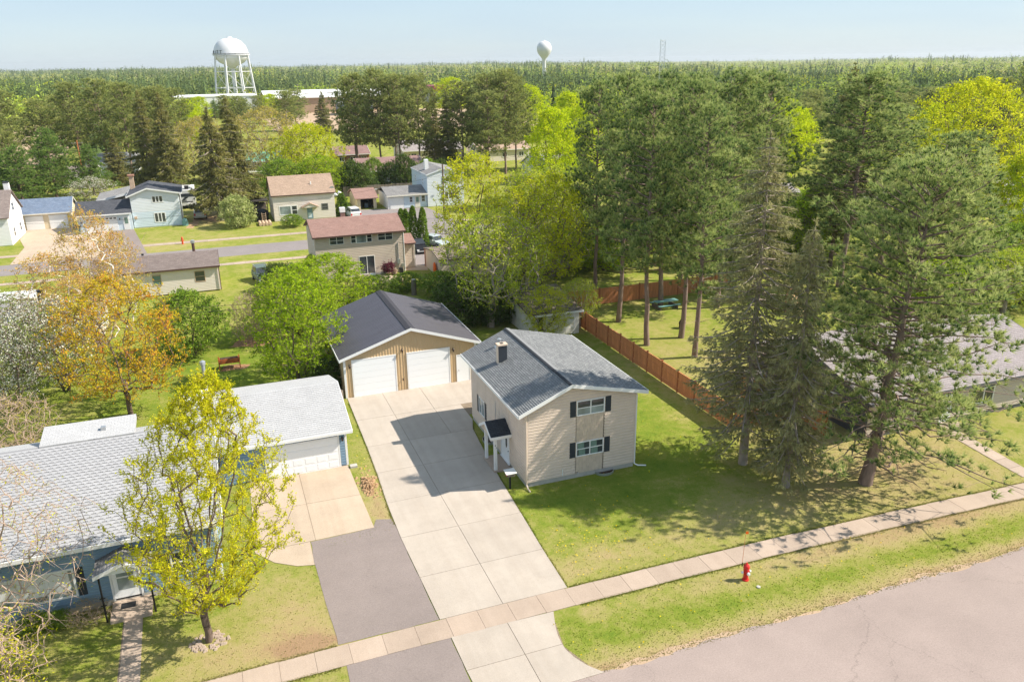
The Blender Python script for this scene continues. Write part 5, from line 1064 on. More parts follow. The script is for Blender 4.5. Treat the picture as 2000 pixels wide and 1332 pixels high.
vehicle('pickup_truck', 'white crew-cab pickup seen from behind beside the pale blue house', 'pickup', -2.35, 146.6, 0, M['car_white'], 5.6, 2.05, 2.05, True)
vehicle('white_suv', 'white estate car with red tail lights in front of the open tan garage', 'car', 21.9, 136.0, 6, M['car_white'], 4.9, 1.95, 1.75)
vehicle('black_pickup', 'black pickup facing the camera beside the old tan garage', 'pickup', 25.7, 106.2, 183, M['car_black'], 5.2, 1.95, 1.8, True)
vehicle('silver_car', 'silver car half hidden by the arborvitae hedge', 'car', 28.9, 108.2, 200, M['car_silver'], 4.7, 1.85, 1.5)
vehicle('green_jeep', 'dull green car with roof rack half hidden by bushes left of the red-roofed house', 'car', 4.4, 97.8, 188, M['car_green'], 4.2, 1.8, 1.8, rack=True)
rv = thing('travel_trailer', 'white travel trailer with grey stripes parked behind the pickup', 'trailer', (-4.2, 160, 0))
part('body', M['car_white'], rv, (-5.5, -2.95, 156.4, 164, .6, 3.3)); part('stripe', M['charcoal'], rv, (-5.51, -2.94, 156.37, 156.39, 2.2, 2.75), (-5.3, -3.4, 156.37, 156.39, 1.2, 1.35), (-5.3, -4.4, 156.37, 156.39, 1.5, 1.62)); MB().face([(-5.2, 156.36, 1.6), (-4.8, 156.36, 1.6), (-4.0, 156.36, 2.15), (-4.7, 156.36, 2.15)]).build('logo_sweep', M['charcoal'], rv)
part('underframe', M['black'], rv, (-5.3, -3.1, 156.5, 163.8, .25, .6)); part('roof_unit', M['black'], rv, (-4.6, -3.9, 158, 159.4, 3.3, 3.8)); part('roof_box', M['white'], rv, (-3.6, -3.0, 159, 161, 3.3, 3.7))
for x in (-5.45, -3.0): MB().tube([(x-.12, 160.5, .35), (x+.12, 160.5, .35)], .35, 14).build('wheel', M['tyre'], rv)
MB().tube([(-4.2, 156.3, .9), (-4.2, 156.0, .9)], .22, 12).build('spare_wheel', M['white'], rv)
cp = thing('camper_boat', 'white covered boat with black outboard motor beside the pale outbuilding roof', 'boat', (-21, 95.5, 0))
b = MB(); secs = [(-26.5, .5, .9), (-25.5, 1.6, 1.3), (-23, 2.3, 1.5), (-20.2, 2.4, 1.5), (-19.0, 2.2, 1.45)]
for s in secs: pass
R2 = []
for x, w_, z in secs:
    i = len(b.v); b.v += [(x, 95.5-w_*.3, .5), (x, 95.5+w_*.3, .5), (x, 95.5+w_/2, z), (x, 95.5+w_*.3, z+.45), (x, 95.5-w_*.3, z+.45), (x, 95.5-w_/2, z)]; R2.append(i)
for a, c in zip(R2[:-1], R2[1:]):
    for q in range(6): b.f.append((a+q, a+(q+1) % 6, c+(q+1) % 6, c+q))
b.f.append(tuple(R2[0]+q for q in range(6))); b.f.append(tuple(R2[-1]+q for q in range(6))); b.build('hull', M['car_white'], cp)
part('outboard_motor', M['black'], cp, (-19.0, -18.4, 95.2, 95.8, .7, 2.0)); part('trailer_frame', M['galv'], cp, (-25, -18.8, 94.9, 95.05, .35, .5), (-25, -18.8, 95.95, 96.1, .35, .5)); [MB().tube([(-21, y-.1, .32), (-21, y+.1, .32)], .32, 12).build('wheel', M['tyre'], cp) for y in (94.6, 96.4)]
# ------------------------------------------------------------------ poles and wires
def pole(x, y, h, label, mat, arm=True, r_=.16):
    p = thing('utility_pole', label, 'utility pole', (x, y, 0)); MB().tube([(x, y, 0), (x, y, h)], [r_, r_*.7], 10).build('shaft', mat, p)
    if arm:
        part('crossarm', M['greywood'], p, (x-1.1, x+1.1, y-.06, y+.06, h-.7, h-.58)); [MB().lathe((x+d, y, h-.58), [(.04, 0), (.06, .06), (.03, .14)], 8).build('insulator', M['galv'], p) for d in (-1, -.4, .4, 1)]
    return p
pole(35.8, 127.8, 8.9, 'dark wooden pole standing in front of the white-blue house', M['pole'], False)
pole(-26.2, 200.8, 9.5, 'orange-brown utility pole among the left pines', M['pole_orange'])
pole(30.2, 77.3, 9.6, 'reddish utility pole rising through the yellow-green trees', M['pole'])
for k, (x, y, h) in enumerate(((62, 400, 15), (48, 440, 15), (88, 470, 16), (112, 500, 17), (-36, 330, 14), (175, 330, 12))): pole(x, y, h, ['tallest grey utility pole in front of the white warehouse', 'grey utility pole left of the warehouse gable shed', 'grey utility pole beyond the warehouse roof', 'pole with cross-arms beside the maroon building', 'pale pole above the sandy lane at the far left', 'pole with cross-arms right of the lime trees'][k], M['greywood'], True, .2)
def wire(p, q, sag, label, r_=.018, grp=None):
    p, q = Vector(p), Vector(q); pts = [p.lerp(q, t)-Vector((0, 0, 4*sag*t*(1-t))) for t in np.linspace(0, 1, 25)]
    tag(MB().tube(pts, r_, 4).build('power_line', M['wire']), label, 'power line', grp)
wire((8.2, 69.3, 5.0), (-60, 67.6, 9.6), .35, 'upper of two black wires crossing the back gardens'); wire((8.2, 69.3, 4.6), (-60, 67.6, 9.05), .4, 'lower of two black wires crossing the back gardens')
wire((20.6, 95.2, 3.8), (30.2, 77.3, 7.6), .8, 'service wire from the red-roofed house to the back pole'); wire((35.8, 127.8, 7.2), (-40, 122, 6.2), 2.6, 'pale wire along the rear street verge', .014)
wire((112, 500, 16), (48, 440, 14.5), 1.5, 'wire above the warehouse roof', .06)
st = thing('stub_post', 'short grey wooden post cut off behind the tan garage', 'post', (19.8, 84.6, 0)); MB().tube([(19.8, 84.6, 0), (19.82, 84.6, 1.75)], [.3, .27], 12).build('shaft', M['greywood'], st); MB().tube([(19.82, 84.6, 1.75), (19.82, 84.6, 1.8)], .2, 10).build('cap', M['found'], st)
cl = thing('clothes_post', 'white T-shaped clothes-line post beside the open tan garage', 'post', (28.6, 150, 0)); MB().tube([(28.6, 150, 0), (28.6, 150, 2.3)], .06, 8).build('upright', M['white'], cl); part('crossbar', M['white'], cl, (27.6, 29.6, 149.94, 150.06, 2.2, 2.34))
# ------------------------------------------------------------------ water towers and mast
tw = thing('legged_water_tower', 'white legged water tower with town name on its domed tank', 'water tower', (22.4, 560, 0)); tx, ty = 22.4, 560
Rt = 10.6
prof = [(.1, 41.2), (1.5, 41.1), (1.5, 40.5), (4, 40.1), (7, 38.6), (9.2, 36.0), (10.2, 33.4), (Rt, 31.0), (Rt, 30.4)]
MB().lathe((tx, ty, 0), prof[::-1], 40).build('tank', M['steel_white'], tw, smooth=True); MB().lathe((tx, ty, 0), [(1.6, 22.5), (3.2, 24.0), (7.5, 26.0), (9.8, 28.4), (Rt-.05, 30.4)], 40).build('tank_bowl', M['steel_white'], tw, smooth=True)
MB().lathe((tx, ty, 0), [(11.2, 30.2), (11.2, 30.55)], 40).build('catwalk', M['steel_white'], tw); MB().tube([(tx, ty, 0), (tx, ty, 23)], 1.25, 14).build('riser_pipe', M['steel_white'], tw)
lg = []
for k in range(8):
    a = R(22.5+45*k); p0 = Vector((tx+13.6*math.cos(a), ty+13.6*math.sin(a), 0)); p1 = Vector((tx+10.5*math.cos(a), ty+10.5*math.sin(a), 30.3)); lg.append((p0, p1)); MB().tube([p0, p1], .5, 8).build('leg', M['steel_white'], tw)
for k in range(8):
    (a0, a1), (b0, b1) = lg[k], lg[(k+1) % 8]
    for f in (.36, .68): MB().tube([a0.lerp(a1, f), b0.lerp(b1, f)], .2, 6).build('strut', M['steel_white'], tw)
    for f0, f1 in ((0, .36), (.36, .68)): MB().tube([a0.lerp(a1, f0), b0.lerp(b1, f1)], .07, 4).build('tie_rod', M['steel_white'], tw); MB().tube([a0.lerp(a1, f1), b0.lerp(b1, f0)], .07, 4).build('tie_rod', M['steel_white'], tw)
MB().lathe((tx, ty, 0), [(11.15, 31.45), (11.15, 31.55)], 40).build('railing', M['steel_white'], tw); MB().lathe((tx, ty, 0), [(11.15, 31.0), (11.15, 31.06)], 40).build('railing', M['steel_white'], tw)
for k in range(24): MB().tube([(tx+11.15*math.cos(k*.2618), ty+11.15*math.sin(k*.2618), 30.5), (tx+11.15*math.cos(k*.2618), ty+11.15*math.sin(k*.2618), 31.5)], .06, 4).build('baluster', M['steel_white'], tw)
face = math.atan2(-tx, -ty)  # towards the camera
for k, ch in enumerate('BABBITT'):
    an = -37-(6-k)*13.0 + (3.5 if ch == 'I' else 0); a = math.radians(-90+an)
    me = textmesh(ch, 3.0, .05); me.materials.append(M['charcoal']); o = bpy.data.objects.new('letter', me); COL.objects.link(o); o.parent = tw
    o.location = ((Rt+.12)*math.cos(a), (Rt+.12)*math.sin(a), 31.1); o.rotation_euler = (R(-8), 0, a+R(90)); o.rotation_mode = 'XYZ'
tb = thing('ball_water_tower', 'white ball-shaped water tower on a slim stem right of centre', 'water tower', (310.4, 737.3, 0))
pf = [(3.4, 0), (2.6, 3), (1.75, 8), (1.75, 24.5), (2.2, 26.5), (3.6, 28.4), (5.6, 30.8)] + [(7.0*math.cos(t), 35.4+7.0*math.sin(t)) for t in np.linspace(-.55, 1.54, 14)]
MB().lathe((310.4, 737.3, 0), pf, 32).build('ball_and_stem', M['steel_white'], tb, smooth=True); MB().lathe((310.4, 737.3, 0), [(.8, 42.3), (.8, 43.0), (.2, 43.1)], 10).build('hatch', M['steel_white'], tb)
ms = thing('lattice_mast', 'grey lattice mast standing above the tree line', 'mast', (273.5, 461, 0)); hx, hy = 273.5, 461; b = MB(); mh = 35.5; mw = 2.0
cr = [Vector((hx+mw*math.cos(R(90+120*k)), hy+mw*math.sin(R(90+120*k)), 0)) for k in range(3)]
for c in cr: MB().tube([c, c+Vector((0, 0, mh))], .12, 6).build('leg', M['galv'], ms)
z = 4.0
while z < mh-1:
    for k in range(3): b.tube([cr[k]+Vector((0, 0, z)), cr[(k+1) % 3]+Vector((0, 0, z+2.3))], .07, 4)
    z += 2.3
for k in range(3): b.tube([cr[k]+Vector((0, 0, mh)), cr[(k+1) % 3]+Vector((0, 0, mh))], .1, 4); b.tube([cr[k]+Vector((0, 0, mh-2)), cr[(k+1) % 3]+Vector((0, 0, mh-2))], .08, 4)
b.build('bracing', M['galv'], ms)
# ------------------------------------------------------------------ small garden things
gb = thing('raised_planter', 'orange wooden raised planter box on legs in the back lawn', 'planter', (-.45, 68.6, 0))
part('trough', M['orangewood'], gb, (-1.25, .35, 68.3, 68.9, .5, .9)); part('soil', M['soil'], gb, (-1.18, .28, 68.36, 68.84, .901, .92)); [part('leg', M['orangewood'], gb, (x, x+.08, y, y+.08, 0, 1.0)) for x in (-1.33, .35) for y in (68.26, 68.86)]
tag(sheet('mulch_patch', jag([(-1.3, 67.9), (.9, 68.0), (1.3, 68.8), (.2, 69.3), (-1.0, 69.2)], .3, .12), .008, M['mulch']), 'brown mulch patch under the raised planter', 'mulch')
tag(sheet('mulch_patch', jag([(-.4, 74.2), (2.6, 73.4), (5.3, 75.0), (4.6, 76.6), (.6, 76.2)], .35, .18), .008, M['mulch']), 'reddish mulch bed round the bare shrub', 'mulch')
# stone ring around the front maple
ring = MB(); rr = random.Random(9)
for k in range(150):
    a = rr.uniform(0, 6.283); q = .35+rr.random()*.5; x, y, s = -2.7+q*math.cos(a), 32.55+q*.8*math.sin(a), rr.uniform(.04, .09)
    ring.hexa([(x-s, y-s, 0), (x+s, y-s*.8, 0), (x+s*.9, y+s, 0), (x-s*.8, y+s, 0), (x-s*.5, y-s*.6, s), (x+s*.6, y-s*.4, s*1.1), (x+s*.4, y+s*.5, s), (x-s*.6, y+s*.5, s*.9)])
rs = tag(ring.build('stone_ring', M['walk']), 'ring of small pinkish stones round the front maple trunk', 'stones'); rs['kind'] = 'stuff'
dp = MB()
for k in range(160):
    x, y, s = 6.75+rr.gauss(0, .28), 43.9+rr.gauss(0, .8), rr.uniform(.03, .10); z = max(0, .22-.12*((x-6.75)**2/.1+(y-43.9)**2/.8))
    dp.hexa([(x-s, y-s, 0), (x+s, y-s, 0), (x+s, y+s, 0), (x-s, y+s, 0), (x-s*.5, y-s*.5, z+s), (x+s*.6, y-s*.4, z+s*.8), (x+s*.4, y+s*.5, z+s), (x-s*.5, y+s*.4, z+s*.7)])
d_ = tag(dp.build('dirt_pile', M['dirt']), 'small heap of reddish dirt clods between the two driveways', 'dirt heap'); d_['kind'] = 'stuff'
sled = thing('orange_sled', 'bright orange round sled leaning on the old tan garage', 'sled', (24.3, 91.8, 0)); b = MB(); b.prism([(24.25, 91.8+.62*math.cos(a), .85+.85*math.sin(a)) for a in np.linspace(0, 6.283, 20, endpoint=False)], (-.07, 0, 0)); b.build('shell', M['orange'], sled); b = MB(); b.prism([(24.18, 91.8+.45*math.cos(a), .85+.66*math.sin(a)) for a in np.linspace(0, 6.283, 16, endpoint=False)], (-.05, 0, 0)); b.build('bottom', M['orange'], sled)
dk = thing('wooden_deck_box', 'weathered wooden walled deck beside the red-roofed house', 'deck', (8.5, 97.5, 0)); [part('wall_board', M['greywood'], dk, (6.9, 10.6, 96.5, 96.56, .1+k*.24, .31+k*.24)) for k in range(4)]; [part('side_board', M['greywood'], dk, (6.84, 6.9, 96.5, 99, .1+k*.24, .31+k*.24)) for k in range(4)]; part('cap_rail', M['greywood'], dk, (6.8, 10.6, 96.44, 96.62, 1.06, 1.12)); part('floor', M['greywood'], dk, (6.9, 10.6, 96.56, 99, .05, .3))
gr = thing('patio_gazebo_stove', 'hooded brown garden stove on the weathered deck', 'stove', (7.9, 98.1, 0)); MB().lathe((7.9, 98.1, .3), [(.5, 0), (.55, .5), (.45, .9), (.8, 1.05), (.25, 1.5), (.12, 1.55)], 8).build('hood', M['greywood'], gr); part('fire_door', M['black'], gr, (7.7, 8.1, 97.55, 97.62, .55, 1.0))
tp = tag(MB().lathe((9.2, 98.0, .3), [(.85, 0), (.8, .4), (.55, .75), (.15, .95)], 9).build('tarp_heap', M['canvas']), 'grey tarp-covered heap beside the garden stove', 'tarp')
sl_ = thing('yellow_slide', 'yellow plastic slide in the pine yard', 'slide', (54, 61.7, 0)); b = MB(); b.hexa([(53.6, 61.2, .1), (54.3, 61.2, .1), (54.3, 61.5, .1), (53.6, 61.5, .1), (53.6, 62.9, 1.9), (54.3, 62.9, 1.9), (54.3, 63.1, 1.9), (53.6, 63.1, 1.9)]); b.build('chute', M['yellow'], sl_); [b for b in (part('rail', M['yellow'], sl_, (x, x+.07, 62.8, 63.0, 1.2, 2.2)) for x in (53.5, 54.33))]; part('frame', M['cedar_post'], sl_, (53.4, 53.55, 63.2, 63.35, 0, 2.4), (54.4, 54.55, 63.2, 63.35, 0, 2.4), (53.4, 54.55, 63.2, 63.35, 2.3, 2.4))
pt_ = thing('picnic_table', 'teal-topped table in the shade by the cedar back fence', 'table', (43, 69.5, 0)); part('top', M['bluegreen'], pt_, (41.8, 44.4, 69.1, 69.9, .72, .77)); part('bench', M['bluegreen'], pt_, (41.8, 44.4, 68.5, 68.8, .42, .46), (41.8, 44.4, 70.2, 70.5, .42, .46)); [part('leg', M['greywood'], pt_, (x, x+.1, 68.6, 70.4, .0, .4)) for x in (42, 44)]
gl = tag(MB().lathe((41.0, 62.9, 0), [(.3, 0), (.32, .5), (.36, .55), (.2, .85), (.02, .9)], 12).build('kettle_grill', M['black']), 'black kettle grill between the pine trunks', 'grill')
bq = thing('covered_barbecue', 'barbecue under a black cover beside the cream house', 'barbecue', (7.4, 138.5, 0)); MB().lathe((7.4, 138.5, 0), [(.95, 0), (1.0, .7), (1.1, 1.3), (.9, 1.75), (.2, 2.0)], 10).build('cover', M['tarp_black'], bq); part('stand', M['galv'], bq, (6.9, 7.9, 137.4, 137.5, .1, .3))
ld = thing('step_ladder', 'small wooden step ladder in front of the covered barbecue', 'ladder', (7.5, 136.8, 0)); [part('rail', M['chim_tan'], ld, (x, x+.08, 136.75, 136.85, 0, 1.6)) for x in (7.2, 7.8)]; [part('rung', M['chim_tan'], ld, (7.28, 7.8, 136.77, 136.83, .3+.35*k, .36+.35*k)) for k in range(4)]
for k in range(4): tag(MB().tube([(6.7+k*.52, 133.6, .26), (6.7+k*.52, 136.2, .26)], .25, 10).build('log', M['chim_tan']), ['leftmost', 'second', 'third', 'rightmost'][k] + ' of four pale logs lying by the cream house', 'log', 'logs by the cream house')
for k in range(2):
    c = thing('canoe', ('left' if k == 0 else 'right') + ' of two white canoes on a rack behind the cream house', 'canoe', (21.2+k*1.1, 150, 0), 'canoes on the rack'); b = MB(); R2 = []
    for t in np.linspace(-1, 1, 9):
        w_ = .45*(1-t*t)**.7+.03; i = len(b.v); b.v += [(21.2+k*1.1-w_, 150+2.4*t, 1.7), (21.2+k*1.1-w_*.7, 150+2.4*t, 2.0), (21.2+k*1.1, 150+2.4*t, 2.12), (21.2+k*1.1+w_*.7, 150+2.4*t, 2.0), (21.2+k*1.1+w_, 150+2.4*t, 1.7)]; R2.append(i)
    for a, d in zip(R2[:-1], R2[1:]):
        for q in range(5): b.f.append((a+q, a+(q+1) % 5, d+(q+1) % 5, d+q))
    b.build('hull', M['white'], c, smooth=True)
rk = thing('canoe_rack', 'dark timber rack carrying the two canoes', 'rack', (21.8, 150, 0)); [part('post', M['greywood'], rk, (x, x+.12, y, y+.12, 0, 1.6)) for x in (20.5, 22.9) for y in (148.6, 151.2)]; part('beam', M['greywood'], rk, (20.4, 23.1, 148.6, 148.72, 1.6, 1.69), (20.4, 23.1, 151.2, 151.32, 1.6, 1.69))
bn = thing('wheelie_bin', 'dark wheeled bin beside the pale blue garage door', 'bin', (-20.3, 138.6, 0)); b = MB(); b.hexa([(-20.7, 138.2, 0), (-19.9, 138.2, 0), (-19.9, 139.0, 0), (-20.7, 139.0, 0), (-20.8, 138.1, 1.15), (-19.8, 138.1, 1.15), (-19.8, 139.1, 1.15), (-20.8, 139.1, 1.15)]); b.build('tub', M['car_green'], bn); part('lid', M['black'], bn, (-20.85, -19.75, 138.05, 139.15, 1.151, 1.24))
tag(MB().lathe((-4.7, 139.6, 0), [(.5, 0), (.45, .7), (.3, 1.1), (.05, 1.2)], 9).build('teal_cover', M['bluegreen']), 'teal plastic-covered object at the corner of the pale blue house', 'cover')
tb2 = thing('utility_trailer', 'black utility trailer beyond the pickup', 'trailer', (1.5, 152, 0)); part('bed', M['black'], tb2, (.4, 3.4, 151, 154, .5, .62)); part('rail', M['black'], tb2, (.4, 3.4, 151, 151.06, .62, 1.1), (.4, .46, 151, 154, .62, 1.1)); [MB().tube([(x-.1, 152.5, .34), (x+.1, 152.5, .34)], .34, 12).build('wheel', M['tyre'], tb2) for x in (.4, 3.4)]
ju = thing('lumber_rack', 'rusty timber lean-to stacked with boards left of the cream house', 'lumber rack', (7.3, 147, 0)); part('roof', M['roof_old'], ju, (5.9, 9.0, 146, 149, 2.0, 2.15)); [part('post', M['greywood'], ju, (x, x+.12, 146.1, 146.22, 0, 2.0)) for x in (6, 8.8)]; [part('board', M['greywood'], ju, (6.2, 8.7, 146.6+.1*k, 148.5, .6+k*.25, .78+k*.25)) for k in range(4)]
sb = thing('surf_board', 'cream board leaning on the wall of the red-roofed house', 'board', (14, 94.8, 0)); b = MB(); b.prism([(13.55, 94.75, .05), (14.15, 94.75, .05), (14.2, 95.1, 1.0), (14.05, 95.3, 1.5), (13.7, 95.3, 1.5), (13.5, 95.1, 1.0)], (0, .06, 0)); b.build('panel', M['cream'], sb)
for k, (x, y, mt_) in enumerate(((17.0, 93.9, 'blue_trim'), (19.9, 94.6, 'chim_tan'), (15.3, 94.2, 'chim_tan'))): tag(MB().lathe((x, y, 0), [(.22, 0), (.32, .45), (.34, .5), (.28, .5), (.26, .42)], 12).build('flower_pot', M[mt_]), ['blue-grey pot below the patio door', 'tan pot under the dark red plant', 'tan pot left of the patio door'][k], 'pot')
tag(MB().box(18.4, 19.5, 88.9, 89.6, .1, .5).box(18.5, 18.6, 89.0, 89.1, 0, .1).box(19.3, 19.4, 89.4, 89.5, 0, .1).build('garden_bench', M['orangewood']), 'small orange wooden bench in the garden behind the tan garage', 'bench')
tag(MB().box(20.3, 20.75, 93.6, 94.1, 0, .8).lathe((20.52, 93.85, .8), [(.28, 0), (.3, .1), (.05, .2)], 8).build('black_planter', M['black']), 'black planter under the electricity meter', 'planter')
bx_ = thing('bird_pole', 'thin dark garden pole in the back lawn', 'pole', (2.0, 71.6, 0)); MB().tube([(2.0, 71.6, 0), (2.0, 71.6, 1.6)], .025, 6).build('rod', M['black'], bx_); MB().tube([(1.85, 71.6, 1.6), (2.15, 71.6, 1.6)], .02, 6).build('hook', M['black'], bx_)
cmp = tag(MB().prism([(7.0, 57.2, 0), (7.5, 57.6, 0), (6.6, 59.6, 0), (6.1, 59.2, 0)], (0, 0, .9)).build('compost_panel', M['greywood']), 'weathered board screen beside the tan garage corner', 'screen')
# ------------------------------------------------------------------ vegetation
def unit(v): return v/np.maximum(1e-9, np.linalg.norm(v, axis=-1, keepdims=True))
def tubes(segs, sides=4):
    """segs: (p0, p1, r0, r1) arrays -> verts, quad faces"""
    p0, p1, r0, r1 = segs; n = len(p0); d = unit(p1-p0); a = np.cross(d, np.where(np.abs(d[:, 2:3]) < .9, [[0, 0, 1.0]], [[1.0, 0, 0]])); a = unit(a); b = np.cross(d, a)
    an = np.arange(sides)*2*np.pi/sides; ring = np.cos(an)[None, :, None]*a[:, None, :] + np.sin(an)[None, :, None]*b[:, None, :]
    V = np.concatenate([p0[:, None]+ring*r0[:, None, None], p1[:, None]+ring*r1[:, None, None]], 1).reshape(-1, 3)
    base = (np.arange(n)*2*sides)[:, None]; q = np.arange(sides)
    F = np.stack([base+q, base+(q+1) % sides, base+sides+(q+1) % sides, base+sides+q], -1).reshape(-1, 4)
    return V, F
def join(parts):
    V, F, o = [], [], 0
    for v, f in parts: V.append(v); F.append(f+o); o += len(v)
    return np.concatenate(V), np.concatenate(F)
def leaves(c, size, rn, up=0.4, tint=None, flat=0.75):
    """leaf blades at points c"""
    n = len(c); nr = unit(rn.normal(size=(n, 3)) + [0, 0, up]); u = unit(np.cross(nr, rn.normal(size=(n, 3)))); v = np.cross(nr, u)
    s = size*rn.uniform(.65, 1.35, (n, 1)); V = np.stack([c-u*s, c-v*s*flat*.6+u*s*.1, c+u*s, c+v*s*flat*.6+u*s*.1], 1).reshape(-1, 3)
    F = np.arange(4*n).reshape(n, 4); return V, F, np.repeat(tint, 4)
def blades(c, d, rn, k, ln, w_, tint, spread=.8, tipg=.0):
    """tufts: k needle blades (triangles) around direction d at each point"""
    n = len(c); C = np.repeat(c, k, 0); D = unit(np.repeat(d, k, 0) + rn.normal(size=(n*k, 3))*spread); s = unit(np.cross(D, rn.normal(size=(n*k, 3))))
    l_ = ln*rn.uniform(.7, 1.25, (n*k, 1)); V = np.stack([C-s*w_, C+s*w_, C+D*l_], 1).reshape(-1, 3)
    t = (np.repeat(tint, k)+rn.normal(size=n*k)*.08)[:, None]+np.array([[-tipg, -tipg, tipg]])      # pale new growth; sunlit tip and shaded base also put into the tint
    return V, np.arange(3*n*k).reshape(-1, 3), np.clip(t.ravel(), 0, 1)
class Proto:
    def __init__(s, wood, crown, h, r): s.wood, s.crown, s.h, s.r = wood, crown, h, r
def proto(name, wood, wmat, crown, cmat, tint, h, r):
    a = np_mesh(name+'_trunk', wood[0], wood[1], wmat[0] if isinstance(wmat, tuple) else wmat); me1 = a.data; bpy.data.objects.remove(a)
    if isinstance(wmat, tuple):
        me1.materials.append(wmat[1]); me1.polygons.foreach_set('material_index', wmat[2].astype(np.int32))
    b = np_mesh(name+'_crown', crown[0], crown[1], cmat, tint=tint); me2 = b.data; bpy.data.objects.remove(b)
    return Proto(me1, me2, h, r)
def place(name, label, pr, x, y, h=None, r=None, rot=0.0, group=None, cat='tree', wood='trunk', lean=(0, 0)):
    t = thing(name, label, cat, (x, y, 0), group, rot); t.rotation_euler = (lean[0], lean[1], rot)
    kz = (h or pr.h)/pr.h; kx = (r or pr.r)/pr.r; t.scale = (kx, kx, kz)
    for nm, me in ((wood, pr.wood), ('crown', pr.crown)):
        o = bpy.data.objects.new(nm, me); COL.objects.link(o); o.parent = t
    return t
def decid(name, seed, h, r, cb, tr, wmat, lmat, n=330, prof=None, leaf_n=24, ls=.10, spread=.22, stems=1, upw=1.6, droop=0.0, bare=0.0, curve=.08, tmid=.5, up=.4, twig=0.008, trunk_top=.62, center=(0, 0), flat=.75, clump=.22, tips=1.0, limbs=0, pw=.62, wmat2=None, tup=0.0):
    """branching skeleton grown towards points of the crown, leaves in clumps at the twig ends"""
    rn = np.random.default_rng(seed); prof = prof or (lambda t: np.sqrt(np.clip(1-(1.9*t-.85)**2, 0, 1)))
    nodes, par = [], []
    for s in range(stems):
        a = 2*np.pi*s/stems+rn.uniform(0, 1); ox, oy = (0.0, 0.0) if stems == 1 else (.25*math.cos(a), .25*math.sin(a)); tilt = 0 if stems == 1 else .34
        hh = max(cb, h*trunk_top); k = max(4, int(hh/.45)); prev = -1; p = np.array([ox, oy, 0.0]); dr = np.array([tilt*math.cos(a), tilt*math.sin(a), 1.0])
        for q in range(k+1):
            nodes.append(p.copy()); par.append(prev); prev = len(nodes)-1; p = p + dr/np.linalg.norm(dr)*hh/k + np.append(rn.normal(size=2)*.05, 0); dr = dr + np.append(rn.normal(size=2)*.06, 0)
    n0 = len(nodes)
    for q in range(limbs):       # steep main limbs leaving the trunk
        a = 2*np.pi*q/limbs+rn.uniform(-.4, .4); s0 = nodes[min(n0-1, int(n0*rn.uniform(.4, .95)))]; zt = h*rn.uniform(.62, .93); rr = r*rn.uniform(.25, .62); prev = min(range(n0), key=lambda i: np.linalg.norm(nodes[i]-s0))
        for f in np.linspace(.1, 1, 12):
            g = f**.75; nodes.append(np.array([s0[0]+rr*math.cos(a)*g, s0[1]+rr*math.sin(a)*g, s0[2]+(zt-s0[2])*f])+rn.normal(size=3)*.05); par.append(prev); prev = len(nodes)-1
    t = rn.uniform(0, 1, n); z = cb+(h-cb)*t; e = r*prof(t)*rn.uniform(.86, 1.12, n); rad = e*np.sqrt(rn.uniform(.12, 1, n)); an = rn.uniform(0, 2*np.pi, n)
    A = np.stack([center[0]*t+rad*np.cos(an), center[1]*t+rad*np.sin(an), z], 1); A = A[np.argsort(np.linalg.norm(A-[0, 0, cb*.8], axis=1))]
    tip = []
    for p in A:
        Nn = np.array(nodes); d = p-Nn; dist = np.linalg.norm(d, axis=1); cost = dist*(1+upw*np.clip(.35-d[:, 2]/(dist+1e-6), 0, 2)) + .10*np.linalg.norm(Nn[:, :2], axis=1); cost[Nn[:, 2] < min(cb, h*.25)*.8] += 3
        q = int(np.argmin(cost)); L_ = dist[q]
        if L_ < .12: continue
        m1 = nodes[q]+(p-nodes[q])*.5 + np.array([0, 0, curve*L_]) + rn.normal(size=3)*.05*L_; pp = p-np.array([0, 0, droop*L_])
        nodes.append(m1); par.append(q); nodes.append(pp); par.append(len(nodes)-2); tip.append(len(nodes)-1)
    Nn = np.array(nodes); par = np.array(par); N_ = len(Nn); acc = np.zeros(N_); kids = np.zeros(N_, int)
    for i in range(N_-1, -1, -1):
        if kids[i] == 0: acc[i] = 1.0
        if par[i] >= 0: acc[par[i]] += acc[i]; kids[par[i]] += 1
    rad = twig + (tr-twig)*(acc/acc.max())**pw
    ed = np.where(par >= 0)[0]; p0, p1 = Nn[par[ed]], Nn[ed]; ra = np.minimum(rad[par[ed]], rad[ed]*1.35); rb = rad[ed]
    wood = tubes((p0, p1, ra, rb), 5)
    tip = np.array(tip); tip = tip[rn.random(len(tip)) < tips]
    # extra twiglets at the tips
    k2 = 3; tp = np.repeat(Nn[tip], k2, 0); dd = unit(np.repeat(Nn[tip]-Nn[par[tip]], k2, 0)+rn.normal(size=tp.shape)*.6-[0, 0, droop*1.2-tup]); tl = rn.uniform(.25, .7, (len(tp), 1))*(spread/.22)**.5; te = tp+dd*tl
    wood = join([wood, tubes((tp, te, np.full(len(tp), twig*.8), np.full(len(tp), twig*.4)), 3)]) if False else wood
    tw_ = tubes((tp, te, np.full(len(tp), twig), np.full(len(tp), twig*.5)), 5); wood = join([wood, tw_])
    if wmat2 is not None: wmat = (wmat, wmat2, np.repeat(np.concatenate([(rb < .022).astype(int), np.ones(len(tp), int)]), 5))
    if bare >= 1: pass
    ln = rn.poisson(leaf_n, len(tip)); src = np.repeat(np.arange(len(tip)), ln); f = rn.uniform(0, 1.15, (len(src), 1))
    ce = Nn[par[tip]][src]*(1-f)+Nn[tip][src]*f + rn.normal(size=(len(src), 3))*spread*rn.uniform(.3, 1, (len(src), 1))
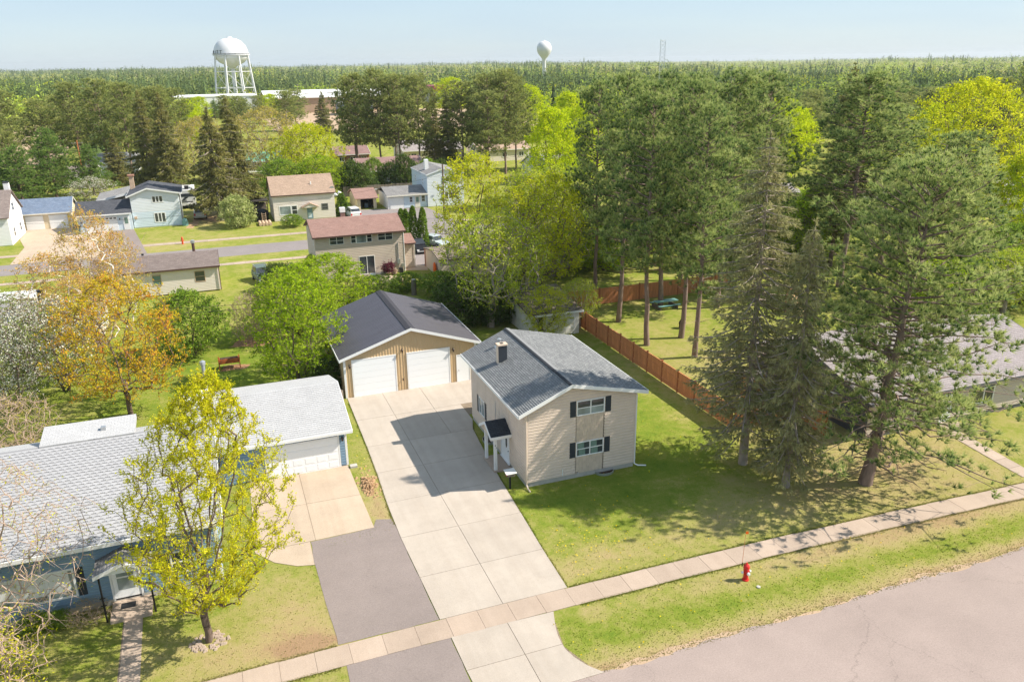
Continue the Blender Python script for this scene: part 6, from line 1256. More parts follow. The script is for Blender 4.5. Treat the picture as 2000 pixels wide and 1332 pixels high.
    j = rn.integers(0, k2, len(src)); use = rn.random(len(src)) < .55; w2 = rn.uniform(.2, 1.05, (len(src), 1)); ce2 = tp[src*k2+j]*(1-w2)+te[src*k2+j]*w2+rn.normal(size=ce.shape)*spread*.28; ce = np.where(use[:, None], ce2, ce)
    ct = rn.normal(size=len(tip))*clump; ti = np.clip(tmid+ct[src]+rn.normal(size=len(src))*.2, 0, 1)
    V, F, T_ = leaves(ce, ls, rn, up, ti, flat)
    return proto(name, wood, wmat, (V, F), lmat, T_, h, r)
def pine(name, seed, h, r, cb, tr, wmat, lmat, nb=150, prof=None, clumps=3, tufts=5, k=14, ln=.45, w_=.03, cr=.5, rise=(.0, .55), tmid=.45, start=.4, bend=0.0, dead=8, tsp=.5, tipg=.22, thick=1.0, lopsided=(0, 0), low=1.0):
    """trunk with irregular curved limbs; upright needle brushes bunched along the outer limb"""
    rn = np.random.default_rng(seed); prof = prof or (lambda t: (1-t)**.40*(.62+.38*min(1, t/.3)))
    k_ = 12; zt = np.linspace(0, h, k_+1); px = np.cumsum(rn.normal(size=k_+1)*.07); py = np.cumsum(rn.normal(size=k_+1)*.07); px -= px[0]; py -= py[0]
    tp = np.stack([px, py, zt], 1); rr_ = tr*(1-zt/h*.93)*np.where(zt < .5, 1.15, 1); wood = [tubes((tp[:-1], tp[1:], rr_[:-1], rr_[1:]), 8)]
    P0, P1, R0, R1 = [], [], [], []; C, D, T_ = [], [], []
    zs = np.concatenate([cb+(h-.3-cb)*(np.arange(nb)+rn.random(nb))/nb, rn.uniform(cb*.45, cb, dead)])
    for i_, z in enumerate(zs):
        live = i_ < nb; t = max(0, (z-cb)/(h-cb)); a = i_*2.4+rn.normal()*.5; hd = np.array([math.cos(a), math.sin(a), 0.0]); sd = np.array([-hd[1], hd[0], 0])
        L_ = r*prof(t)*rn.uniform(.62, 1.12)*(1 if live else .4)*(1+lopsided[0]*hd[0]+lopsided[1]*hd[1]); o = np.array([np.interp(z, zt, px), np.interp(z, zt, py), z]); rs = (rise[0]+(rise[1]-rise[0])*t)+rn.normal()*.10; cv = rn.normal()*.13*L_; pts = [o]
        for f in (.25, .5, .75, 1.0): pts.append(o+hd*L_*f+sd*cv*f*f+[0, 0, L_*(rs*f+.16*f*f*f-bend*f*f*(1-t))]+rn.normal(size=3)*.035*L_)
        pts = np.array(pts); br = np.array([.042, .034, .026, .017, .008])*min(1.3, L_/3+.25)*tr/.22*thick
        for i in range(4): P0.append(pts[i]); P1.append(pts[i+1]); R0.append(br[i]); R1.append(br[i+1])
        if not live: continue
        nc = max(1, int(round(clumps*L_/max(r, .1)*1.2*min(1, low+(1-low)*t*1.8)+rn.uniform(-.5, .5))))
        for c in range(nc):
            s = min(1.0, start+(1.02-start)*((c+rn.uniform(.3, 1))/nc)); s2 = s*4; i = min(3, int(s2)); bp = pts[i]+(pts[i+1]-pts[i])*(s2-i); lat = rn.normal()*.22*L_*(.4+.6*s); cc = bp+sd*lat*.8+hd*rn.normal()*.1+[0, 0, rn.uniform(.0, .25)]
            P0.append(bp); P1.append(cc); R0.append(.016*thick); R1.append(.008*thick)
            n_ = 1+rn.poisson(tufts-1); rad = cr*rn.uniform(.6, 1.15); off = rn.normal(size=(n_, 3))*[rad*.6, rad*.6, rad*.35]
            C.append(cc+off); D.append(unit(off*.9+hd*.35+[0, 0, .75])); T_.append(np.full(n_, tmid+rn.normal()*.10)+off[:, 2]*.35+rn.normal(size=n_)*.08)  # upper tufts of a clump tinted paler: new growth, sunlit top painted in
            for q in off[:3]: P0.append(cc); P1.append(cc+q); R0.append(.009*thick); R1.append(.005*thick)
    C.append(np.array([[px[-1], py[-1], h]])+rn.normal(size=(8, 3))*.25); D.append(np.tile([0, 0, 1.0], (8, 1))); T_.append(np.full(8, tmid))
    wood.append(tubes((np.array(P0), np.array(P1), np.array(R0), np.array(R1)), 4)); C, D, T_ = np.concatenate(C), np.concatenate(D), np.concatenate(T_)
    V, F, T2 = blades(C, D, rn, k, ln, w_, T_, tsp, tipg)
    return proto(name, join(wood), wmat, (V, F), lmat, T2, h, r)
def spruce(name, seed, h, r, cb, tr, wmat, lmat, sp=.42, per=6, dens=7.0, k=6, ln=.3, w_=.035, droop=.3, skip=.05, tmid=.45, s0=.15, hang=.5, power=.8):
    """cone of drooping boughs with hanging sprays"""
    rn = np.random.default_rng(seed); k_ = 10; zt = np.linspace(0, h, k_+1); px = np.cumsum(rn.normal(size=k_+1)*.03); py = np.cumsum(rn.normal(size=k_+1)*.03); px -= px[0]; py -= py[0]
    tp = np.stack([px, py, zt], 1); rr_ = tr*(1-zt/h*.95); wood = [tubes((tp[:-1], tp[1:], rr_[:-1], rr_[1:]), 8)]; P0, P1, R0, R1 = [], [], [], []; C, D, T_ = [], [], []; z = cb
    while z < h-.2:
        t = (z-cb)/(h-cb); L0 = r*(1-t)**power*(.8+.2*min(1, t/.15)); a0 = rn.uniform(0, 6.28)
        for q in range(per):
            if rn.random() < skip: continue
            a = a0+q*2*np.pi/per+rn.normal()*.3; L_ = max(.25, L0*rn.uniform(.65, 1.15)); o = np.array([np.interp(z, zt, px), np.interp(z, zt, py), z]); hd = np.array([math.cos(a), math.sin(a), 0.0]); dz = droop*rn.uniform(.6, 1.3)*(1-.7*t)
            pts = [o, o+hd*L_*.45-[0, 0, L_*dz*.45], o+hd*L_*.85-[0, 0, L_*dz*.8], o+hd*L_-[0, 0, L_*dz*.72]]; br = np.array([.04, .028, .016, .007])*min(1.2, L_/3+.25)*tr/.22
            for i in range(3): P0.append(pts[i]); P1.append(pts[i+1]); R0.append(br[i]); R1.append(br[i+1])
            n_ = rn.poisson(max(2, dens*L_)); s = rn.uniform(s0, 1.02, n_); s2 = np.interp(s, [0, .45, .85, 1, 1.1], [0, 1, 2, 3, 3]); i = np.minimum(2, s2.astype(int)); pa = np.array(pts); bp = pa[i]+(pa[i+1]-pa[i])*(s2-i)[:, None]; sd = np.array([-hd[1], hd[0], 0.0]); lat = rn.normal(size=n_)*.16*L_*np.clip(1.25-s, .25, 1)
            c = bp+sd*lat[:, None]+rn.normal(size=(n_, 3))*.05-np.stack([0*s, 0*s, rn.uniform(0, .35, n_)*hang], 1); C.append(c); D.append(unit(hd[None]*.55+sd[None]*np.sign(lat)[:, None]*.35-np.array([[0, 0, hang*.7]])+rn.normal(size=(n_, 3))*.12)); T_.append(np.full(n_, tmid+rn.normal()*.12)+rn.normal(size=n_)*.06)
        z += sp*rn.uniform(.7, 1.35)
    C.append(np.stack([np.full(10, px[-1]), np.full(10, py[-1]), h-rn.uniform(0, .9, 10)], 1)); D.append(unit(rn.normal(size=(10, 3))*.4+[0, 0, .8])); T_.append(np.full(10, tmid))
    wood.append(tubes((np.array(P0), np.array(P1), np.array(R0), np.array(R1)), 4)); C, D, T_ = np.concatenate(C), np.concatenate(D), np.concatenate(T_)
    V, F, T2 = blades(C, D, rn, k, ln, w_, T_, .42, .15)
    return proto(name, join(wood), wmat, (V, F), lmat, T2, h, r)
ORD = ['leftmost', 'second from the left', 'third from the left', 'fourth from the left', 'fifth from the left', 'sixth from the left', 'seventh from the left', 'eighth from the left', 'ninth from the left', 'tenth from the left', 'eleventh from the left', 'rightmost']
def ordinals(pts):
    o = sorted(range(len(pts)), key=lambda i: pts[i][0]/pts[i][1]); res = [''] * len(pts)
    for k, i in enumerate(o): res[i] = ORD[-1] if k == len(pts)-1 else ORD[k]
    return res
# ---- red pines of the right-hand grove
RP = [pine('red_pine_%s' % 'abc'[i], 20+i, 23.5, 4.9, 7.0, .3, M['bark_pine'], L['pine'], nb=105, clumps=3.6, tufts=10, k=15, ln=.46, w_=.034, cr=.74, start=.32, tmid=.52, tipg=.28, lopsided=[(.1, 0), (0, .12), (-.1, .05)][i]) for i in range(3)]
grove = [(36.3, 67.1, 23, 4.2, 'tall red pine just beyond the white shed, leftmost of the grove'), (35.4, 59.9, 22.5, 4.0, 'red pine standing closest behind the cedar fence'), (39.4, 60.5, 22.4, 4.1, 'red pine with leaning trunk beside the black grill'),
 (37.7, 55.6, 20.8, 3.9, 'nearest red pine of the grove behind the cedar fence'), (42.7, 69.8, 23, 4.5, 'red pine beside the teal table at the back fence'), (48.1, 67.5, 23, 4.7, 'tall red pine in the middle of the back-fence row'), (55.9, 71.5, 22.8, 4.9, 'red pine rising left of the tall spruce'),
 (37.8, 75.6, 22.3, 3.8, 'slim red pine just outside the cedar back fence corner'), (65.4, 68.8, 22.6, 6.6, 'broad red pine with forked trunk right of the tall spruce'), (76.7, 74.4, 18.7, 6.0, 'red pine in front of the big yellow tree'), (50.5, 78.5, 22.6, 4.6, 'red pine farthest back in the grove'), (72, 61, 17, 5.2, 'red pine behind the lilac-roofed house')]
for i, (x, y, h_, r_, lab) in enumerate(grove): place('red_pine', lab, RP[i % 3], x, y, h_, r_, 1.7*i, 'red pine grove')
SPt = spruce('grove_spruce', 31, 24.6, 4.3, 5, .28, M['bark'], L['spruce'], sp=.45, per=6, dens=14, k=7, ln=.36, w_=.045, droop=.25)
place('tall_spruce', 'tall dark spruce with pointed top above the right pine grove', SPt, 71, 76.8, 23.8, 4.5, .4)
# ---- the two front spruces and the overhanging pine
FS = spruce('front_spruce', 41, 20.8, 4.5, 2.6, .3, M['bark_grey'], L['fspruce'], sp=.40, per=6, dens=13, k=6, ln=.30, w_=.028, droop=.26, skip=.08, s0=.2, hang=.55, power=.62)
place('front_spruce', 'tall thin-boughed spruce with bare grey trunk beside the lawn', FS, 29.75, 37.7, 20.8, 4.5, 0)
FS2 = spruce('front_spruce_small', 42, 16.4, 3.0, 2.0, .26, M['bark_grey'], L['fspruce'], sp=.36, per=6, dens=11, k=6, ln=.32, w_=.03, droop=.36, skip=.05, s0=.12, hang=.9, power=.6)
place('front_spruce', 'shorter denser spruce standing nearest the front pavement', FS2, 30.4, 34.3, 16.4, 2.7, 1.0)
FP = pine('overhanging_pine', 43, 18.6, 7.2, 3.0, .34, M['bark_pine'], L['pine'], nb=150, prof=lambda t: (1-t)**.5*(.92+.08*min(1, t/.2)), clumps=9, tufts=6, k=17, ln=.36, w_=.026, cr=.58, tipg=.28, rise=(-.05, .6), start=.2, bend=.25, tmid=.62, dead=16, thick=.8, tsp=.55, lopsided=(.18, -.05), low=.6)
place('overhanging_pine', 'wide open pine with long bare limbs hanging over the front pavement', FP, 35.1, 32.8, 19, 8.0, .6, lean=(R(3), R(3.2)))
# ---- pines and spruces along the rear street and beyond
BP = [pine('street_pine_%s' % 'ab'[i], 50+i, 21, 6.4, 6.0, .27, M['bark_pine'], L['pine_dark'], nb=85, clumps=3.8, tufts=8, tipg=.28, k=11, ln=.62, w_=.065, cr=.9, start=.3, tmid=.58) for i in range(2)]
WP = pine('white_pine', 53, 13, 6.0, 1.2, .24, M['bark'], L['wpine'], nb=110, clumps=5.2, tufts=6, k=11, ln=.5, w_=.055, cr=.75, start=.3, rise=(.0, .3), prof=lambda t: (1-t)**.7)
BS = [spruce('street_spruce_%s' % 'ab'[i], 55+i, 19.5, 5.2, 1.2, .26, M['bark_grey'], L['spruce'], sp=.55, per=6, dens=9, k=7, ln=.52, w_=.07, droop=.3, hang=.8) for i in range(2)]
LST = [(33.8, 195.6, 21.7, 7), (37.9, 188.5, 22.5, 6.3), (41.6, 184.7, 21.5, 6.2), (46.8, 186.2, 21.4, 5.8), (35, 203, 20, 6), (44, 199, 21, 6)]; OR_ = ordinals(LST)
for i, (x, y, h_, r_) in enumerate(LST): place('street_pine', OR_[i] + ' of the tall pines in the row behind the white-blue house', BP[i % 2], x, y, h_, r_, i*1.3, 'pine row behind the white-blue house')
LST = [(56.8, 184.4, 19.8, 6.4), (60.8, 179.3, 21.4, 6.8), (64.3, 175.6, 22.2, 6.6), (59, 172, 18, 5.6), (63, 186, 20.5, 6.5), (69, 181, 21, 6.0)]; OR_ = ordinals(LST)
for i, (x, y, h_, r_) in enumerate(LST): place('street_pine', OR_[i] + ' of the pines in the dense clump right of the pine row', BP[(i+1) % 2], x, y, h_, r_, i*1.9, 'dense pine clump')
LST = [(-47.3, 241, 18.8, 7), (-35.4, 219, 17, 7.5), (-29.7, 232, 20.5, 6.4), (-22.5, 218, 21.2, 6.6), (-17.1, 210, 20.4, 6), (-35.4, 245, 17.2, 6.4), (-12, 228, 19, 6), (-20, 240, 20, 6), (-6, 236, 18.5, 6), (-42, 205, 15, 6), (-56, 222, 20, 7), (-9.5, 214, 19.5, 5.5)]; OR_ = ordinals(LST)
for i, (x, y, h_, r_) in enumerate(LST): place('left_pine', OR_[i] + ' of the pines in the far left wood', BP[i % 2], x, y, h_, r_, i*2.1, 'left pine wood')
place('white_pine', 'rounded bright green pine behind the white gable house', WP, -34.1, 176.3, 10.5, 6.2, .3); place('white_pine', 'taller bluish-green pine behind the yellow garage', WP, -29, 181, 13, 6.2, 2.0); place('white_pine', 'green pine at the left edge beside the white house', WP, -41, 184, 13.5, 5.6, 4.0); place('white_pine', 'small green pine right of the yellow garage trees', WP, -22.5, 184, 9.5, 4.5, 5.0)
place('street_spruce', 'small pointed spruce beside the orange pole', BS[0], -18.6, 195.5, 11, 4.2, 1); place('street_spruce', 'left of the twin tall spruces behind the pale blue house', BS[1], -10.9, 172.1, 20.4, 4.8, 2); place('street_spruce', 'right of the twin tall spruces behind the pale blue house', BS[0], -7.2, 168.5, 19.8, 5.0, 3)
place('street_spruce', 'old spruce with bare lower trunk between the pickup and the pale bush', spruce('bare_spruce', 58, 18.4, 5.6, 3.6, .36, M['bark_grey'], L['spruce'], sp=.55, per=6, dens=9, k=7, ln=.52, w_=.07, droop=.45, hang=1.0), 1.0, 141.8, 18.2, 5.6, 0); place('street_spruce', 'bluish full spruce behind the bare-trunked spruce', BS[1], 4.2, 148.8, 19.6, 5.4, 5)
place('street_spruce', 'dark spruce right of the pine row, left of the two', BS[0], 52.5, 194, 19.1, 3.9, 1.2); place('street_spruce', 'dark spruce right of the pine row, right of the two', BS[1], 54.2, 188, 18.2, 3.9, 2.2); place('far_spruce', 'lone spruce in front of the warehouse', BS[0], 42, 309.7, 15, 5, 1); place('far_pine', 'dark pine left of the warehouse', BP[0], 26.8, 294.7, 15.5, 6.4, 1); place('far_pine', 'dark pine below the legged water tower', BP[1], 12, 300, 14, 6.5, 2); place('far_pine', 'broad dark pine right of the legged water tower', BP[0], 34, 330, 15, 7, 3)
LST = [(179, 165, 16.3, 7), (185, 162, 17.6, 7.2), (173.4, 132.3, 22.2, 5.6), (150, 160, 15, 7), (164, 170, 16, 7), (196, 150, 18, 7)]; OR_ = ordinals(LST)
for i, (x, y, h_, r_) in enumerate(LST): place('right_pine', OR_[i] + ' of the dark pines beyond the big yellow tree', BP[i % 2], x, y, h_, r_, i*1.1, 'dark pines at the far right')
rb = random.Random(5)
for i in range(26):
    d_ = 150+170*(i/26)**.9+rb.uniform(-8, 8); az_ = R(33+rb.uniform(0, 24)); kind = rb.random(); place('belt_pine', 'dark pine in the tree belt behind the right-hand grove', BP[i % 2], d_*math.sin(az_), d_*math.cos(az_), rb.uniform(14, 19), rb.uniform(5, 7.5), i*1.3, 'right tree belt pines')
# ---- deciduous trees in spring leaf
vase = lambda t: np.clip(.42+1.9*t, 0, 1)*np.clip(1-np.clip((t-.30)/.74, 0, 1)**1.5, 0, 1)**.8
MP = decid('front_maple', 61, 12.4, 4.6, 2.3, .2, M['bark'], L['maple'], n=900, prof=vase, leaf_n=58, ls=.058, spread=.14, tup=.8, upw=4.5, curve=.10, trunk_top=.34, twig=.006, clump=.16, limbs=9, pw=.6, tmid=.6, center=(.9, 0))
place('maple_tree', 'bright yellow-green maple in the lawn in front of the blue house', MP, -2.7, 32.6, 12.6, 4.0, 0, lean=(0, R(3)))
OM = decid('orange_maple', 62, 9.9, 4.9, 2.0, .2, M['bark'], L['orange'], n=560, leaf_n=32, ls=.085, spread=.25, upw=1.5, trunk_top=.8, tmid=.46, limbs=4)
place('orange_maple', 'orange-leaved maple with dark trunk behind the blue house', OM, -7.8, 61.2, 10.6, 4.9, 1.0)
BI = [decid('birch_%s' % 'ab'[i], 63+i, 11, 2.7, 3.0, .10, M['birch'], L['birch'], n=320, leaf_n=21, ls=.08, spread=.26, upw=2.2, trunk_top=.88, tmid=.5, stems=2+i, twig=.005, wmat2=M['bark_pale']) for i in range(2)]
place('birch_tree', 'tallest white-stemmed birch behind the orange maple', BI[0], -11.2, 80.6, 12.6, 3.0, 0, 'birches behind the orange maple'); place('birch_tree', 'leaning birch with forked white stems left of the tallest birch', BI[1], -14.2, 79.5, 9.2, 3.6, 1, 'birches behind the orange maple', lean=(0, R(-6))); place('birch_tree', 'small birch beside the tan bungalow corner', BI[0], -9.4, 84.0, 9.8, 2.4, 2, 'birches behind the orange maple'); place('birch_tree', 'birch with drooping white stems in front of the outbuilding', BI[1], -11.4, 72.5, 8.4, 3.0, 3, 'birches behind the orange maple')
AP = [decid('apple_%s' % 'ab'[i], 66+i, 7, 3.2, 1.0, .14, M['bark'], L['apple'], n=330, leaf_n=20, ls=.075, spread=.28, stems=3, upw=1.2, tmid=.44, clump=.25) for i in range(2)]
place('apple_tree', 'white-blossomed apple tree at the left edge', AP[0], -16.0, 65.4, 7.2, 3.0, 0, 'blossoming apple trees'); place('apple_tree', 'thinner blossoming apple tree beside the orange maple', AP[1], -13.0, 68.5, 7.6, 3.6, 1, 'blossoming apple trees'); place('apple_tree', 'blossoming apple tree behind the others near the outbuilding', AP[0], -17.0, 73.5, 7.2, 3.6, 2, 'blossoming apple trees')
TS = decid('twig_shrub', 68, 4, 3.1, .4, .06, M['bark_pale'], L['tan'], n=420, leaf_n=7, ls=.05, spread=.2, stems=6, upw=1.0, twig=.012)
place('bare_shrub', 'pinkish-brown bare shrub behind the blue house at the left edge', TS, -14.6, 56.3, 4.4, 3.2, 0, cat='shrub', wood='stems'); place('bare_shrub', 'thin bare shrub in the mulch bed', TS, 1.9, 75.2, 4.6, 2.3, 1, cat='shrub', wood='stems')
LI = decid('lilac', 70, 5.9, 3.3, .5, .07, M['bark'], L['lilac'], n=420, leaf_n=30, ls=.11, spread=.26, stems=6, upw=1.0)
place('green_shrub', 'large dense green shrub in the back lawn', LI, -3.5, 73.2, 5.9, 3.5, 0, cat='shrub', wood='stems')
GT = decid('garage_tree', 71, 8.9, 4.2, .8, .14, M['bark'], L['green'], n=640, leaf_n=26, ls=.105, spread=.24, stems=5, upw=1.3, clump=.2)
place('garage_tree', 'full fresh-green tree against the left side of the tan garage', GT, 5.0, 63.4, 8.9, 4.0, 0)
place('green_thicket', 'low yellow-green thicket left of the garage tree top', GT, 6.2, 75.5, 6.8, 4.4, 2, cat='shrub'); place('green_thicket', 'yellow-green thicket in front of the red-roofed house', GT, 10.2, 81.5, 6.2, 4.6, 3, cat='shrub')
DS = decid('dark_shrub', 72, 4.4, 2.8, .3, .06, M['bark'], L['darkshrub'], n=320, leaf_n=30, ls=.11, spread=.24, stems=6, upw=1.0)
for i, (x, y, h_, r_, lab) in enumerate([(21.0, 72.0, 4.4, 2.8, 'dark hedge shrub behind the tan garage, left end'), (24.8, 71.4, 3.6, 2.4, 'dark hedge shrub at the foot of the leaning box elder'), (22.6, 76.5, 4.0, 2.8, 'dark hedge shrub behind the first hedge row'), (26.8, 73.6, 3.8, 2.4, 'dark shrub beside the white shed'), (5.9, 92.5, 3.2, 2.2, 'dark green bush in front of the green car'), (8.2, 91.5, 3.0, 2.0, 'dark green bush beside the wooden deck'), (6.9, 60.9, 2.4, 1.6, 'dark shrub squeezed beside the garage wall')]): place('hedge_shrub', lab, DS, x, y, h_, r_, i, 'dark shrubs', 'shrub', 'stems')
place('garden_bush', 'low green bush in front of the patio', LI, 15.7, 85.6, 2.3, 2.9, 1, cat='shrub', wood='stems'); place('garden_bush', 'low green bush right of the patio bush', LI, 19.6, 87.0, 2.0, 2.0, 2, cat='shrub', wood='stems'); place('garden_bush', 'green bush under the yellow tree near the stub post', LI, 22.6, 83.5, 2.6, 2.6, 3, cat='shrub', wood='stems'); place('pale_bush', 'rounded pale green bush beside the old bare-trunked spruce', decid('pale_bush', 73, 4.9, 2.9, .3, .06, M['bark'], L['pale'], n=330, leaf_n=24, ls=.13, spread=.3, stems=6, upw=1.0), 3.4, 134.6, 5.0, 2.9, 0, cat='shrub', wood='stems'); place('garden_bush', 'small bush in front of the cream house window', LI, 11.4, 131.0, 2.0, 1.9, 4, cat='shrub', wood='stems'); place('garden_bush', 'climbing shrub at the left corner of the red-roofed house', LI, 10.1, 96.2, 3.0, 1.0, 5, cat='shrub', wood='stems')
AS = decid('box_elder', 74, 11.5, 5.6, 3.0, .42, M['bark_grey'], L['ashy'], n=540, leaf_n=19, ls=.115, spread=.34, upw=.8, trunk_top=.5, curve=.02, clump=.26, limbs=4, wmat2=M['bark'])
place('box_elder', 'leaning box elder with thick pale trunk behind the beige house', AS, 24.0, 70.4, 11.4, 5.4, 0, lean=(0, R(4)))
YT = [decid('yellow_tree_%s' % 'ab'[i], 75+i, 15, 4.4, 3.5, .22, M['bark'], L['yellow'], n=470, leaf_n=24, ls=.12, spread=.34, upw=1.8, clump=.2, limbs=4, prof=lambda t: np.sqrt(np.clip(1-(1.7*t-.75)**2, 0, 1))) for i in range(2)]
place('yellow_tree', 'tall yellow-green tree right of the white-blue house', YT[0], 26.8, 84.5, 15.1, 4.6, 0); place('yellow_tree', 'yellow-green tree in front of the reddish utility pole', YT[1], 31.8, 75.4, 13.8, 4.8, 1)
place('ashy_tree', 'dull green tree behind the white shed', AS, 32.5, 82.5, 13.5, 5.0, 2); place('ashy_tree', 'dull green tree left of the pine grove', AS, 37.5, 86, 13, 5.0, 3)
LM = [decid('lime_tree_%s' % 'ab'[i], 78+i, 16.5, 5.4, 3.0, .22, M['bark'], L['lime'], n=480, leaf_n=28, ls=.19, spread=.45, limbs=6, upw=3.0, curve=.14, prof=lambda t: np.clip(1.25*(1-t)**.55*(.55+t), 0, 1)) for i in range(2)]
for i, (x, y, h_, r_, lab) in enumerate([(56.4, 130.3, 16.8, 5.6, 'bright lime upright tree in the centre, nearest of the lime trees'), (65.9, 138.3, 17, 4.8, 'bright lime upright tree against the pine grove'), (81, 177.7, 17.5, 6, 'lime tree behind the two nearest lime trees'), (84.8, 213.7, 18.2, 7.6, 'large lime tree left of the ball tower'), (115.5, 391.7, 17.5, 10, 'lime tree beside the maroon building'), (-4.5, 276, 14.5, 7, 'lime tree left of the legged water tower'), (72, 158, 15, 5.5, 'lime tree between the centre lime trees and the pines'), (91.7, 67.8, 14, 4.8, 'fresh green tree at the right edge'), (100, 190, 15, 6.5, 'lime tree just left of the right pine grove'), (124, 165, 15, 7, 'pale lime tree seen between the two pine groves'), (104, 88, 12, 5, 'green tree behind the big yellow tree')]): place('lime_tree', lab, LM[i % 2], x, y, h_, r_, i, 'lime trees')
rb = random.Random(8)
for i in range(16):
    d_ = 165+165*(i/16)+rb.uniform(-8, 8); az_ = R(33+rb.uniform(0, 24)); place('belt_tree', 'spring-green tree in the belt behind the right-hand grove', LM[i % 2], d_*math.sin(az_), d_*math.cos(az_), rb.uniform(12, 17), rb.uniform(5, 8), i*2.3, 'right tree belt broadleaves')
rb = random.Random(31); LST = [(27+i*2.6+rb.uniform(-.8, .8), 163+rb.uniform(-3, 4), rb.uniform(4, 7.5), rb.uniform(2.4, 3.4)) for i in range(8)]; OR_ = ordinals(LST)
for i, (x, y, h_, r_) in enumerate(LST): place('row_shrub', OR_[i] + ' of the dark shrubs below the pine row', [DS, WP, LI, DS][i % 4], x, y, h_, r_, i, 'shrubs below the pine row', 'shrub', 'stems')
rb = random.Random(21); LST = [(-18+i*4.6+rb.uniform(-1.5, 1.5), 400+rb.uniform(-40, 50), rb.uniform(8.5, 12.5), rb.uniform(4, 6)) for i in range(11)]; OR_ = ordinals(LST)
for i, (x, y, h_, r_) in enumerate(LST): place('plant_tree', OR_[i] + ' of the low trees in front of the white plant building', [BP[0], LM[0], WP][i % 3], x, y, h_, r_, i, 'low trees at the plant')
BY = decid('big_yellow_tree', 80, 21.5, 10, 5.5, .42, M['bark'], L['yellow'], n=800, leaf_n=34, ls=.17, spread=.5, upw=1.5, clump=.2, trunk_top=.35, limbs=7)
place('big_yellow_tree', 'huge yellow-leaved tree at the right edge', BY, 90.5, 76, 21.8, 10, 0)
TT = decid('tan_tree', 81, 16, 9.5, 3, .35, M['bark_grey'], L['tan'], n=620, leaf_n=20, ls=.17, spread=.5, upw=1.2, twig=.02)
place('tan_tree', 'big tan budding tree right of the legged water tower', TT, 12.5, 186, 16, 9.5, 0); place('tan_tree', 'tan budding tree behind the tall spruces', TT, -1, 192, 14, 8, 1)
place('yellow_street_tree', 'wide yellow tree behind the cream house', decid('wide_yellow', 82, 12.5, 8.5, 1.5, .3, M['bark'], L['yellow'], n=520, leaf_n=22, ls=.19, spread=.5, upw=1.0, tmid=.35), 20, 178, 12.8, 8.6, 0)
for i, (x, y, h_, r_, lab) in enumerate([(13, 160, 7.5, 5.5, 'green thicket left behind the cream house'), (20, 160, 8, 5.5, 'green thicket right behind the cream house'), (-20, 162, 6, 4.5, 'pale flowering thicket behind the yellow garage'), (26.5, 160, 6.5, 3.6, 'dark thicket behind the open tan garage')]): place('street_thicket', lab, [LI, GT, AP[1], DS][i], x, y, h_, r_, i, None, 'shrub', 'stems')
place('yard_conifer', 'small dark conifer beside the cream house', spruce('yard_conifer', 83, 4, 1.8, .1, .08, M['bark'], L['cedar'], sp=.22, per=7, dens=16, k=6, ln=.3, w_=.05, droop=.1, hang=.3), 20.6, 137.6, 4.2, 1.8, 0)
rb = random.Random(12)
for i in range(16): place('back_thicket', 'green thicket filling the gap behind the cedar back fence', [GT, AS, LI, GT][i % 4], 36+i*3.1+rb.uniform(-1, 1), 80+rb.uniform(0, 14), rb.uniform(5.5, 10), rb.uniform(3.6, 5.2), i, 'thickets behind the cedar fence', 'shrub')
for i in range(9): place('side_thicket', 'bushy green thicket behind the lilac-roofed house', [GT, LI, AS][i % 3], 66+i*4.2+rb.uniform(-1, 1), 52+rb.uniform(0, 10), rb.uniform(5, 9), rb.uniform(3.6, 5.2), i, 'thickets behind the lilac-roofed house', 'shrub')
place('shed_sapling', 'thin yellow-green sapling hanging over the white shed front', YT[1], 27.3, 64.2, 5.2, 2.4, 2.0); place('shed_sapling', 'bare-twigged sapling at the fence corner beside the white shed', AS, 31.9, 66.8, 5.0, 2.0, 1.0)
# arborvitae hedge
def arbor():
    rn = np.random.default_rng(85); n = 2600; t = rn.uniform(0, 1, n)**.8; a = rn.uniform(0, 6.283, n); rad = .75*np.sqrt(np.clip(1-t**2.2, 0, 1))*(.85+.15*np.sin(3*a+9*t))*rn.uniform(.7, 1.05, n); c = np.stack([rad*np.cos(a), rad*np.sin(a), .15+5.2*t], 1)
    V, F, T_ = leaves(c, .13, rn, .6, np.clip(.45+rn.normal(size=n)*.25, 0, 1)); wd_ = tubes((np.array([[0, 0, 0.]]), np.array([[0, 0, 4.8]]), np.array([.09]), np.array([.02])), 6)
    return proto('arborvitae', wd_, M['bark'], (V, F), L['cedar'], T_, 5.4, .75)
AR = arbor()
for i, (x, y, h_) in enumerate([(25.1, 112.8, 4.9), (25.2, 110.3, 5.2), (25.7, 108.0, 6.0), (26.9, 107.4, 5.8)]): place('arborvitae', ['farthest and shortest', 'second farthest', 'tallest', 'nearest right-hand'][i] + ' of four columnar arborvitae beside the red-roofed house', AR, x, y, h_, .85, i*1.3, 'arborvitae hedge')
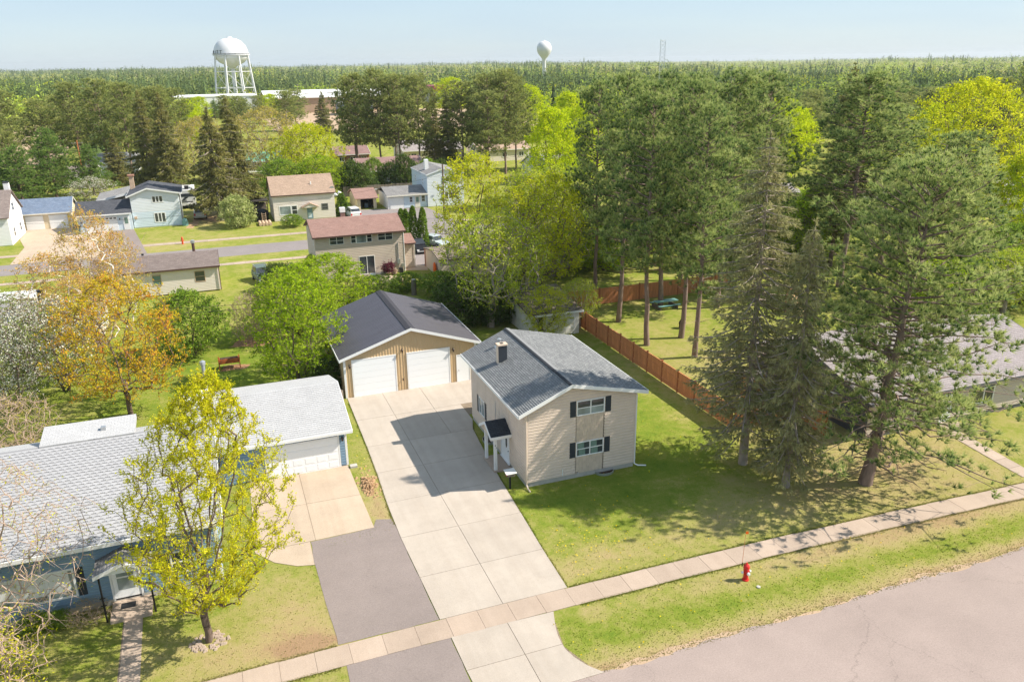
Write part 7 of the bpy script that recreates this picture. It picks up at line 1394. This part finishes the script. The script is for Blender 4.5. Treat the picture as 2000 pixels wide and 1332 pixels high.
# the bare drooping tree at the left edge
BT = decid('drooping_tree', 86, 10.5, 6.6, 2.2, .26, M['bark_pale'], L['maple'], n=950, leaf_n=5, ls=.045, spread=.2, upw=.5, droop=.34, curve=.16, twig=.008, trunk_top=.45, pw=.66)
place('drooping_tree', 'nearly bare tree with drooping pale twigs in front of the blue house', BT, -12.9, 33.4, 10.6, 6.4, 1.2); LB = decid('edge_sapling', 87, 5.2, 2.9, .4, .06, M['bark_pale'], L['maple'], n=300, leaf_n=12, ls=.06, spread=.2, stems=5, upw=.9, twig=.01)
place('edge_sapling', 'low leafy sapling at the bottom left corner', LB, -11.0, 31.2, 4.6, 2.9, 0, cat='shrub', wood='stems')
for i, (x, y, h_, r_, lab) in enumerate([(-10.2, 36.4, .8, .75, 'small green shrub under the big blue-house window'), (-9.2, 36.3, .75, .6, 'small green shrub right of the other under the window')]): place('foundation_shrub', lab, LI, x, y, h_, r_, i, None, 'shrub', 'stems')
place('twig_hedge', 'bare brown hedge along the blue house wall beside the door', TS, -8.0, 36.3, .9, 1.1, 0, cat='shrub', wood='stems'); place('red_plant', 'dark red-leaved plant beside the patio door', decid('red_plant', 88, 1.4, .7, .3, .03, M['bark'], leafmat('dark_red_leaf', [(0, (.08, .015, .03)), (1, (.2, .04, .07))]), n=60, leaf_n=20, ls=.1, spread=.15, stems=3), 19.2, 94.6, 1.5, .75, 0, cat='plant', wood='stems')
# ---- the far forest: one mass of crowns
rn = np.random.default_rng(99)
def forest(n, d0, d1, seed, sides, layers, soup, kscale):
    rn = np.random.default_rng(seed); az = np.radians(rn.uniform(-20, 62, n)); u = rn.uniform(0, 1, n); d = d0*(d1/d0)**(u**.85) if d1/d0 > 3 else np.sqrt(d0*d0+u*(d1*d1-d0*d0)); x, y = d*np.sin(az), d*np.cos(az)
    bad = ((x > -70) & (x < -24) & (y < 250)) | ((x > -24) & (x < 24) & (y < 545)) | ((x >= 22) & (x < 120) & (y < 300)) | ((x > -20) & (x < 150) & (y < 545) & (y > 290)) | ((x > 60) & (x < 118) & (y < 215)) | ((x >= 118) & (d < 330)) | ((x < -38) & (x > -78) & (y < 430) & (y > 230)) | ((x <= -70) & (d < 270))
    x, y, d, az = x[~bad], y[~bad], d[~bad], az[~bad]; m_ = len(x)
    pn = vnoise(x, y, 120, 5)*.68+vnoise(x, y, 26, 6)*.32+.17*np.clip((np.degrees(az)-12)/22, -1, 1)*np.clip((d-400)/700, .35, 1)+.12*np.sin(d/170+az*5)*np.clip((d-700)/600, 0, 1); dec = (pn+rn.normal(size=m_)*.08) > .60; tanm = dec & (vnoise(x, y, 160, 8) > .62) & (d > 700)
    hh = (rn.uniform(10.5, 18, m_)+rn.normal(size=m_)*1.2-1.5*dec)*(.72+.5*vnoise(x, y, 110, 15))*(.9+.2*vnoise(x, y, 35, 16))*(1+.08*(kscale-1)); ww = np.where(dec, rn.uniform(2.4, 4.0, m_), rn.uniform(1.8, 3.2, m_))*kscale; base = np.stack([x, y, hill(x, y)-.2], 1)
    V, F, C, o = [], [], [], 0
    cc = np.where(dec[:, None], np.array([.33, .42, .06]), np.array([.10, .145, .05]))*rn.uniform(.7, 1.35, (m_, 1))*(.75+.5*vnoise(x, y, 60, 9))[:, None]; cc[tanm] = np.array([.36, .31, .17])*rn.uniform(.85, 1.15, (tanm.sum(), 1)); yy_ = dec & (rn.random(m_) < .18); cc[yy_] = [.42, .42, .03]; gd = (~dec) & (rn.random(m_) < .3); cc[gd] = np.array([.14, .18, .055])
    rnd_ = dec | (rn.random(m_) < .9); ww = np.where(rnd_ & ~dec, ww*1.3, ww); ci = np.where(~rnd_)[0]; k = len(ci)
    for l_ in range(layers):
        f0, f1 = l_/layers*.85+.08, min(1, (l_+1.5)/layers); rot = rn.uniform(0, 6.28, (k, 1)); a = rot+np.arange(sides)[None]*2*np.pi/sides; rad = ww[ci, None]*(1-f0)**.8*rn.uniform(.65, 1.25, (k, sides)); zz = hh[ci, None]*(f0+rn.uniform(-.03, .05, (k, sides)))
        ring = np.stack([rad*np.cos(a), rad*np.sin(a), zz], -1); top = np.stack([rn.normal(size=k)*.15, rn.normal(size=k)*.15, hh[ci]*f1], -1)[:, None]; vv = np.concatenate([ring, top], 1)+base[ci, None]
        V.append(vv.reshape(-1, 3)); bs = (np.arange(k)*(sides+1))[:, None]+o; q = np.arange(sides); F.append(np.stack([bs+q, bs+(q+1) % sides, np.broadcast_to(bs+sides, (k, sides))], -1).reshape(-1, 3)); o += k*(sides+1); C.append(np.repeat(cc[ci], sides+1, 0)*rn.uniform(.8, 1.25, (k*(sides+1), 1)))
    di = np.where(rnd_)[0]; k = len(di); kk = k*soup; cen = unit(rn.normal(size=(k, soup, 3)))*rn.uniform(.35, 1, (k, soup, 1))*np.stack([ww[di], ww[di], hh[di]*np.where(dec[di], .36, .42)], -1)[:, None]+np.stack([0*di, 0*di, hh[di]*.62], -1)[:, None]+base[di, None]; cen = cen.reshape(-1, 3); s = (.9*kscale)
    tri = cen[:, None]+rn.normal(size=(kk, 3, 3))*s*.62; V.append(tri.reshape(-1, 3)); F.append(np.arange(kk*3).reshape(-1, 3)+o); o += kk*3; C.append(np.repeat(cc[di], soup*3, 0)*np.repeat(rn.uniform(.8, 1.25, (kk, 1)), 3, 0))
    # needle roughness on the conifers
    rg_ = 10 if soup > 20 else 4; k = len(ci); t = rn.uniform(.15, .98, (k, rg_)); a = rn.uniform(0, 6.28, (k, rg_)); rad = ww[ci, None]*(1-t)**.75*rn.uniform(.8, 1.2, (k, rg_)); cen = np.stack([rad*np.cos(a), rad*np.sin(a), hh[ci, None]*t], -1)+base[ci, None]; cen = cen.reshape(-1, 3); tri = cen[:, None]+rn.normal(size=(len(cen), 3, 3))*.55*kscale*[1, 1, .7]; V.append(tri.reshape(-1, 3)); F.append(np.arange(len(cen)*3).reshape(-1, 3)+o); C.append(np.repeat(cc[ci], rg_*3, 0)*rn.uniform(.8, 1.35, (len(cen)*3, 1)))
    Cc = np.concatenate(C); return np.concatenate(V), np.concatenate(F), np.concatenate([np.clip(Cc, 0, 1), np.ones((len(Cc), 1))], 1)
def forestmat():
    mt, n, l = newmat('far_foliage'); a = n.new('ShaderNodeAttribute'); a.attribute_name = 'col'; d = N(n, 'ShaderNodeBsdfDiffuse'); t = N(n, 'ShaderNodeBsdfTranslucent'); mx = N(n, 'ShaderNodeMixShader', Fac=.25)
    l.new(a.outputs['Color'], d.inputs['Color']); l.new(a.outputs['Color'], t.inputs['Color']); l.new(d.outputs[0], mx.inputs[1]); l.new(t.outputs[0], mx.inputs[2]); o = n.new('ShaderNodeOutputMaterial'); l.new(mx.outputs[0], o.inputs[0]); return mt
FM = forestmat()
for nm, args, lab in (('near_forest', (15000, 205, 900, 101, 6, 4, 26, 1.0), 'mixed green forest filling the middle distance'), ('far_forest', (20000, 850, 4800, 102, 5, 3, 12, 1.25), 'far dark forest along the horizon')):
    V, F, C = forest(*args); o = np_mesh(nm, V, F, FM, col=C); o['kind'] = 'stuff'; tag(o, lab, 'forest')
# ---- grass blades breaking up the lawn and its edges, dandelions
def hard(x, y):
    k = (y > ysw(x)-1.36) & (y < ysw(x)+.02)
    k |= (y < 24.3) | ((x > 2.7) & (x < 14.0) & (y > 28) & (y < 38)) | ((x > 7.4) & (x < 14.4) & (y > 30) & (y < 58)) | ((x > 2.6) & (x < 12.1) & (y < 29)) | ((x > -.2) & (x < 6.1) & (y > 39) & (y < 57)) | ((x > 15.7) & (x < 23.1) & (y > 40) & (y < 51)) | ((x > 7.7) & (x < 18.5) & (y > 51.5) & (y < 70)) | ((x > -16) & (x < -1.9) & (y > 37) & (y < 47)) | ((x > -6.5) & (x < -5.4) & (y < 37))
    return k
rn = np.random.default_rng(123); n = 80000
x = rn.uniform(-13, 48, n); y = 24.2+rn.uniform(0, 1, n)**1.6*34; e = rn.random(n) < .42
x2 = rn.uniform(-9, 46, n); y2 = np.where(rn.random(n) < .5, ysw(x2)+np.abs(rn.normal(size=n))*.10-.05, ysw(x2)-1.33-np.abs(rn.normal(size=n))*.10+.06); x = np.where(e, x2, x); y = np.where(e, y2, y); e3 = rn.random(n) < .045; y = np.where(e3, 24.32+np.abs(rn.normal(size=n))*.25-.12, y)
ed_ = 9000; yb_ = rn.uniform(30.2, 57, ed_); xe_ = np.where(rn.random(ed_) < .5, np.interp(yb_, [30, 38, 40, 44.5, 49.4, 58], [7.44, 7.28, 7.28, 7.52, 7.66, 7.82])-np.abs(rn.normal(size=ed_))*.07+.05, np.interp(yb_, [30, 33.3, 40, 42.7, 48.8, 50.6, 58], [13.97, 14.1, 14.5, 14.66, 15.14, 15.68, 15.7])+np.abs(rn.normal(size=ed_))*.07-.05); ok_ = ~((xe_ < 9) & (yb_ < 39)) & ~((xe_ > 12) & (yb_ > 50))
keep = ~(hard(x, y)) | (e & ~((x > 2.6) & (x < 14.05))); x, y = np.concatenate([x[keep], xe_[ok_]]), np.concatenate([y[keep], yb_[ok_]]); n = len(x)
c = np.stack([x, y, np.zeros(n)], 1); dv = dryness(x, y); ti = np.clip(.16+dv*1.4+.10+.36*vnoise(x, y, 3.0, 3)+.25*vnoise(x, y, .8, 4)+rn.normal(size=n)*.12-.05, 0, 1)
V, F, T_ = blades(c, np.tile([0, 0, 1.0], (n, 1)), rn, 3, .045, .02, ti, .9)
V[:, 2] = np.maximum(V[:, 2], 0)
o = np_mesh('lawn_grass', V, F, L['grass'], tint=T_); o['kind'] = 'stuff'; tag(o, 'short mown grass of the front lawns', 'grass')
n = 1500; x = np.concatenate([rn.normal(17, 2.4, 150), rn.uniform(12, 45, 90), rn.normal(6.8, .3, 60), rn.uniform(14, 31, 250)]); y = np.concatenate([rn.normal(33.2, 1.8, 150), rn.uniform(24.6, 28.6, 90), rn.uniform(46, 57, 60), rn.uniform(30.4, 60, 250)]); k = ~hard(x, y); c = np.stack([x[k], y[k], np.full(k.sum(), .09)], 1)
V, F, T_ = leaves(c, .035, rn, 2.5, rn.random(len(c)), 1.6); o = np_mesh('dandelions', V, F, L['dande'], tint=T_); o['kind'] = 'stuff'; tag(o, 'yellow dandelions dotted over the lawn', 'flowers')
# ------------------------------------------------------------------ the air
hz = bpy.data.materials.new('thin_haze'); hz.use_nodes = True; n = hz.node_tree.nodes; n.clear()
pv = n.new('ShaderNodeVolumePrincipled'); pv.inputs['Color'].default_value = (0.86, 0.92, 0.97, 1); pv.inputs['Density'].default_value = 0.00009; pv.inputs['Anisotropy'].default_value = 0.2
o = n.new('ShaderNodeOutputMaterial'); hz.node_tree.links.new(pv.outputs[0], o.inputs['Volume'])
hb = MB().box(gx.min()-40, gx.max()+40, gy.min()-40, gy.max()+40, -3, 47).build('haze', hz); hb['kind'] = 'stuff'; tag(hb, 'thin pale haze over the whole town', 'haze')
